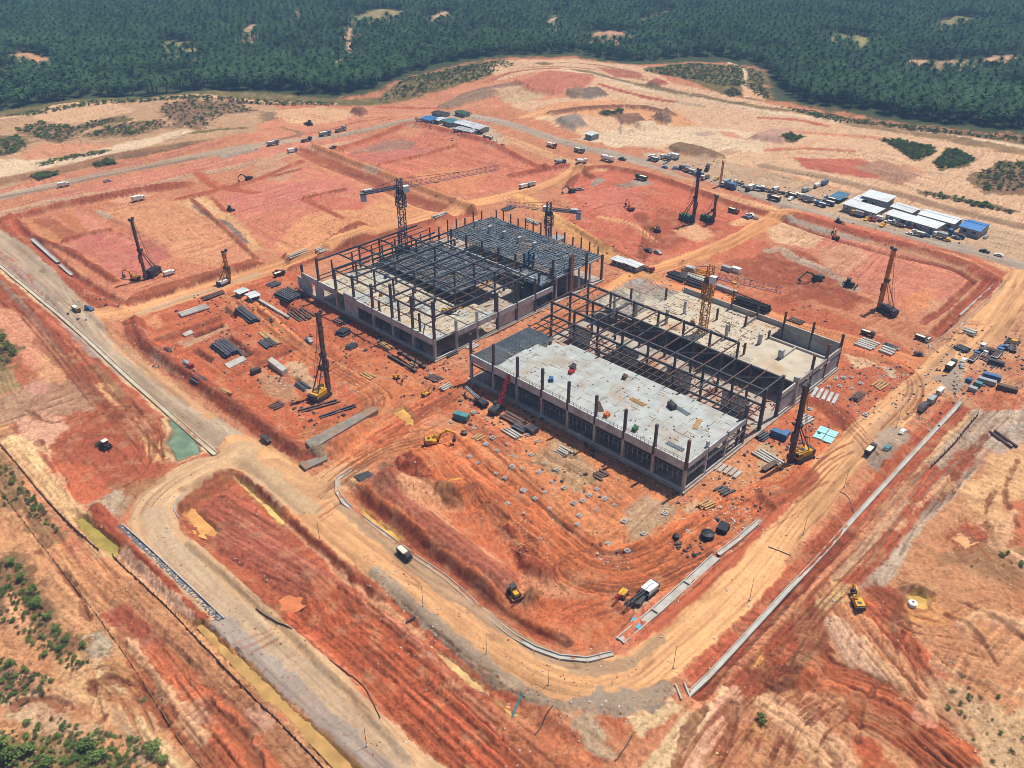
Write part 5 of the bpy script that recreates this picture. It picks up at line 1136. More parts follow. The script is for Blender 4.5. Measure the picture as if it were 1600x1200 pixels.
V('dump_truck', 'grey', 'grey', 905, 238, ((897, 236), (913, 240)), 'grey dump truck on the far sand road', 1.1)
V('dump_truck', 'red', 'white', 862, 230, ((855, 228), (870, 232)), 'red cab truck on the far sand road', 1.1)
V('flatbed_truck', 'red', 'red', 1012, 423, ((1005, 420), (1020, 426)), 'red truck in front of the white trailers behind the left factory', .95)
V('pickup_truck', 'black', 'black', 1013, 393, ((1008, 391), (1018, 396)), 'black pickup right of the yellow bulldozer tracks', 1.1)
V('car', 'silver', 'silver', 1028, 396, ((1022, 394), (1034, 399)), 'silver car next to the black pickup on the far pad', 1.1)
V('dump_truck', 'orange', 'black', 1146, 332, ((1140, 330), (1153, 334)), 'orange and black truck behind the shorter far rig', .9)
V('car', 'blue', 'blue', 1165, 341, HB, 'blue car in the cluster right of the far rigs', 1.1)
V('car', 'white', 'white', 1172, 337, HB, 'white car in the cluster right of the far rigs', 1.1)
V('pickup_truck', 'silver', 'silver', 1178, 342, HB, 'silver pickup in the cluster right of the far rigs', 1.1)
V('dump_truck', 'black', 'black', 1355, 524, ((1346, 521), (1364, 527)), 'black dump truck behind the right factory corner', .8)
V('dump_truck', 'white', 'black', 1440, 532, ((1432, 529), (1448, 535)), 'dark truck with white cab at the corner of the right pad', .85)
V('pickup_truck', 'black', 'black', 1436, 555, ((1428, 552), (1444, 558)), 'black pickup at the junction right of the right factory', .9)
V('mixer_truck', 'white', 'grey', 1040, 250, HB, 'mixer truck in the far service yard', 1.1)
V('box_truck', 'white', 'white', 1052, 248, HB, 'white box truck parked in the far service yard', 1.1)
V('box_truck', 'black', 'black', 1105, 266, HB + 2, 'dark truck beside the thin orange mast', 1.0)
V('box_truck', 'white', 'grey', 1258, 300, HA, 'white van at the left end of the parked row', .9)
V('pickup_truck', 'white', 'white', 1264, 297, HA, 'second white vehicle of the parked row left of the offices', 1.0)
V('box_truck', 'white', 'white', 1276, 293, HA, 'third white vehicle of the parked row left of the offices', .8)
V('box_truck', 'blue', 'blue', 1288, 289, HA, 'blue truck at the far end of the parked row', .9)
V('dump_truck', 'white', 'black', 1296, 315, HB, 'white and black truck below the blue frames left of the offices', 1.0)
V('pickup_truck', 'white', 'white', 1273, 317, HB, 'white pickup on the verge left of the offices', 1.1)
V('car', 'blue', 'blue', 1392, 346, HB, 'blue car at the left front of the long office row', 1.1)
V('car', 'white', 'white', 1388, 348, HB, 'white car at the left front of the long office row', 1.1)
V('car', 'silver', 'silver', 1439, 355, HA, 'silver car under the long office eaves', 1.0)
V('car', 'black', 'black', 1450, 358, HA, 'black car under the long office eaves', 1.0)
V('pickup_truck', 'red', 'red', 1425, 358, HB, 'red pickup on the roadside below the offices', 1.0)
V('car', 'red', 'red', 1363, 346, HB, 'red car on the road below the offices', 1.0)
V('flatbed_truck', 'blue', 'blue', 1494, 370, HB, 'long blue flatbed truck right of the offices', 1.2)
V('pickup_truck', 'black', 'black', 1538, 394, HB, 'black pickup on the road right of the offices', 1.0)
V('car', 'white', 'white', 1560, 400, HB, 'white car on the road at far right', 1.0)
V('car', 'grey', 'grey', 1540, 372, HA, 'grey car behind the blue roofed shed', 1.0)
V('dump_truck', 'yellow', 'grey', 120, 486, ((112, 480), (128, 491)), 'yellow cab truck by the grey gravel heap at left', .8)
V('pickup_truck', 'blue', 'blue', 140, 484, ((132, 482), (148, 487)), 'blue pickup by the grey gravel heap at left', 1.0)
V('mixer_truck', 'red', 'grey', 295, 577, ((288, 573), (302, 581)), 'red mixer truck at the edge of the western road', .8)
V('pickup_truck', 'black', 'black', 263, 549, ((258, 546), (268, 552)), 'black pickup on the slope inside the western road', .9)
V('box_truck', 'white', 'white', 265, 430, HA, 'white box truck just right of the far left rig', .75)
V('dump_truck', 'black', 'black', 437, 431, ((428, 434), (446, 428)), 'dark truck on the road left of the left factory', .8)
V('pickup_truck', 'red', 'red', 433, 426, ((425, 429), (441, 423)), 'red pickup on the road left of the left factory', .9)
V('dump_truck', 'green', 'green', 1002, 281, HB, 'green truck on the far road above the red pad', 1.1)
_k = 0
for _lab, _g, _p0, _p1, _n, _hh in (('vehicle parked in the dense line along the far service yard', 'vehicles lined up in the far service yard', (1015, 252), (1105, 278), 11, HB), ('vehicle parked in the dense line left of the site offices', 'vehicles lined up left of the offices', (1110, 284), (1300, 322), 16, HB), ('vehicle parked among the huts of the far top yard', 'vehicles among the far huts', (650, 186), (790, 224), 13, HB), ('vehicle parked along the road front of the offices', 'vehicles along the office front', (1330, 340), (1500, 380), 12, HB), ('vehicle standing among the stores beyond the ring road', 'vehicles in the right edge yard', (1480, 575), (1590, 545), 9, HA)):
    for _i in range(_n):
        _t = (_i + random.uniform(.1, .9)) / _n; _kind = random.choice(('car', 'pickup_truck', 'box_truck', 'dump_truck', 'flatbed_truck')); _c = random.choice(('white', 'white', 'silver', 'black', 'blue', 'grey', 'yellow')); _c2 = random.choice(('white', 'grey', 'black', 'blue'))
        _o = V(_kind, _c, _c2 if 'truck' in _kind and _kind != 'pickup_truck' else _c, _p0[0] + (_p1[0] - _p0[0]) * _t + random.uniform(-4, 4), _p0[1] + (_p1[1] - _p0[1]) * _t + random.uniform(-6, 5), _hh + random.choice((0, 0, 1.57, .3)), _lab, random.uniform(.9, 1.15)); _o['group'] = _g
V('pickup_truck', 'black', 'black', 972, 250, HB, 'black pickup beside the white tank truck', 1.2)
finish_protos()

# ------------------------------------------------------------------ site offices and sheds
def shed(p0, p1, w, h, label, roof=M_ROOF, wall=M_WALL, rise=1.0, name='site_office', mono=False, open_=False, nwin=None, cat='building'):
    """shed whose floor centreline runs between two survey marks"""
    w *= .64; h *= .62; rise *= .6; x0, y0 = G(*p0); x1, y1 = G(*p1); l = math.hypot(x1 - x0, y1 - y0); cx, cy = (x0 + x1) / 2, (y0 + y1) / 2
    r = empty(name, (cx, cy, min(gz(x0, y0), gz(x1, y1), gz(cx, cy)) - .05), math.atan2(y1 - y0, x1 - x0), label, cat, 'site offices')
    if not open_:
        MB().box((0, 0, h / 2), (l, w, h)).build('wall', wall, r)
        n = nwin or max(2, int(l / 3.2))
        for sd in (-1, 1):
            for k in range(n):
                xx = -l / 2 + (k + .5) * l / n
                if sd == -1 and k % 4 == 2:
                    d = MB().box((xx, sd * (w / 2 + .03), 1.05), (.95, .08, 2.1)).build('door', M_BLU, r); MB().box((xx + .35, sd * (w / 2 + .09), 1.0), (.08, .06, .2)).build('handle', M_SILV, d)
                else:
                    f = MB().box((xx, sd * (w / 2 + .02), h * .58), (1.3, .06, 1.0)).build('window', M_GLS, r); MB().box((xx, sd * (w / 2 + .05), h * .58 - .55), (1.5, .12, .08)).build('sill', M_WHITE, f)
    else:
        for sx in (-1, -.33, .33, 1):
            for sd in (-1, 1): MB().box((sx * (l / 2 - .2), sd * (w / 2 - .2), h / 2), (.2, .2, h)).build('post', M_STEEL, r)
    o = .5; n = max(4, int(l / .9))
    for sd in ((1,) if mono else (-1, 1)):
        mb = MB(); ya, za, yb, zb = (-w / 2 - o, h + .05, w / 2 + o, h + rise) if mono else (sd * (w / 2 + o), h + .02, 0, h + rise)
        for k in range(n):                                   # ribbed sheets
            xa = -l / 2 - o + k * (l + 2 * o) / n; xb = xa + (l + 2 * o) / n; xm = xb - .1
            mb.add([(xa, ya, za), (xm, ya, za), (xm, yb, zb), (xa, yb, zb), (xa, ya, za + .08), (xm, ya, za + .08), (xm, yb, zb + .08), (xa, yb, zb + .08)], [(3, 2, 1, 0), (4, 5, 6, 7), (0, 1, 5, 4), (1, 2, 6, 5), (2, 3, 7, 6), (3, 0, 4, 7)])
            mb.bar((xb - .06, ya, za + .09), (xb - .06, yb, zb + .09), .1, .12)
        mb.build('roof_slope', roof, r)
    if not open_ and l > 9:
        for k in range(int(l / 4)): MB().box((-l / 2 + 1.5 + k * 3.9, -w / 2 - .3, h * .75), (.6, .35, .45)).build('air_conditioner', M_WHITE, r)
    if not mono:
        if not open_:
            for sx in (-1, 1): MB().add([(sx * l / 2, -w / 2, h), (sx * l / 2, w / 2, h), (sx * l / 2, 0, h + rise * .97), (sx * (l / 2 - .1), -w / 2, h), (sx * (l / 2 - .1), w / 2, h), (sx * (l / 2 - .1), 0, h + rise * .97)], [(0, 1, 2), (5, 4, 3), (0, 3, 4, 1), (1, 4, 5, 2), (2, 5, 3, 0)]).build('gable', wall, r)
        MB().box((0, 0, h + rise + .12), (l + 1, .5, .1)).build('ridge_cap', roof, r)
    return r
shed((1322, 326), (1372, 341), 9, 4.6, 'long pale roofed office nearest the road, left of the row', mono=True, rise=.8)
shed((1338, 319), (1348, 322), 9, 5.0, 'low annex with pale roof beside the tall pale block', rise=.7)
shed((1350, 318), (1388, 328), 11, 7.0, 'tallest pale roofed block at the back of the offices', mono=True, rise=.9)
shed((1397, 330), (1429, 340), 9, 4.5, 'pale roofed office between the tall block and the long row', rise=.9)
shed((1388, 341), (1424, 352), 8, 4.0, 'left half of the long front office row with pale roof', mono=True, rise=.7)
shed((1426, 352), (1466, 364), 9, 4.2, 'right half of the long front office row with pale roof', mono=True, rise=.8)
r = shed((1440, 343), (1494, 358), 11, 5.2, 'wide pale roofed office at the back right with one red roof end', rise=1.1)
shed((1505, 360), (1535, 368), 14, 4.6, 'shed with a bright blue curved roof right of the offices', roof=M_ROOFB, rise=1.6, name='storage_shed')
shed((1302, 309), (1318, 313), 14, 2.6, 'low blue roofed open shelter left of the offices', roof=mat('faded_blue_roof', (70, 110, 140), .6, var=.2, scale=.4), mono=True, rise=.3, name='open_shelter', open_=True)
shed((718, 200), (757, 211), 10, 4.5, 'long grey roofed shed at the far top corner of the site', name='storage_shed', roof=M_ROOF, rise=1.0)
shed((716, 208), (742, 214), 7, 3.4, 'lower grey shed in front of the long far shed', name='storage_shed', roof=M_CONCD, rise=.6)
shed((666, 189), (680, 193), 10, 3.6, 'blue roofed hut in the far top yard', name='storage_shed', roof=M_ROOFB, rise=.7)
shed((684, 191), (692, 193), 9, 3.0, 'small white and blue hut beside the far blue hut', name='storage_shed', rise=.5)
shed((700, 194), (712, 198), 10, 3.2, 'green grey hut in the far top yard', name='storage_shed', roof=M_TEAL, rise=.6)
shed((680, 180), (698, 184), 8, 3.2, 'dark roofed hut behind the far blue hut', name='storage_shed', roof=M_DARK, rise=.5)
shed((716, 181), (730, 185), 7, 3.0, 'green roofed hut at the start of the far grey road', name='storage_shed', roof=M_GREEN, rise=.5)
shed((920, 213), (930, 216), 8, 4.0, 'lone white cabin on the far sandy ground', name='site_cabin', rise=.6)
shed((960, 410), (977, 416), 5, 3.2, 'left white trailer behind the left factory', name='site_cabin', rise=.25)
shed((979, 416), (999, 424), 5, 3.4, 'right white trailer behind the left factory', name='site_cabin', rise=.25)
shed((866, 376 + 0), (876, 380), 6, 2.8, 'small grey hut behind the left factory frame', name='site_cabin', roof=M_WALL, rise=.3)
shed((390, 470), (402, 466), 5, 2.8, 'white hut by the track left of the left factory', name='site_cabin', rise=.4)
shed((372, 463), (384, 458), 4, 2.4, 'smaller white hut beside the white hut', name='site_cabin', rise=.3)

# ------------------------------------------------------------------ containers, tanks and stores
def container(px, py, hd, l, w, h, m, label, name='shipping_container', cat='container'):
    x, y, z = at(px, py, 1.2); r = empty(name, (x, y, z), hd, label, cat, 'containers and stores'); r.scale = (MS, MS, MS) if px < 1480 else (MS * .75,) * 3
    mb = MB(); mb.box((0, 0, h / 2), (l, w, h)); n = max(3, int(l / .7))
    for k in range(n):
        for sd in (-1, 1): mb.box((-l / 2 + (k + .5) * l / n, sd * (w / 2 + .04), h / 2), (l / n * .5, .08, h * .86))
    mb.build('shell', m, r); MB().box((0, 0, h + .04), (l * .98, w * .96, .06)).build('roof', m, r)
    d = MB().box((l / 2 + .03, -w * .24, h * .5), (.06, w * .44, h * .86)).build('door', m, r); MB().bar((l / 2 + .09, -w * .1, .3), (l / 2 + .09, -w * .1, h - .3), .06).build('lock_bar', M_SILV, d)
    MB().box((l / 2 + .03, w * .24, h * .5), (.06, w * .44, h * .86)).build('door', m, r)
    return r
container(721, 655, HB + .3, 6, 2.6, 2.5, M_TEAL, 'teal container before the left end of the right factory')
container(1217, 683, HB + .1, 6, 2.5, 2.5, M_BLU, 'dark blue container left of the right hand rig')
container(1228, 680, HA, 3, 2.0, 1.6, M_BLU, 'small blue box butting onto the dark blue container', 'site_box', 'box')
container(1549, 592, HB + .15, 9, 3, 2.8, M_BLU, 'blue container at the right edge yard')
container(1541, 599, HB + .15, 9, 2.8, 2.6, M_WALL, 'grey container in front of the blue one at right')
container(1573, 610, HB + .15, 10, 2.8, 2.6, M_STEELR, 'rust brown container at the right edge yard')
container(1519, 611, HB, 4, 3, 2.4, M_WALL, 'small grey cabin beside the ring road at right', 'site_cabin', 'cabin')
container(1527, 603, HB, 4, 3, 2.4, M_TEAL, 'small green grey cabin behind the small grey one', 'site_cabin', 'cabin')
container(1513, 597, HB, 3, 2.4, 2.2, M_BLU, 'small blue box near the grey cabins at right', 'site_box', 'box')
container(1556, 570, HB + .1, 8, 2.6, 2.6, M_DARK, 'dark container with red end at the right edge yard')
container(1135, 423, HB, 5, 2.4, 2.4, M_WALL, 'grey cabin beyond the crane jib behind the right factory')
container(1150, 425, HB, 5, 2.4, 2.4, M_WHITE, 'white cabin beyond the crane jib behind the right factory', 'site_cabin', 'cabin')
container(1128, 453, HB, 6, 2.2, 2.0, M_WALL, 'pale grey container of the row under the crane jib')
container(1142, 458, HB, 6, 2.2, 2.0, M_CONC, 'concrete coloured container ending the row under the crane jib')
container(830, 674, HB, 4.5, 3.6, 1.8, M_DARK, 'black sided crate with pale lid before the right factory', 'site_box', 'box')
container(505, 577, HB, 3, 2, 1.6, M_DARK, 'dark box left of the tall rig base', 'site_box', 'box')
container(400, 583, HA, 4, 2.2, 2, M_DARK, 'dark box on the sandy yard left of the white slab', 'site_box', 'box')
def tank(px, py, rad, h, m, label, flat=False):
    x, y, z = at(px, py); r = empty('water_tank', (x, y, z), .3, label, 'tank', 'tanks'); r.scale = (MS, MS, MS)
    MB().tube((0, 0, 0), (0, 0, h), rad, rad * .97, n=20).build('shell', m, r)
    MB().tube((0, 0, h), (0, 0, h + .25), rad * .97, rad * .35, n=20).build('lid', m, r); MB().tube((0, 0, h + .2), (0, 0, h + .45), .3).build('hatch', M_DARK, r)
    mb = MB()
    for k in range(3): mb.tube((0, 0, h * (.25 + .25 * k) - .05), (0, 0, h * (.25 + .25 * k) + .05), rad * 1.03, n=20)
    mb.build('hoop', m, r); return r
tank(1425, 946, 1.25, 1.2, M_WHITE, 'round white tank beside the muddy yellow pool')
container(1129, 829, HA + .2, 4.0, 3.2, 2.0, mat('black_plastic', (26, 30, 36), .5, var=.2), 'black ribbed tank box beside the rubble strip', 'tank_box', 'tank')
tank(1105, 839, 2.1, 1.7, MATS['black_plastic'], 'round black tank left of the ribbed black box')
tank(1056, 840, 1.0, 1.1, MATS['black_plastic'], 'small round black tank on the swirling tracks')
tank(725, 678, 1.2, 1.0, M_DARK, 'dark round drum beside the yellow excavator')

# ------------------------------------------------------------------ stacked members, each one its own thing
def stack(p0, p1, n, w, h, gap, m, name, label, cat, layers=1, jit=.06):
    """n long members lying side by side, first one between the two survey marks"""
    x0, y0 = G(*p0); x1, y1 = G(*p1); d = Vector((x1 - x0, y1 - y0, 0)); l = d.length; d.normalize(); s = Vector((-d.y, d.x, 0))
    me = None
    for q in range(layers):
        for k in range(n - q):
            c = Vector(((x0 + x1) / 2, (y0 + y1) / 2, 0)) + s * ((k + q * .5) * (w + gap)) + d * random.uniform(-.35, .35)
            zz = (gz(x0, y0) + gz(x1, y1) + 2 * gz(c.x, c.y)) / 4 + h / 2 - .02 + q * (h + .02)
            if me is None:
                mb = MB()
                if name == 'pipe': mb.tube((-l / 2, 0, 0), (l / 2, 0, 0), h / 2, n=12)
                elif name == 'steel_girder': mb.box((0, 0, h * .44), (l, w, h * .12)).box((0, 0, -h * .44), (l, w, h * .12)).box((0, 0, 0), (l, w * .25, h * .76))
                else: mb.box((0, 0, 0), (l, w, h))
                me = mb.mesh(name, m)
            o = link(name, me, None, (c.x, c.y, zz), math.atan2(d.y, d.x) + random.uniform(-jit, jit) * .3)
            tag(o, label, cat, label)
stack((330, 541), (354, 560), 6, .7, .6, .15, M_STEEL, 'steel_girder', 'dark steel beam in the stack left of the pale slab', 'beam', 2)
stack((367, 486), (392, 506), 4, .7, .6, .2, M_STEEL, 'steel_girder', 'dark steel beam in the stack above the sandy strip', 'beam', 2)
stack((404, 534), (418, 544), 5, .6, .5, .15, M_STEEL, 'steel_girder', 'short dark beam in the small stack beside the timber', 'beam')
stack((406, 520), (430, 539), 2, 1.0, .35, .2, M_WOOD, 'timber_plank', 'pale timber plank beside the small beam stack', 'plank')
stack((283, 496), (326, 482), 3, .9, .9, .2, M_CONC, 'pipe', 'long pale pipe at the top of the left yard', 'pipe')
stack((428, 461), (452, 473), 8, .6, .55, .2, M_STEEL, 'steel_girder', 'dark steel beam in the wide stack by the left factory wall', 'beam', 2)
stack((405, 470), (452, 497), 1, .9, .7, .2, M_CONC, 'concrete_pile', 'long white concrete pile beside the orange track', 'pile')
stack((449, 489), (470, 503), 6, .5, .4, .5, M_STEELR, 'steel_girder', 'rusty beam in the loose stack below the left factory', 'beam', 1, .5)
stack((608, 556), (651, 582), 2, 1.0, .8, 2.2, M_STEELR, 'steel_girder', 'rusty girder of the pair at the front corner of the left factory', 'beam')
stack((352, 533), (386, 558), 1, 1.3, .5, .3, M_STEELR, 'steel_girder', 'wide dark girder right of the beam stack', 'beam')
stack((782, 652), (813, 669), 3, .8, .8, .25, M_STEELR, 'steel_girder', 'brown girder lying before the right factory front', 'beam', 1)
stack((799, 668), (817, 678), 3, .7, .7, .2, M_STEEL, 'steel_girder', 'short dark girder beside the black sided crate', 'beam', 1)
stack((785, 674), (808, 688), 3, .5, .5, .3, M_CONC, 'concrete_pile', 'pale pile lying left of the crate', 'pile')
stack((1146, 748), (1157, 738), 6, .9, .5, .35, M_CONC, 'concrete_pile', 'short pale concrete pile in the row below the right factory', 'pile')
stack((1301, 632), (1309, 617), 5, .8, .6, .55, M_CONCD, 'concrete_pile', 'grey concrete pile in the row right of the right factory', 'pile')
stack((1291, 692), (1297, 684), 2, 2.2, .3, .2, mat('pale_teal_sheet', (150, 206, 208), .6, var=.1), 'sheet_panel', 'near pale teal sheet bundle right of the piling rig', 'panel')
stack((1298, 682), (1304, 674), 2, 2.2, .3, .2, MATS['pale_teal_sheet'], 'sheet_panel', 'far pale teal sheet bundle right of the piling rig', 'panel')
stack((1176, 708), (1213, 730), 4, .5, .4, .35, M_CONC, 'concrete_pile', 'long pale pile lying left of the yellow rig', 'pile')
stack((1192, 737), (1214, 724), 1, 1.3, 1.0, .3, M_STEELR, 'steel_girder', 'boxy brown girder under the yellow rig', 'beam')
stack((1042, 432), (1068, 441), 4, .9, .8, .3, M_DARK, 'pipe', 'dark pipe in the left bundle behind the right factory', 'pipe', 2)
stack((1070, 443), (1098, 453), 4, .9, .8, .3, M_DARK, 'pipe', 'dark pipe in the right bundle behind the right factory', 'pipe', 2)
stack((1064, 430), (1100, 443), 3, 1.0, .8, .3, M_CONC, 'concrete_pile', 'pale pile in the bundle left of the yellow crane mast', 'pile')
stack((1146, 476), (1196, 492), 5, .7, .7, .2, M_BLK, 'pipe', 'black pipe in the heap behind the podium wall', 'pipe', 3)
stack((470, 645), (530, 628), 2, .5, .4, .6, M_STEELR, 'steel_girder', 'rusty pile lying below the tall rig', 'beam')
stack((500, 655), (556, 636), 2, .4, .35, .5, M_STEEL, 'steel_girder', 'thin dark pile lying below the tall rig', 'beam')
stack((536, 527), (548, 520), 4, .8, .7, .2, M_DARK, 'steel_girder', 'short black girder beside the left factory base', 'beam', 2)
stack((1372, 548), (1392, 556), 4, .9, .7, .5, M_CONC, 'concrete_pile', 'pale pile in the row along the bend right of the factory', 'pile')
stack((1335, 538), (1362, 548), 5, .8, .6, .4, M_CONC, 'concrete_pile', 'pale pile in the long row behind the right factory', 'pile')
stack((1545, 675), (1580, 700), 2, .8, .7, .6, M_STEELR, 'pipe', 'rusty pipe of the pair at the right edge', 'pipe')
stack((425, 450), (440, 444), 4, .7, .5, .2, M_STEEL, 'steel_girder', 'dark beam beside the road bend left of the left factory', 'beam')
stack((318, 470), (352, 458), 3, .6, .5, .3, M_STEELR, 'steel_girder', 'rusty beam at the top edge of the left yard', 'beam')
def slab(s, h, m, name, label, cat):
    p = pts(s); c = p.mean(0); z = gz(c[0], c[1], 1.5)
    o = MB().slab([(x - c[0], y - c[1]) for x, y in p], -.3, h).build(name, m, None, (c[0], c[1], z)); return tag(o, label, cat)
slab('351,570 380,557 386,563 358,577', .35, M_CONC, 'concrete_plate', 'pale concrete slab below the dark beam stack', 'slab')
slab('419,570 426,565 450,583 442,588', 1.6, M_CONC, 'concrete_block', 'long pale concrete block on the sandy yard', 'block')
slab('285,523 298,516 303,521 290,527', .35, M_CONC, 'concrete_plate', 'small pale slab with a dark post in the left yard', 'slab')
slab('553,746 575,738 588,746 567,757', .12, M_DARK, 'dark_sheet', 'dark sheet lying beside the curved drain head', 'sheet')
M_GCON = mat('grey_stained_concrete', (134, 126, 114), .9, var=.25, scale=.6, dirt=(150, 104, 74), dirt_amt=.4)
slab('478,704 584,648 592,654 490,716', .9, M_GCON, 'retaining_strip', 'long grey concrete strip below the tall rig', 'retaining strip')
slab('468,728 512,714 512,722 478,738', .4, M_GCON, 'concrete_apron', 'grey concrete apron at the road junction', 'slab')
slab('985,972 990,962 998,968 1003,985 996,984', .1, mat('bright_blue_sheet', (86, 160, 190), .6, var=.12), 'tarpaulin', 'blue tarpaulin draped at the open concrete channel', 'tarpaulin')
slab('988,948 1018,912 1026,914 1000,950', 1.1, M_DARK, 'dark_sheet_pile', 'long dark pile of sheets behind the blue tarpaulin', 'sheets')

for _k, (_a, _b, _n, _m, _nm, _lab) in enumerate((
    ((640, 578), (662, 566), 4, M_WOOD, 'timber_plank', 'timber plank in the lane between the factories, lower end'), ((700, 560), (716, 552), 5, M_STEEL, 'steel_girder', 'dark girder in the lane left of the right factory corner'), ((735, 548), (748, 541), 4, M_CONC, 'concrete_pile', 'pale pile in the lane between the two factories'), ((862, 470), (880, 462), 4, M_STEELR, 'steel_girder', 'rusty girder in the lane beside the yellow mast'), ((905, 452), (925, 444), 4, M_CONC, 'concrete_pile', 'pale pile at the far end of the lane'), ((590, 540), (606, 549), 4, M_WOOD, 'timber_plank', 'timber plank beside the left factory front'), ((520, 500), (536, 508), 5, M_STEELR, 'steel_girder', 'rusty girder below the left factory wall end'), ((548, 548), (560, 541), 4, M_STEEL, 'steel_girder', 'dark girder on the track above the tall rig'), ((665, 590), (682, 598), 4, M_STEELR, 'steel_girder', 'rusty girder before the front corner of the left factory'), ((692, 612), (706, 604), 3, M_CONC, 'concrete_pile', 'pale pile near the red lane before the factories'), ((745, 690), (757, 683), 3, M_WOOD, 'timber_plank', 'timber plank among the pile caps'), ((868, 705), (884, 714), 4, M_CONC, 'concrete_pile', 'pale pile on the sandy square before the right factory'), ((925, 742), (940, 750), 4, M_STEELR, 'steel_girder', 'rusty girder close to the right factory front'), ((1100, 800), (1116, 792), 4, M_WOOD, 'timber_plank', 'timber plank below the near corner of the right factory'), ((1130, 775), (1144, 768), 4, M_STEEL, 'steel_girder', 'dark girder right of the near factory corner'), ((1190, 690), (1204, 682), 4, M_STEEL, 'steel_girder', 'dark girder beside the dark blue container'), ((1255, 665), (1272, 656), 4, M_CONC, 'concrete_pile', 'pale pile behind the yellow rig'), ((1340, 628), (1352, 618), 4, M_STEELR, 'steel_girder', 'rusty girder in the yard right of the factory'), ((1375, 610), (1388, 600), 4, M_WOOD, 'timber_plank', 'timber plank in the yard right of the factory'), ((1378, 540), (1400, 548), 3, M_STEEL, 'steel_girder', 'dark girder along the bend behind the factory'), ((1230, 500), (1252, 508), 4, M_STEELR, 'steel_girder', 'rusty girder behind the podium wall'), ((1090, 465), (1112, 474), 4, M_CONC, 'concrete_pile', 'pale pile behind the podium scaffold'), ((900, 395), (918, 402), 4, M_STEELR, 'steel_girder', 'rusty girder behind the left factory'), ((820, 345), (838, 352), 4, M_CONC, 'concrete_pile', 'pale pile beside the far yellow track'), ((790, 330), (806, 323), 4, M_STEEL, 'steel_girder', 'dark girder at the far corner of the left factory'), ((680, 345), (700, 338), 4, M_CONC, 'concrete_pile', 'pale pile beside the road behind the left factory'), ((500, 400), (520, 392), 4, M_CONC, 'concrete_pile', 'pale pile on the verge behind the left factory end'), ((455, 410), (482, 400), 3, M_CONC, 'pipe', 'pale pipe on the verge left of the left factory'), ((300, 600), (312, 608), 4, M_STEEL, 'steel_girder', 'dark girder beside the western road'), ((345, 618), (358, 626), 3, M_WOOD, 'timber_plank', 'timber plank beside the western road'), ((430, 640), (446, 632), 4, M_STEELR, 'steel_girder', 'rusty girder on the lower left yard'), ((460, 600), (474, 611), 4, M_STEEL, 'steel_girder', 'dark girder on the sandy yard left of the rig'), ((565, 585), (580, 594), 3, M_WOOD, 'timber_plank', 'timber plank right of the tall rig'), ((1490, 545), (1508, 553), 5, M_STEEL, 'steel_girder', 'dark girder in the yard at right beyond the ring road'), ((1530, 560), (1548, 568), 5, M_STEELR, 'steel_girder', 'rusty girder in the yard at right beyond the ring road'), ((1500, 520), (1520, 527), 5, M_CONC, 'concrete_pile', 'pale pile in the yard at right beyond the ring road'), ((1570, 535), (1590, 542), 5, M_DARK, 'pipe', 'dark pipe in the yard at the right edge'))):
    stack(_a, _b, _n, .45 if _k % 2 else .55, .4, .25, _m, _nm, _lab, {'timber_plank': 'plank', 'steel_girder': 'girder', 'concrete_pile': 'pile', 'pipe': 'pipe'}[_nm], 1 + _k % 2, .25)

# ------------------------------------------------------------------ crawler crane, screening machine, deck crane
def boom_crane(loc, hd, bl, el, bm, hm, label, s=1.0, name='crawler_crane'):
    r = empty(name, loc, hd, label, 'crane'); s *= .8; r.scale = (s, s, s)
    for sd in (-1, 1): track('crawler_track', -2.4, 2.4, sd * 1.4, .7, .9, r)
    MB().box((-.6, 0, 1.6), (4.0, 2.6, 1.3)).build('house', hm, r); c = MB().box((1.0, 1.0, 2.0), (1.3, 1.0, 1.6)).build('cab', hm, r); MB().box((1.67, 1.0, 2.2), (.06, .9, .9)).build('window', M_GLS, c)
    MB().box((-2.7, 0, 1.5), (.7, 2.6, 1.2)).build('counterweight', M_DARK, r)
    tip = (1.2 + bl * math.cos(el), 0, 1.6 + bl * math.sin(el)); lattice(MB(), (1.2, 0, 1.6), tip, .8, .8, int(bl / 1.1), .16).build('boom', bm, r)
    MB().bar((-1.8, 0, 2.4), tip, .08).bar(tip, (tip[0], 0, max(.8, tip[2] - 3)), .06).build('cable', M_BLK, r); MB().box((tip[0], 0, max(.6, tip[2] - 3.2)), (.4, .4, .7)).build('hook_block', M_YEL, r)
    return r
x, y, z = at(776, 643); boom_crane((x, y, z), direction((776, 643), (783, 637)), 10.5, .93, M_RED, M_DARK, 'crawler crane with a red lattice boom at the right factory front')
x, y = AB(132 + 14, 157 + 10); boom_crane((x, y, 6.25), SITE - 1.0, 7, .35, M_YEL, M_YEL, 'small yellow crane parked on the left factory slab', .7, 'deck_crane')
x, y, z = at(752, 632); boom_crane((x, y, z), direction((752, 632), (725, 612)), 9, .12, M_WALL, M_DARK, 'crane with its boom laid flat left of the red boom crane', .85)
x, y, z = at(1012, 927); boom_crane((x, y, z), direction((1016, 922), (988, 945)), 8, .1, M_DARK, M_WHITE, 'pale crawler machine with a dark boom beside the open channel', .95, 'crawler_machine')
x, y, z = at(972, 932); boom_crane((x, y, z), direction((975, 930), (962, 945)), 5, .5, M_RED, M_YEL, 'little yellow machine with a red boom on the ochre patch', .6, 'crawler_machine')

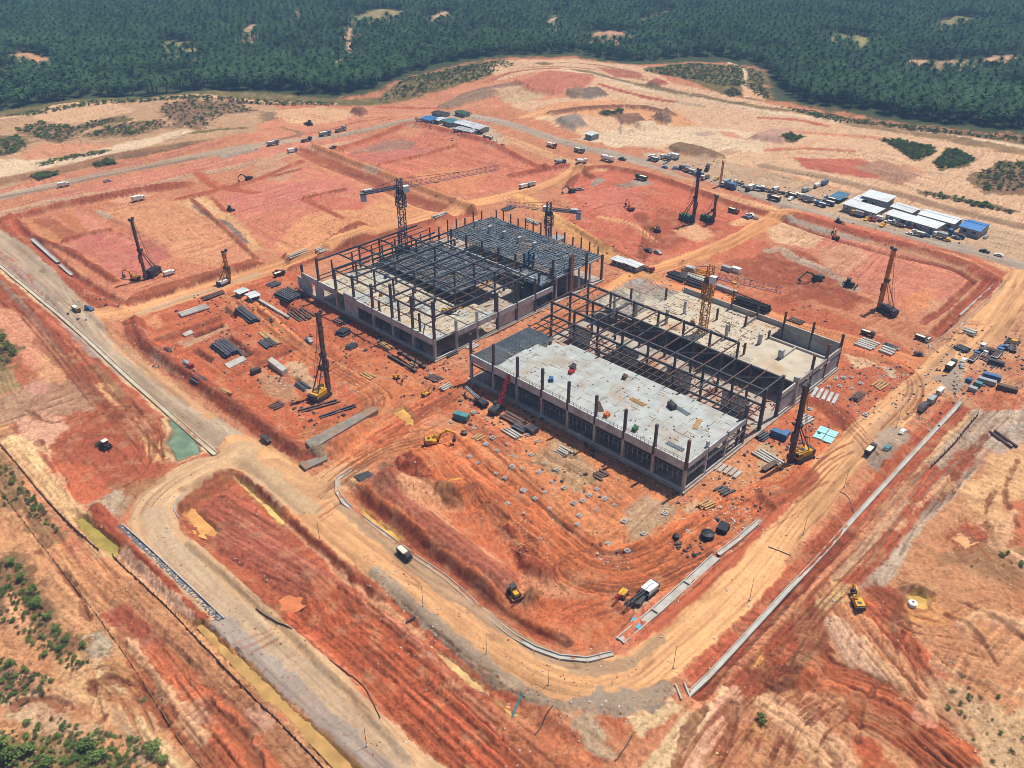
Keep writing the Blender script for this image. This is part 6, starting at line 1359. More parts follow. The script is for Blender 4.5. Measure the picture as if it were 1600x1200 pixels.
# ------------------------------------------------------------------ drains, kerbs, fences
def drain(s, w, h, label, name='concrete_drain', seg=8.0, wall=.22, m=M_CONC, floor=M_CONC, sm=True, sink=.5, struts=False):
    h *= .7; sink = h - .34; wall *= .75; w *= .78
    p = smooth(pts(s), 6) if sm else pts(s)
    r = empty(name, (p[0][0], p[0][1], 0), 0, label, 'drain', 'concrete drains'); q = [Vector((*v, 0)) for v in p]
    # resample into cast lengths
    L_ = [0]
    for a, b in zip(q, q[1:]): L_.append(L_[-1] + (b - a).length)
    n = max(1, int(L_[-1] / seg)); out = []
    for k in range(n + 1):
        d = L_[-1] * k / n; i = min(len(q) - 2, int(np.searchsorted(L_, d, 'right') - 1)); t = (d - L_[i]) / (L_[i + 1] - L_[i]); out.append(q[i].lerp(q[i + 1], t))
    o0 = r.location
    zs = [gz(v.x, v.y, 2.0) for v in out]
    for k in range(n):
        a, b = out[k], out[k + 1]; d = (b - a).normalized(); sd = Vector((-d.y, d.x, 0)); za, zb = zs[k] - sink, zs[k + 1] - sink
        mb = MB()
        for g in (-1, 1):
            mb.bar(a + sd * g * (w / 2) + Vector((0, 0, za + h / 2)) + d * .04 - o0, b + sd * g * (w / 2) + Vector((0, 0, zb + h / 2)) - d * .04 - o0, wall, h)
        o = mb.build('drain_segment', m, r)
        f = MB().bar(a + Vector((0, 0, za + h * .45)) - o0, b + Vector((0, 0, zb + h * .45)) - o0, w - wall, .2).build('channel_floor', floor, o)
        if struts: MB().bar(a + sd * (w / 2) + Vector((0, 0, za + h - .1)) - o0 + d * .3, a - sd * (w / 2) + Vector((0, 0, za + h - .1)) - o0 + d * .3, .3, .2).build('strut', m, o)
    return r
drain('1075,1085 1505,622', 1.1, 1.1, 'long straight concrete drain running up the right side', seg=6.5, sm=False, sink=.45)
drain('968,1003 1005,971 1043,937 1119,869', 2.1, 1.2, 'wide open concrete channel below the dark spoil tracks', seg=8.5, sm=False, struts=True, sink=.5, wall=.28)
drain('1123,865 1155,840 1188,814', 1.3, 1.1, 'narrow concrete channel beside the black tanks', seg=6, sm=False, sink=.4)
drain('548,735 532,742 526,760 534,782 560,802 600,832 640,864', 1.2, 1.0, 'curved concrete drain at the road junction', seg=4, sink=.4)
drain('645,868 700,905 745,945 790,985 840,1015 880,1028 925,1031 958,1022', 1.2, 1.0, 'curved concrete drain hugging the inside of the haul road bend', seg=4.5, sink=.4)
drain('-20,396 45,450 120,513 190,578 270,648 336,707', 1.5, .9, 'pale dusty drain along the western bank', seg=9, m=M_CREAM, floor=M_CREAM, sink=.45)
drain('50,374 90,407', 1.6, .9, 'upper concrete strip on the left pad slope', seg=6, sm=False, sink=.3)
drain('93,411 112,428', 1.4, .9, 'lower concrete strip on the left pad slope', seg=5, sm=False, sink=.3)
drain('1562,440 1564,452 1530,484 1500,512 1468,532 1452,546', 1.3, 1.0, 'pale drain round the corner of the right pad', seg=6, sink=.4)
drain('1553,446 1536,461 1500,492', .7, .7, 'thin drain inside the right pad drain', seg=8, sm=False, sink=.3)
drain('1062,1068 1052,1076 1072,1092', 2.0, 1.4, 'box culvert mouth at the foot of the long drain', seg=3, sm=False, sink=.5, wall=.35)
def stone_drain():
    p = smooth(pts('188,826 225,858 270,900 310,937 345,970'), 6); r = empty('stone_drain', (p[0][0], p[0][1], 0), 0, 'blue grey stone pitched drain beside the lower left road', 'drain')
    o0 = Vector((p[0][0], p[0][1], 0)); ms = []
    for k in range(5):
        bm = bmesh.new(); bmesh.ops.create_icosphere(bm, subdivisions=1, radius=.5)
        for v in bm.verts: v.co *= random.uniform(.75, 1.15); v.co.z *= .55
        me = bpy.data.meshes.new('stone'); bm.to_mesh(me); bm.free(); me.materials.append(M_STONE if k == 0 else M_STONEB); ms.append(me)
    q = [Vector((*v, 0)) for v in p]
    for a, b in zip(q, q[1:]):
        d = (b - a); sd = Vector((-d.y, d.x, 0)).normalized(); n = max(1, int(d.length / .5))
        for k in range(n):
            for t in (-.35, .05, .4):
                c = a + d * ((k + random.random() * .5) / n) + sd * (t + random.uniform(-.1, .1)); z = gz(c.x, c.y) + .05
                if len([1]) and stone_drain.n < 298:
                    stone_drain.n += 1
                    link('stone', random.choice(ms), r, Vector((c.x, c.y, z)) - o0, 0, (random.uniform(.5, .75), random.uniform(.4, .6), random.uniform(.5, .8)), (0, 0, random.uniform(0, 6)))
    mb = MB()
    for a, b in zip(q, q[1:]):
        sd = Vector((-(b - a).y, (b - a).x, 0)).normalized()
        za = gz(a.x, a.y, 1.5); zb = gz(b.x, b.y, 1.5)
        mb.bar(a + sd * .72 + Vector((0, 0, za)) - o0, b + sd * .72 + Vector((0, 0, zb)) - o0, .22, .5)
    mb.build('kerb', M_CONC, r)
stone_drain.n = 0
stone_drain()
def fence(s, label, sp=1.6, h=1.0, net=None, posts=True):
    p = smooth(pts(s), 5); q = [Vector((*v, 0)) for v in p]; r = empty('silt_fence', (p[0][0], p[0][1], 0), 0, label, 'fence', 'silt fences'); o0 = Vector((p[0][0], p[0][1], 0))
    me = MB().box((0, 0, h * .5), (.14, .14, h + .3)).mesh('post', M_STEELR); acc = 0.0; nb = MB(); last = None
    for a, b in zip(q, q[1:]):
        l = (b - a).length
        while acc < l:
            c = a.lerp(b, acc / l); c.z = gz(c.x, c.y); link('post', me, r, c - o0, random.uniform(0, 1), None, (random.uniform(-.12, .12), random.uniform(-.12, .12), 0))
            if last is not None: nb.add([last - o0 + Vector((0, 0, -.1)), c - o0 + Vector((0, 0, -.1)), c - o0 + Vector((0, 0, h * .75)), last - o0 + Vector((0, 0, h * .75)), last - o0 + Vector((.04, .04, -.1)), c - o0 + Vector((.04, .04, -.1)), c - o0 + Vector((.04, .04, h * .75)), last - o0 + Vector((.04, .04, h * .75))], [(0, 1, 2, 3), (7, 6, 5, 4), (3, 2, 6, 7), (0, 4, 5, 1)])
            last = c; acc += sp
        acc -= l
    nb.build('netting', net or mat('faded_grey_netting', (150, 126, 104), .9, var=.3), r); return r
fence('176,866 215,905 262,948 345,1038 440,1132 520,1215', 'weathered silt fence along the flooded yellow channel', h=.7)
fence('-10,682 30,730 70,778 112,822 156,862', 'dark silt fence leading down to the yellow ditch end', h=.7)
fence('1527,650 1490,695 1450,738', 'dark silt fence on the slope beyond the long drain', net=M_DARK, h=1.3)
fence('0,765 50,832 100,895 150,960 200,1030 240,1090 290,1170 330,1215', 'sparse stake fence across the tan slope at lower left', sp=2.6, h=.4, net=mat('pale_netting', (186, 150, 112), .9, var=.2))

def pole(px, py, h, label, lean=0.0):
    x, y, z = at(px, py, .5); h *= .8; r = empty('pole', (x, y, z), 0, label, 'pole', 'roadside poles')
    MB().tube((0, 0, -.1), (lean * h, 0, h), .05, .035, n=8).build('shaft', M_DARK, r); MB().box((0, 0, .1), (.35, .35, .3)).build('footing', M_CONC, r)
    MB().bar((lean * h, 0, h - .05), (lean * h + .35, 0, h + .05), .04).build('arm', M_DARK, r); return r
for px, py, h, lab in ((661, 947, 6.4, 'thin pole on the outer shoulder below the dump truck'), (760, 1021, 6, 'thin pole on the outer shoulder left of the bend'), (857, 1070, 6, 'thin pole standing in the haul road bend'), (1052, 1044, 7, 'thin pole by the culvert mouth'), (1171, 938, 7, 'thin pole between haul road and long drain, lower'), (1255, 835, 6, 'thin pole between haul road and long drain, middle'), (1319, 762, 6.5, 'thin pole between haul road and long drain, upper'), (573, 1166, 6, 'thin pole on the grey shoulder at the bottom'), (500, 845, 6, 'thin pole between the ditch and the haul road'), (1400, 668, 6, 'thin pole near the teal car')):
    pole(px, py, h, lab)
# hoses and cables lying on the ground
def hose(s, rad, m, label, name='hose'):
    p = smooth(pts(s), 8); c0 = Vector((p[0][0], p[0][1], 0)); mb = MB(); q = [Vector((x, y, gz(x, y) + rad * .8)) for x, y in p]
    for a, b in zip(q, q[1:]): mb.tube(a - c0, b - c0, rad, n=6)
    return tag(mb.build(name, m, None, c0), label, name)
hose('400,952 425,970 457,988', .12, M_BLK, 'black hose lying along the edge of the grey road')
hose('515,1030 540,1045 565,1065 582,1095 594,1126', .12, M_BLK, 'black hose curling from the red basin onto the road')
hose('285,775 272,792 280,808', .14, M_CONC, 'pale hose round the head of the red basin')
for s, lab in (('800,1112 806,1098 815,1083', 'teal culvert pipe poking out below the haul road bend'), ('836,1142 850,1120 864,1102', 'thin dark pipe running down from the gravel shoulder'), ('960,1192 976,1170 988,1148', 'thin dark pipe at the bottom of the bend'), ('634,967 648,958', 'short dark culvert in the roadside ditch'), ('1313,768 1326,778 1338,800', 'dark hose crossing to the long drain'), ('1200,855 1220,862 1236,868', 'dark pipe crossing beside the lower drain'), ('1085,905 1070,918', 'thin pipe beside the open channel'), ('1256,848 1273,858', 'thin pipe below the middle pole')):
    hose(s, .22 if 'culvert' in lab else .1, M_TEAL if 'teal' in lab else M_DARK, lab, 'pipe')

# ------------------------------------------------------------------ pile caps set out before the right factory
cap = MB(); w = .95
for sx, sy, lx, ly in ((0, 1, 2 * w, .38), (0, -1, 2 * w, .38), (1, 0, .38, 2 * w - .38), (-1, 0, .38, 2 * w - .38)): cap.box((sx * (w - .19), sy * (w - .19), .22), (lx, ly, .62))
CAPM = cap.mesh('pile_cap', M_CONC); STUB = MB().box((0, 0, .3), (.5, .5, .8)).mesh('pile_stub', M_CONCD)
CAPS = '741,670 759,695 770,685 793,694 734,714 746,724 775,740 789,748 735,751 819,768 836,780 793,788 859,796 863,754 843,739 816,733 801,713 830,711 777,705 800,730 818,767 792,788 859,795 897,787 910,783 932,797 902,820 852,770 863,754 882,763 1006,835 1039,803 1306,592 1318,591 1332,608 1312,604 1265,640 1352,649 932,765 945,780 960,790 920,775 870,735 850,725 905,806 975,815 950,850 980,862 740,645 760,655 705,660 1295,605 1330,590 1345,600 1075,830 840,690 825,680'.split()
seen = set()
for q in CAPS:
    px, py = map(float, q.split(','))
    if q in seen: continue
    seen.add(q); x, y, z = at(px, py, .8); s = random.uniform(.42, .68)
    if py < 660 and px > 1200: lab, g = 'small square concrete pile cap in the soil right of the right factory', 'pile caps right of the factory'
    else: lab, g = 'small square concrete pile cap in the orange soil before the right factory', 'pile caps before the factory'
    r = empty('pile_cap', (x, y, z), SITE + random.uniform(-.15, .15), lab, 'pile cap', g); r.scale = (s, s, s)
    link('cap_ring', CAPM, r); link('pile_stub', STUB, r)

# ------------------------------------------------------------------ things standing on the factory decks
def deck_item(kind, F, u, v, z, rz, m, label, cat):
    x, y = AB(F['_a'] + u, F['_b'] + v); r = empty(kind, (x, y, z), SITE + rz, label, cat, 'deck stores')
    if kind == 'generator': MB().box((0, 0, .75), (2.2, 1.2, 1.3)).build('body', m, r); MB().box((0, 0, 1.44), (1.2, .8, .1)).tube((.7, 0, 1.4), (.7, 0, 2.0), .1).build('exhaust', M_DARK, r); MB().box((0, 0, .06), (2.4, 1.4, .12)).build('skid', M_DARK, r)
    elif kind == 'material_pallet':
        MB().box((0, 0, .08), (1.6, 1.2, .16)).build('pallet', M_WOOD, r)
        mb = MB()
        for k in range(3):
            for j in range(2): mb.box((-.5 + k * .5, -.28 + j * .56, .55 + .1 * ((k + j) % 2)), (.46, .5, .75))
        mb.build('load', m, r)
    else:
        mb = MB()
        for k in range(7): mb.bar((-2.2, -.6 + k * .2, .1 + .05 * (k % 3)), (2.2, -.5 + k * .18, .12 + .05 * (k % 2)), .12)
        mb.build('bars', m, r); MB().box((-1.4, 0, .05), (.15, 1.5, .1)).box((1.4, 0, .05), (.15, 1.5, .1)).build('bearer', M_WOOD, r)
for args in (('generator', F2, 12.5, 43, 8.03, .4, M_DARK, 'dark generator on the left part of the pale deck', 'generator'), ('material_pallet', F2, 11, 42.2, 8.03, .1, M_RED, 'pallet of red drums beside the deck generator', 'pallet'), ('material_pallet', F2, 4.8, 43.5, 8.03, .8, M_BLU, 'pallet of blue drums near the deck edge', 'pallet'), ('rebar_bundle', F2, 4.0, 27.4, 8.03, .9, M_STEELR, 'rusty bar bundle at the front edge of the pale deck', 'bundle'), ('material_pallet', F2, 2.0, 23.6, 8.03, .1, M_ORG, 'pallet with orange load at the deck edge', 'pallet'), ('generator', F2, 15.6, 14.8, 8.03, 1.2, M_DARK, 'dark generator on the right part of the pale deck', 'generator'), ('rebar_bundle', F2, 16.2, 12.2, 8.03, 1.4, M_REBAR, 'grey bar bundle beside the right deck generator', 'bundle'), ('material_pallet', F2, 18.4, 31, 8.03, .3, M_STEELR, 'rusty pallet by the deck joint', 'pallet'), ('material_pallet', F2, 2.0, 15.4, 8.03, .2, M_GREEN, 'green pallet beside a front column of the deck', 'pallet'), ('rebar_bundle', F2, 3.2, 5.2, 8.03, 1.57, M_REBAR, 'grey bar bundle at the near corner of the deck', 'bundle'), ('rebar_bundle', F2, 12, 22, 8.03, 1.5, M_WOOD, 'timber bundle in the middle of the pale deck', 'bundle'), ('rebar_bundle', F2, 14, 6.5, 8.03, .3, M_WOOD, 'timber bundle at the right end of the pale deck', 'bundle'), ('rebar_bundle', F2, 62, 28, 6.66, .5, M_DARK, 'dark bar bundle on the dusty podium', 'bundle'), ('material_pallet', F2, 58, 37, 6.66, .5, M_WOOD, 'timber pallet on the dusty podium', 'pallet'), ('rebar_bundle', F1, 12, 24, 6.25, .5, M_STEELR, 'rusty bar bundle on the left factory slab', 'bundle'), ('material_pallet', F1, 8, 33, 6.25, .5, M_WOOD, 'timber pallet on the left factory slab', 'pallet'), ('material_pallet', F1, 17, 42, 6.25, .5, M_BLU, 'blue pallet at the back of the left factory slab', 'pallet')):
    deck_item(*args)

# ------------------------------------------------------------------ rubble and offcuts nobody could count
def rubble(name, label, spots, m, lo, hi, flat=.6, n_scale=1.0):
    mb = MB(); rg = random.Random(len(name) + len(spots))
    for px, py, rad, n in spots:
        cx, cy = G(px, py)
        for k in range(int(n * n_scale)):
            rr = rad * math.sqrt(rg.random()) ; an = rg.uniform(0, 6.28); x = cx + rr * math.cos(an); y = cy + rr * math.sin(an); s = rg.uniform(lo, hi) * (1.4 if rg.random() < .12 else 1)
            mb.box((x, y, gz(x, y) + s * flat * .3), (s * rg.uniform(.7, 1.8), s, s * flat), rg.uniform(0, 3), rg.uniform(.5, 1), rg.uniform(-.3, .3))
    o = mb.build(name, m); return tag(o, label, cat='rubble', kind='stuff')
rubble('rubble', 'pale broken concrete scattered over the site', [(720, 570, 10, 60), (790, 535, 8, 50), (850, 480, 10, 60), (910, 450, 10, 60), (650, 590, 12, 60), (600, 560, 10, 50), (700, 625, 10, 50), (870, 690, 12, 60), (960, 745, 10, 60), (1090, 790, 10, 60), (1170, 740, 10, 60), (1220, 690, 10, 60), (1290, 610, 12, 70), (1360, 620, 14, 80), (1400, 570, 12, 60), (1240, 500, 16, 60), (1130, 465, 16, 60), (420, 640, 12, 50), (330, 560, 16, 60), (390, 530, 16, 60), (1143, 812, 5, 120), (560, 752, 4, 20), (440, 605, 5, 40), (430, 600, 4, 30), (235, 560, 8, 60), (225, 530, 7, 50), (540, 608, 4, 50), (1395, 585, 5, 60), (1400, 600, 5, 40), (1040, 815, 10, 24), (960, 870, 4, 40), (700, 690, 20, 40), (830, 740, 22, 40), (900, 790, 22, 40), (760, 620, 8, 40), (1300, 640, 12, 50), (1380, 640, 8, 30), (1430, 660, 4, 40), (640, 985, 8, 20), (700, 1010, 10, 30), (880, 1100, 14, 40), (960, 1100, 14, 50), (1040, 1000, 10, 20), (600, 870, 10, 20), (1460, 600, 8, 60), (1500, 560, 12, 70), (1540, 540, 14, 80), (1560, 600, 14, 70), (310, 620, 14, 30), (175, 500, 10, 60), (150, 480, 10, 60), (860, 340, 25, 70), (960, 380, 25, 60), (800, 325, 20, 60), (720, 330, 14, 50), (1100, 400, 25, 60), (1060, 250, 25, 90), (1180, 270, 25, 90), (1230, 290, 25, 80), (1330, 340, 25, 60), (1480, 370, 20, 60), (730, 205, 20, 60), (690, 195, 20, 50), (1310, 570, 10, 40), (480, 440, 14, 50), (395, 460, 10, 40), (460, 500, 10, 40), (570, 520, 8, 40), (650, 560, 10, 40), (200, 795, 7, 40), (360, 850, 20, 30), (770, 1150, 16, 24), (1210, 880, 14, 24), (1400, 960, 20, 30), (1540, 560, 16, 50)], M_STONE, .1, .34)
rubble('offcuts', 'dark scrap and offcuts scattered over the site', [(740, 560, 10, 40), (830, 500, 10, 40), (890, 460, 10, 40), (640, 570, 12, 40), (680, 605, 10, 40), (900, 720, 14, 40), (1120, 770, 10, 40), (1200, 700, 10, 40), (1340, 610, 14, 50), (1390, 590, 12, 40), (1200, 490, 18, 50), (350, 540, 20, 60), (430, 520, 14, 40), (520, 560, 12, 40), (330, 500, 14, 40), (1550, 540, 14, 60), (1580, 580, 12, 50), (410, 590, 6, 24), (500, 640, 8, 40), (480, 630, 6, 30), (1075, 854, 3, 40), (1155, 478, 8, 60), (1060, 435, 14, 50), (1100, 445, 12, 40), (470, 465, 12, 60), (445, 480, 10, 40), (1500, 555, 14, 50), (1545, 585, 14, 50), (130, 485, 8, 20), (330, 480, 12, 40), (370, 470, 8, 30), (600, 545, 12, 40), (560, 530, 10, 30), (760, 640, 8, 40), (800, 660, 8, 40), (1240, 690, 8, 30), (1260, 660, 8, 30), (1150, 760, 8, 20), (880, 340, 20, 40), (955, 410, 16, 40), (1100, 270, 22, 50), (1220, 300, 22, 50), (1400, 350, 25, 60), (720, 210, 20, 40), (690, 190, 20, 40), (1440, 640, 8, 30), (1500, 600, 10, 40), (940, 855, 5, 12), (840, 740, 18, 24)], M_DARK, .15, .6, .5)
rubble('clods', 'dark red clods on the churned soil', [(655, 730, 9, 260), (780, 810, 8, 160), (840, 890, 9, 160), (1205, 780, 8, 120), (480, 950, 16, 160), (540, 940, 14, 140), (560, 372, 14, 120), (830, 938, 5, 80), (680, 770, 8, 120), (1250, 1040, 8, 80), (1390, 950, 10, 90), (640, 1030, 24, 140), (720, 1110, 24, 140), (220, 720, 20, 120), (130, 690, 18, 90), (1400, 800, 20, 100), (1290, 920, 20, 110), (1290, 440, 25, 120), (1060, 370, 22, 120), (900, 960, 16, 110), (350, 850, 18, 100), (830, 1060, 20, 60)], mat('clod_red', (150, 74, 46), .95, var=.3, scale=2), .07, .22)
rubble('sand_lumps', 'pale lumps of sandy spoil', [(815, 842, 6, 140), (835, 860, 5, 70), (1500, 780, 20, 120), (1560, 900, 20, 120), (1540, 1110, 18, 160), (1600, 1150, 12, 120), (120, 1060, 14, 90), (60, 670, 12, 80), (90, 950, 16, 80), (180, 1000, 14, 80), (1440, 1000, 18, 100), (1100, 1150, 16, 90), (1220, 1150, 18, 90), (1060, 215, 50, 90), (1340, 225, 60, 90), (100, 215, 60, 80)], mat('lump_sand', (206, 168, 128), .95, var=.25, scale=2), .08, .26)

# ------------------------------------------------------------------ oil palms
def leaf_mat(name, c0, c1, sub=0.0):
    m = bpy.data.materials.new(name); m.use_nodes = True; nt = m.node_tree; b = nt.nodes['Principled BSDF']; b.inputs['Roughness'].default_value = .8; b.inputs['Specular IOR Level'].default_value = .12
    oi = nt.nodes.new('ShaderNodeObjectInfo'); g = nt.nodes.new('ShaderNodeNewGeometry'); nz = nt.nodes.new('ShaderNodeTexNoise'); nz.inputs['Scale'].default_value = .022; nz.inputs['Detail'].default_value = 5
    nt.links.new(g.outputs['Position'], nz.inputs['Vector'])
    ad = nt.nodes.new('ShaderNodeMath'); ad.operation = 'ADD'; nt.links.new(oi.outputs['Random'], ad.inputs[0]); nt.links.new(nz.outputs['Fac'], ad.inputs[1])
    a2 = nt.nodes.new('ShaderNodeMath'); a2.operation = 'ADD'; nt.links.new(ad.outputs[0], a2.inputs[0]); nt.links.new(g.outputs['Random Per Island'], a2.inputs[1])
    mu = nt.nodes.new('ShaderNodeMath'); mu.operation = 'MULTIPLY'; mu.inputs[1].default_value = .38; nt.links.new(a2.outputs[0], mu.inputs[0])
    rp = nt.nodes.new('ShaderNodeValToRGB'); rp.color_ramp.elements[0].position = .2; rp.color_ramp.elements[1].position = .8
    rp.color_ramp.elements[0].color = (*c0, 1); rp.color_ramp.elements[1].color = (*c1, 1); nt.links.new(mu.outputs[0], rp.inputs['Fac']); nt.links.new(rp.outputs['Color'], b.inputs['Base Color']); return m
M_FROND = leaf_mat('palm_frond', (.014, .046, .020), (.085, .170, .062))
M_LEAF = leaf_mat('broad_leaf', (.030, .062, .018), (.085, .140, .038))
M_SCRUB = leaf_mat('scrub_leaf', (.075, .125, .030), (.21, .29, .08))
M_DRY = leaf_mat('dry_scrub', (.075, .070, .040), (.170, .150, .085))
M_BARK = mat('palm_bark', (92, 78, 62), .95, var=.3, scale=2)
def palm_crown(seed, nf, R, sub):
    rg = random.Random(seed); v = []; f = []
    for k in range(nf):
        an = k * 2.39996 + rg.uniform(-.2, .2); e0 = 1.35 - 1.75 * (k / nf) + rg.uniform(-.12, .12); l = R * rg.uniform(.85, 1.08) * (.75 + .3 * min(1, k / (nf * .5))); n = sub
        px, pz, el = .1, 0.0, e0; w0 = R * .085
        prev = None
        for i in range(n + 1):
            t = i / n; wd = w0 * (math.sin(math.pi * min(1, .12 + t * .88)) ** .6) * (1 - .35 * t)
            ca, sa_ = math.cos(an), math.sin(an); c = Vector((px * ca, px * sa_, pz)); s = Vector((-sa_, ca, 0)); dn = Vector((0, 0, -wd * .45))
            cur = (len(v), len(v) + 1, len(v) + 2); v += [c + s * wd + dn, c, c - s * wd + dn]
            if prev:
                # leaflet combs: leave slits so light passes between them
                if (i + k) % 2 or True: f += [(prev[0], prev[1], cur[1], cur[0]), (prev[1], prev[2], cur[2], cur[1])]
            prev = cur; st = l / n; px += st * math.cos(el); pz += st * math.sin(el); el -= (1.5 + .35 * (1 - e0)) / n * (.5 + t)
    # leaflets hanging off the rachis
    for k in range(nf * 3):
        an = rg.uniform(0, 6.28); rr = rg.uniform(.35, .95) * R; z = rg.uniform(-.8, 1.2); a2 = an + rg.uniform(-.9, .9); l = R * .2
        c = Vector((rr * math.cos(an), rr * math.sin(an), z * (1.1 - rr / R) + .6 - rr * .12)); d = Vector((math.cos(a2), math.sin(a2), -.4)) * l; s = Vector((-math.sin(a2), math.cos(a2), .2)) * (l * .12); i = len(v)
        v += [c - s, c + s, c + d]; f.append((i, i + 1, i + 2))
    me = bpy.data.meshes.new('palm_crown'); me.from_pydata(v, [], f); me.update(); me.materials.append(M_FROND); return me
def trunk_mesh(h):
    mb = MB(); n = 5
    for k in range(n): mb.tube((.05 * math.sin(k), .05 * math.cos(k * 2), h * k / n - (.4 if k == 0 else 0)), (.05 * math.sin(k + 1), .05 * math.cos(k * 2 + 2), h * (k + 1) / n), .42 - .03 * k, .36 - .03 * k, n=8)
    return mb.mesh('palm_trunk', M_BARK)
CROWNS = [palm_crown(s, 36, 5.3, 6) for s in (1, 2, 3, 4)]
TRUNK = trunk_mesh(6.5)
# ---- where the plantation stands
TREE = pts('-500,178 -200,172 0,166 60,154 130,144 220,142 320,134 420,134 520,139 590,128 640,104 700,92 800,84 900,76 960,84 1010,88 1080,80 1140,82 1192,94 1206,143 1280,158 1360,172 1450,188 1540,199 1600,206 1760,228 2100,300')
def treeline(x):
    return np.interp(x, TREE[:, 0], TREE[:, 1])
rg = np.random.default_rng(5)
PALMS = []
SPC = 7.0
for j in range(int((2100 - 380) / (SPC * .87))):
    Yj = 380 + j * SPC * .87; hw = Yj * .72 + 60
    sp = SPC if Yj < 560 else (5.6 if Yj < 1150 else SPC * 1.6)
    xs = np.arange(-hw, hw, sp) + (sp / 2 if j % 2 else 0)
    if Yj > 1150 and j % 2: continue
    PALMS.append(np.stack([xs + rg.uniform(-1.6, 1.6, len(xs)), Yj + rg.uniform(-1.6, 1.6, len(xs))], 1))
PALMS = np.concatenate(PALMS)
keep = PALMS[:, 1] > treeline(PALMS[:, 0]) + 3
CLEAR = [m['p'] for m in MARKS if m['k'] == 'P' and m['wob'] == 6 and m['f'] == 3]
for c in CLEAR: keep &= ~inside(PALMS[:, 0], PALMS[:, 1], c)
dens = fbm(PALMS[:, 0] / 70, PALMS[:, 1] / 70, 111, 3)
keep &= ~((dens > .68) & (rg.random(len(PALMS)) < .35))
PALMS = PALMS[keep]; dens = dens[keep]
d2 = np.hypot(PALMS[:, 0], PALMS[:, 1]); inview = np.abs(PALMS[:, 0]) < (PALMS[:, 1] * math.cos(CAM_P) + CAM_H * math.sin(CAM_P)) * 810 / CAM_F
gap = PALMS[:, 1] - treeline(PALMS[:, 0])
order = np.argsort(np.where(inview, d2, 1e6)); NEAR = order[:300]; nearset = np.zeros(len(PALMS), bool); nearset[NEAR] = True
gphrase = 'oil palms along the plantation edge'
for n_, i in enumerate(NEAR):
    x, y = PALMS[i]; z = gz(x, y); s = rg.uniform(.85, 1.15); side = 'far left' if x < -150 else ('left middle' if x < 0 else ('far right' if x > 230 else 'right middle'))
    r = empty('oil_palm', (x, y, z), rg.uniform(0, 6.28), 'dark green oil palm near the %s of the plantation edge' % side, 'palm', gphrase + ', ' + side); r.scale = (s, s, s * rg.uniform(.9, 1.15))
    link('trunk', TRUNK, r); link('crown', CROWNS[n_ % 4], r, (0, 0, 6.4))
# ---- rest of the plantation as one mass
def scatter(name, label, pos, rot, scl, protos, cat, probs=None):
    cols = []
    col = bpy.data.collections.new(name + '_kinds')
    for k, me in enumerate(protos):
        o = bpy.data.objects.new('kind_%d' % k, me); col.objects.link(o)
    me = bpy.data.meshes.new(name); n = len(pos); me.vertices.add(n); me.vertices.foreach_set('co', np.asarray(pos, np.float32).ravel())
    for nm, arr, ty in (('turn', rot, 'FLOAT'), ('size', scl, 'FLOAT')):
        a = me.attributes.new(nm, ty, 'POINT'); a.data.foreach_set('value', np.asarray(arr, np.float32))
    a = me.attributes.new('pick', 'INT', 'POINT'); a.data.foreach_set('value', rg.choice(len(protos), n, p=probs).astype(np.int32))
    me.update(); o = bpy.data.objects.new(name, me); COL.objects.link(o); tag(o, label, cat, None, 'stuff')
    ng = bpy.data.node_groups.new(name, 'GeometryNodeTree'); ng.interface.new_socket('Geometry', in_out='INPUT', socket_type='NodeSocketGeometry'); ng.interface.new_socket('Geometry', in_out='OUTPUT', socket_type='NodeSocketGeometry')
    N = ng.nodes; I = N.new('NodeGroupInput'); O = N.new('NodeGroupOutput'); ins = N.new('GeometryNodeInstanceOnPoints'); ci = N.new('GeometryNodeCollectionInfo'); ci.inputs['Collection'].default_value = col; ci.inputs['Separate Children'].default_value = True; ci.inputs['Reset Children'].default_value = True
    def attr(nm, ty): a = N.new('GeometryNodeInputNamedAttribute'); a.data_type = ty; a.inputs['Name'].default_value = nm; return a.outputs['Attribute']
    cx = N.new('ShaderNodeCombineXYZ'); ng.links.new(attr('turn', 'FLOAT'), cx.inputs['Z']); ins.inputs['Pick Instance'].default_value = True
    ng.links.new(I.outputs[0], ins.inputs['Points']); ng.links.new(ci.outputs[0], ins.inputs['Instance']); ng.links.new(attr('pick', 'INT'), ins.inputs['Instance Index']); ng.links.new(cx.outputs[0], ins.inputs['Rotation']); ng.links.new(attr('size', 'FLOAT'), ins.inputs['Scale']); ng.links.new(ins.outputs[0], O.inputs[0])
    md = o.modifiers.new('scatter', 'NODES'); md.node_group = ng; return o
def clump(seed, n, R, Hh, leaf, m, name='leaf_clump'):
    rg_ = random.Random(seed); v = []; f = []; lobes = [(rg_.uniform(-.5, .5) * R, rg_.uniform(-.5, .5) * R, rg_.uniform(.35, .8) * Hh, rg_.uniform(.4, .7)) for _ in range(7)]
    for k in range(n):
        lx, ly, lz, lr = rg_.choice(lobes); an = rg_.uniform(0, 6.28); el = rg_.uniform(-.4, 1.57); q = rg_.random() ** .35 * lr
        c = Vector((lx + R * q * math.cos(an) * math.cos(el), ly + R * q * math.sin(an) * math.cos(el), max(.02, lz + Hh * .45 * q * math.sin(el))))
        a = Vector((rg_.gauss(0, 1), rg_.gauss(0, 1), rg_.gauss(0, .6))).normalized() * leaf; b = a.cross(Vector((rg_.gauss(0, 1), rg_.gauss(0, 1), rg_.gauss(0, 1)))).normalized() * leaf * .5
        i = len(v); v += [c - a, c + b, c + a, c - b]; f.append((i, i + 1, i + 2, i + 3))
    me = bpy.data.meshes.new(name); me.from_pydata(v, [], f); me.update(); me.materials.append(m); return me
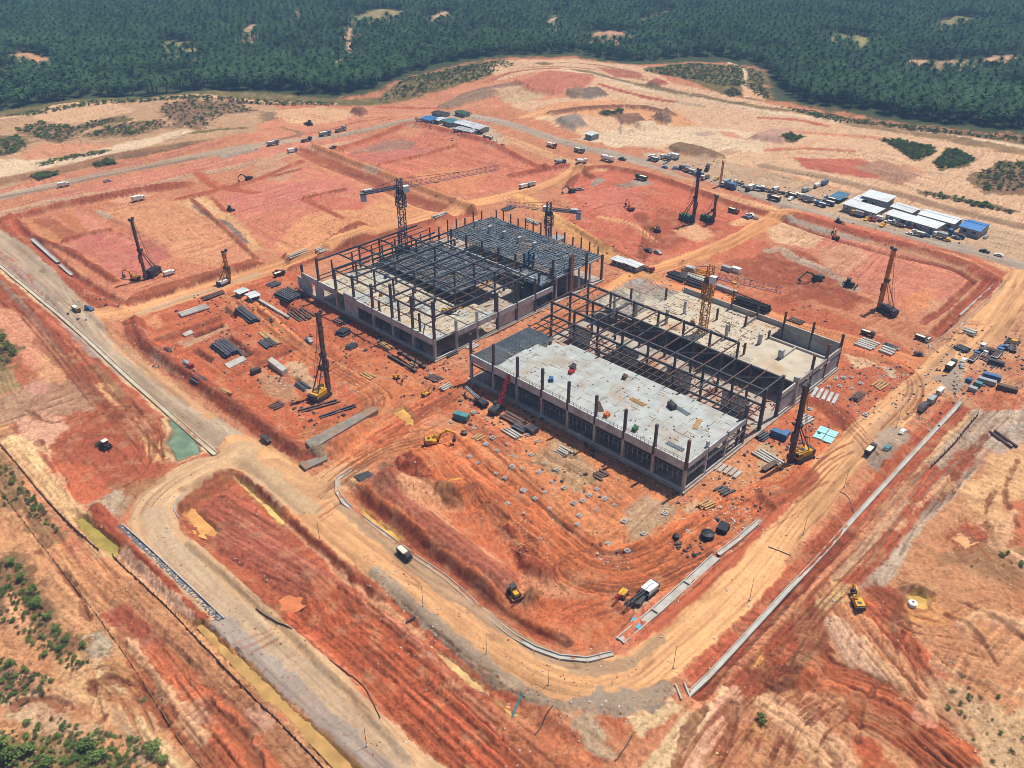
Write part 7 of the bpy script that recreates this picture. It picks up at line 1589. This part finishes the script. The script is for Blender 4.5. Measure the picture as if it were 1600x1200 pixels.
def joined_palm(seed):
    mb = bpy.data.meshes.new('palm_kind'); bm = bmesh.new(); c = palm_crown(seed, 28, 5.1, 4); t = TRUNK
    bm.from_mesh(c)
    for v in bm.verts: v.co.z += 6.4
    bm.from_mesh(t); bm.to_mesh(mb); bm.free(); mb.materials.append(M_FROND); return mb
rest = PALMS[~nearset]; rz_ = np.array([ZZ[0, 0]] * 1)
zz_, _, _ = terrain(rest[:, 0], rest[:, 1])
broad = [clump(60 + k, 520, 4.2, 7.5, .55, M_LEAF) for k in range(2)]
scatter('palm_plantation', 'dark oil palm plantation stretching to the horizon', np.column_stack([rest, zz_ - .2]), rg.uniform(0, 6.28, len(rest)), rg.uniform(.7, 1.3, len(rest)) * np.interp(rest[:, 1], [470, 640, 900], [1.0, .85, .8]), [joined_palm(s) for s in (11, 12, 13)] + broad, 'palms', [.25, .25, .25, .125, .125])
# ---- shrubs and ground cover
SHRUB = [clump(20 + k, 260, 1.0, 1.2, .16, M_SCRUB, 'foliage') for k in range(4)]; DRYS = [clump(30 + k, 160, 1.0, .8, .15, M_DRY, 'foliage') for k in range(2)]
STEM = MB().tube((0, 0, -.2), (.05, 0, .5), .06, .04, n=6).tube((0, 0, .1), (.3, .2, .6), .04, .02, n=6).tube((0, 0, .1), (-.25, .2, .55), .04, .02, n=6).mesh('stem', M_BARK)
def poly_pts(s, n, seed):
    p = pts(s); r_ = np.random.default_rng(seed); b0, b1 = p.min(0), p.max(0); out = []
    q = r_.uniform(b0, b1, (n * 6, 2)); q = q[inside(q[:, 0], q[:, 1], p)][:n]; return q
cover = []
for k, (s, n) in enumerate((('1377,218 1405,217 1460,230 1462,238 1430,251 1415,245 1405,235', 420), ('1459,255 1482,233 1500,236 1524,248 1508,257 1470,264', 380), ('1219,220 1240,209 1256,212 1240,222', 120), ('1515,280 1560,252 1640,258 1640,295 1540,300', 260), ('590,146 640,118 700,102 790,95 805,104 740,126 680,140', 700), ('1005,108 1080,92 1160,98 1166,126 1120,130 1060,118', 700), ('1168,100 1196,106 1204,150 1180,146', 160), ('1205,158 1330,180 1500,206 1600,216 1600,224 1480,208 1300,184', 500), ('0,176 60,163 130,152 330,142 520,148 520,153 330,148 130,158 60,170', 600), ('45,277 70,270 96,271 60,283', 80), ('146,256 172,250 182,257 152,262', 50), ('250,160 300,150 370,148 398,160 350,175 310,198 265,193', 260), ('20,195 60,182 110,190 150,182 200,178 140,196 90,220', 260), ('0,206 28,205 40,225 20,238 0,243', 120), ('1130,138 1150,132 1160,142 1140,146', 60), ('60,256 110,246 165,236 165,240 110,250 62,260', 60), ('932,173 974,164 970,172 945,176', 60), ('1440,300 1500,311 1580,328 1580,334 1500,318 1440,305', 90), ('120,210 180,192 250,186 268,194 210,209', 160))):
    q = poly_pts(s, n, 200 + k)
    cover.append(np.column_stack([q, np.full(len(q), 1.25)]))
cover = np.concatenate(cover)
zc_, _, _ = terrain(cover[:, 0], cover[:, 1])
scatter('ground_cover', 'low green scrub covering the far waste ground', np.column_stack([cover[:, :2], zc_]), rg.uniform(0, 6.28, len(cover)), rg.uniform(.35, 1.25, len(cover)), SHRUB + DRYS, 'scrub', [.14, .14, .14, .13, .23, .22])
# near scrub at the lower left and right: loose growth between single shrubs
nearc = []
for k, (s, n) in enumerate((('-30,860 30,880 80,960 115,1020 150,1040 110,1050 40,1000 -30,940', 260), ('-30,1140 60,1145 170,1160 260,1225 -30,1225', 300), ('-30,1020 40,1040 90,1070 40,1100 -30,1100', 160), ('-30,520 10,520 28,545 15,570 -30,580', 120), ('1440,1050 1540,1080 1640,1130 1640,1215 1560,1215 1480,1120', 24), ('30,760 60,780 90,830 50,810', 60), ('80,1120 150,1140 240,1160 200,1200 100,1180', 120), ('1470,870 1560,860 1640,880 1640,930', 10), ('-30,700 20,730 60,790 20,800 -30,770', 80))):
    nearc.append(poly_pts(s, n, 300 + k))
nearc = np.concatenate(nearc); zn, _, _ = terrain(nearc[:, 0], nearc[:, 1])
scatter('scrub_growth', 'thin dry scrub and grass over the near waste ground', np.column_stack([nearc, zn]), rg.uniform(0, 6.28, len(nearc)), rg.uniform(.2, .65, len(nearc)), SHRUB[:2] + DRYS, 'scrub', [.25, .2, .3, .25])
bush_pos = [(22, 1185, 1.9), (45, 1175, 1.6), (5, 1170, 1.8), (75, 1195, 1.7), (140, 1170, 1.8), (155, 1185, 1.5), (245, 1175, 1.6), (255, 1190, 1.2), (35, 905, 1.3), (50, 925, 1.2), (62, 945, 1.4), (75, 965, 1.1), (88, 985, 1.0), (105, 1000, .9), (20, 880, 1.1), (70, 1025, .9), (95, 1015, .8), (130, 1012, .9), (45, 1130, .8), (60, 1140, .9), (10, 545, 1.6), (22, 555, 1.3), (3, 530, 1.5), (1190, 1127, 1.1), (1500, 1115, .5), (1560, 1090, .5), (225, 1095, .5), (100, 1140, .7), (15, 1040, 1.0)]
for k, (px, py, s) in enumerate(bush_pos):
    x, y, z = at(px, py, .4)
    where = 'at the bottom left corner' if py > 1100 and px < 300 else ('on the lower left slope' if px < 300 and py > 800 else ('at the left edge' if px < 300 else 'on the lower right waste ground'))
    r = empty('shrub', (x, y, z), k * 1.7, 'bushy green shrub ' + where, 'shrub', 'shrubs ' + where); r.scale = (s, s, s * .95)
    link('foliage', SHRUB[k % 4], r); link('stem', STEM, r)

# ------------------------------------------------------------------ hazy air
hz = bpy.data.materials.new('haze_air'); hz.use_nodes = True; nt = hz.node_tree
for n in list(nt.nodes):
    if n.type != 'OUTPUT_MATERIAL': nt.nodes.remove(n)
pv = nt.nodes.new('ShaderNodeVolumePrincipled'); pv.inputs['Color'].default_value = (.30, .54, .92, 1); pv.inputs['Density'].default_value = .00033; pv.inputs['Anisotropy'].default_value = 0.0
nt.links.new(pv.outputs[0], [n for n in nt.nodes if n.type == 'OUTPUT_MATERIAL'][0].inputs['Volume'])
o = MB().box((0, 0, 0), (2, 2, 2)).build('haze', hz); o.location = (0, 9800, 57); o.scale = (21000, 11000, 73); tag(o, kind='stuff')
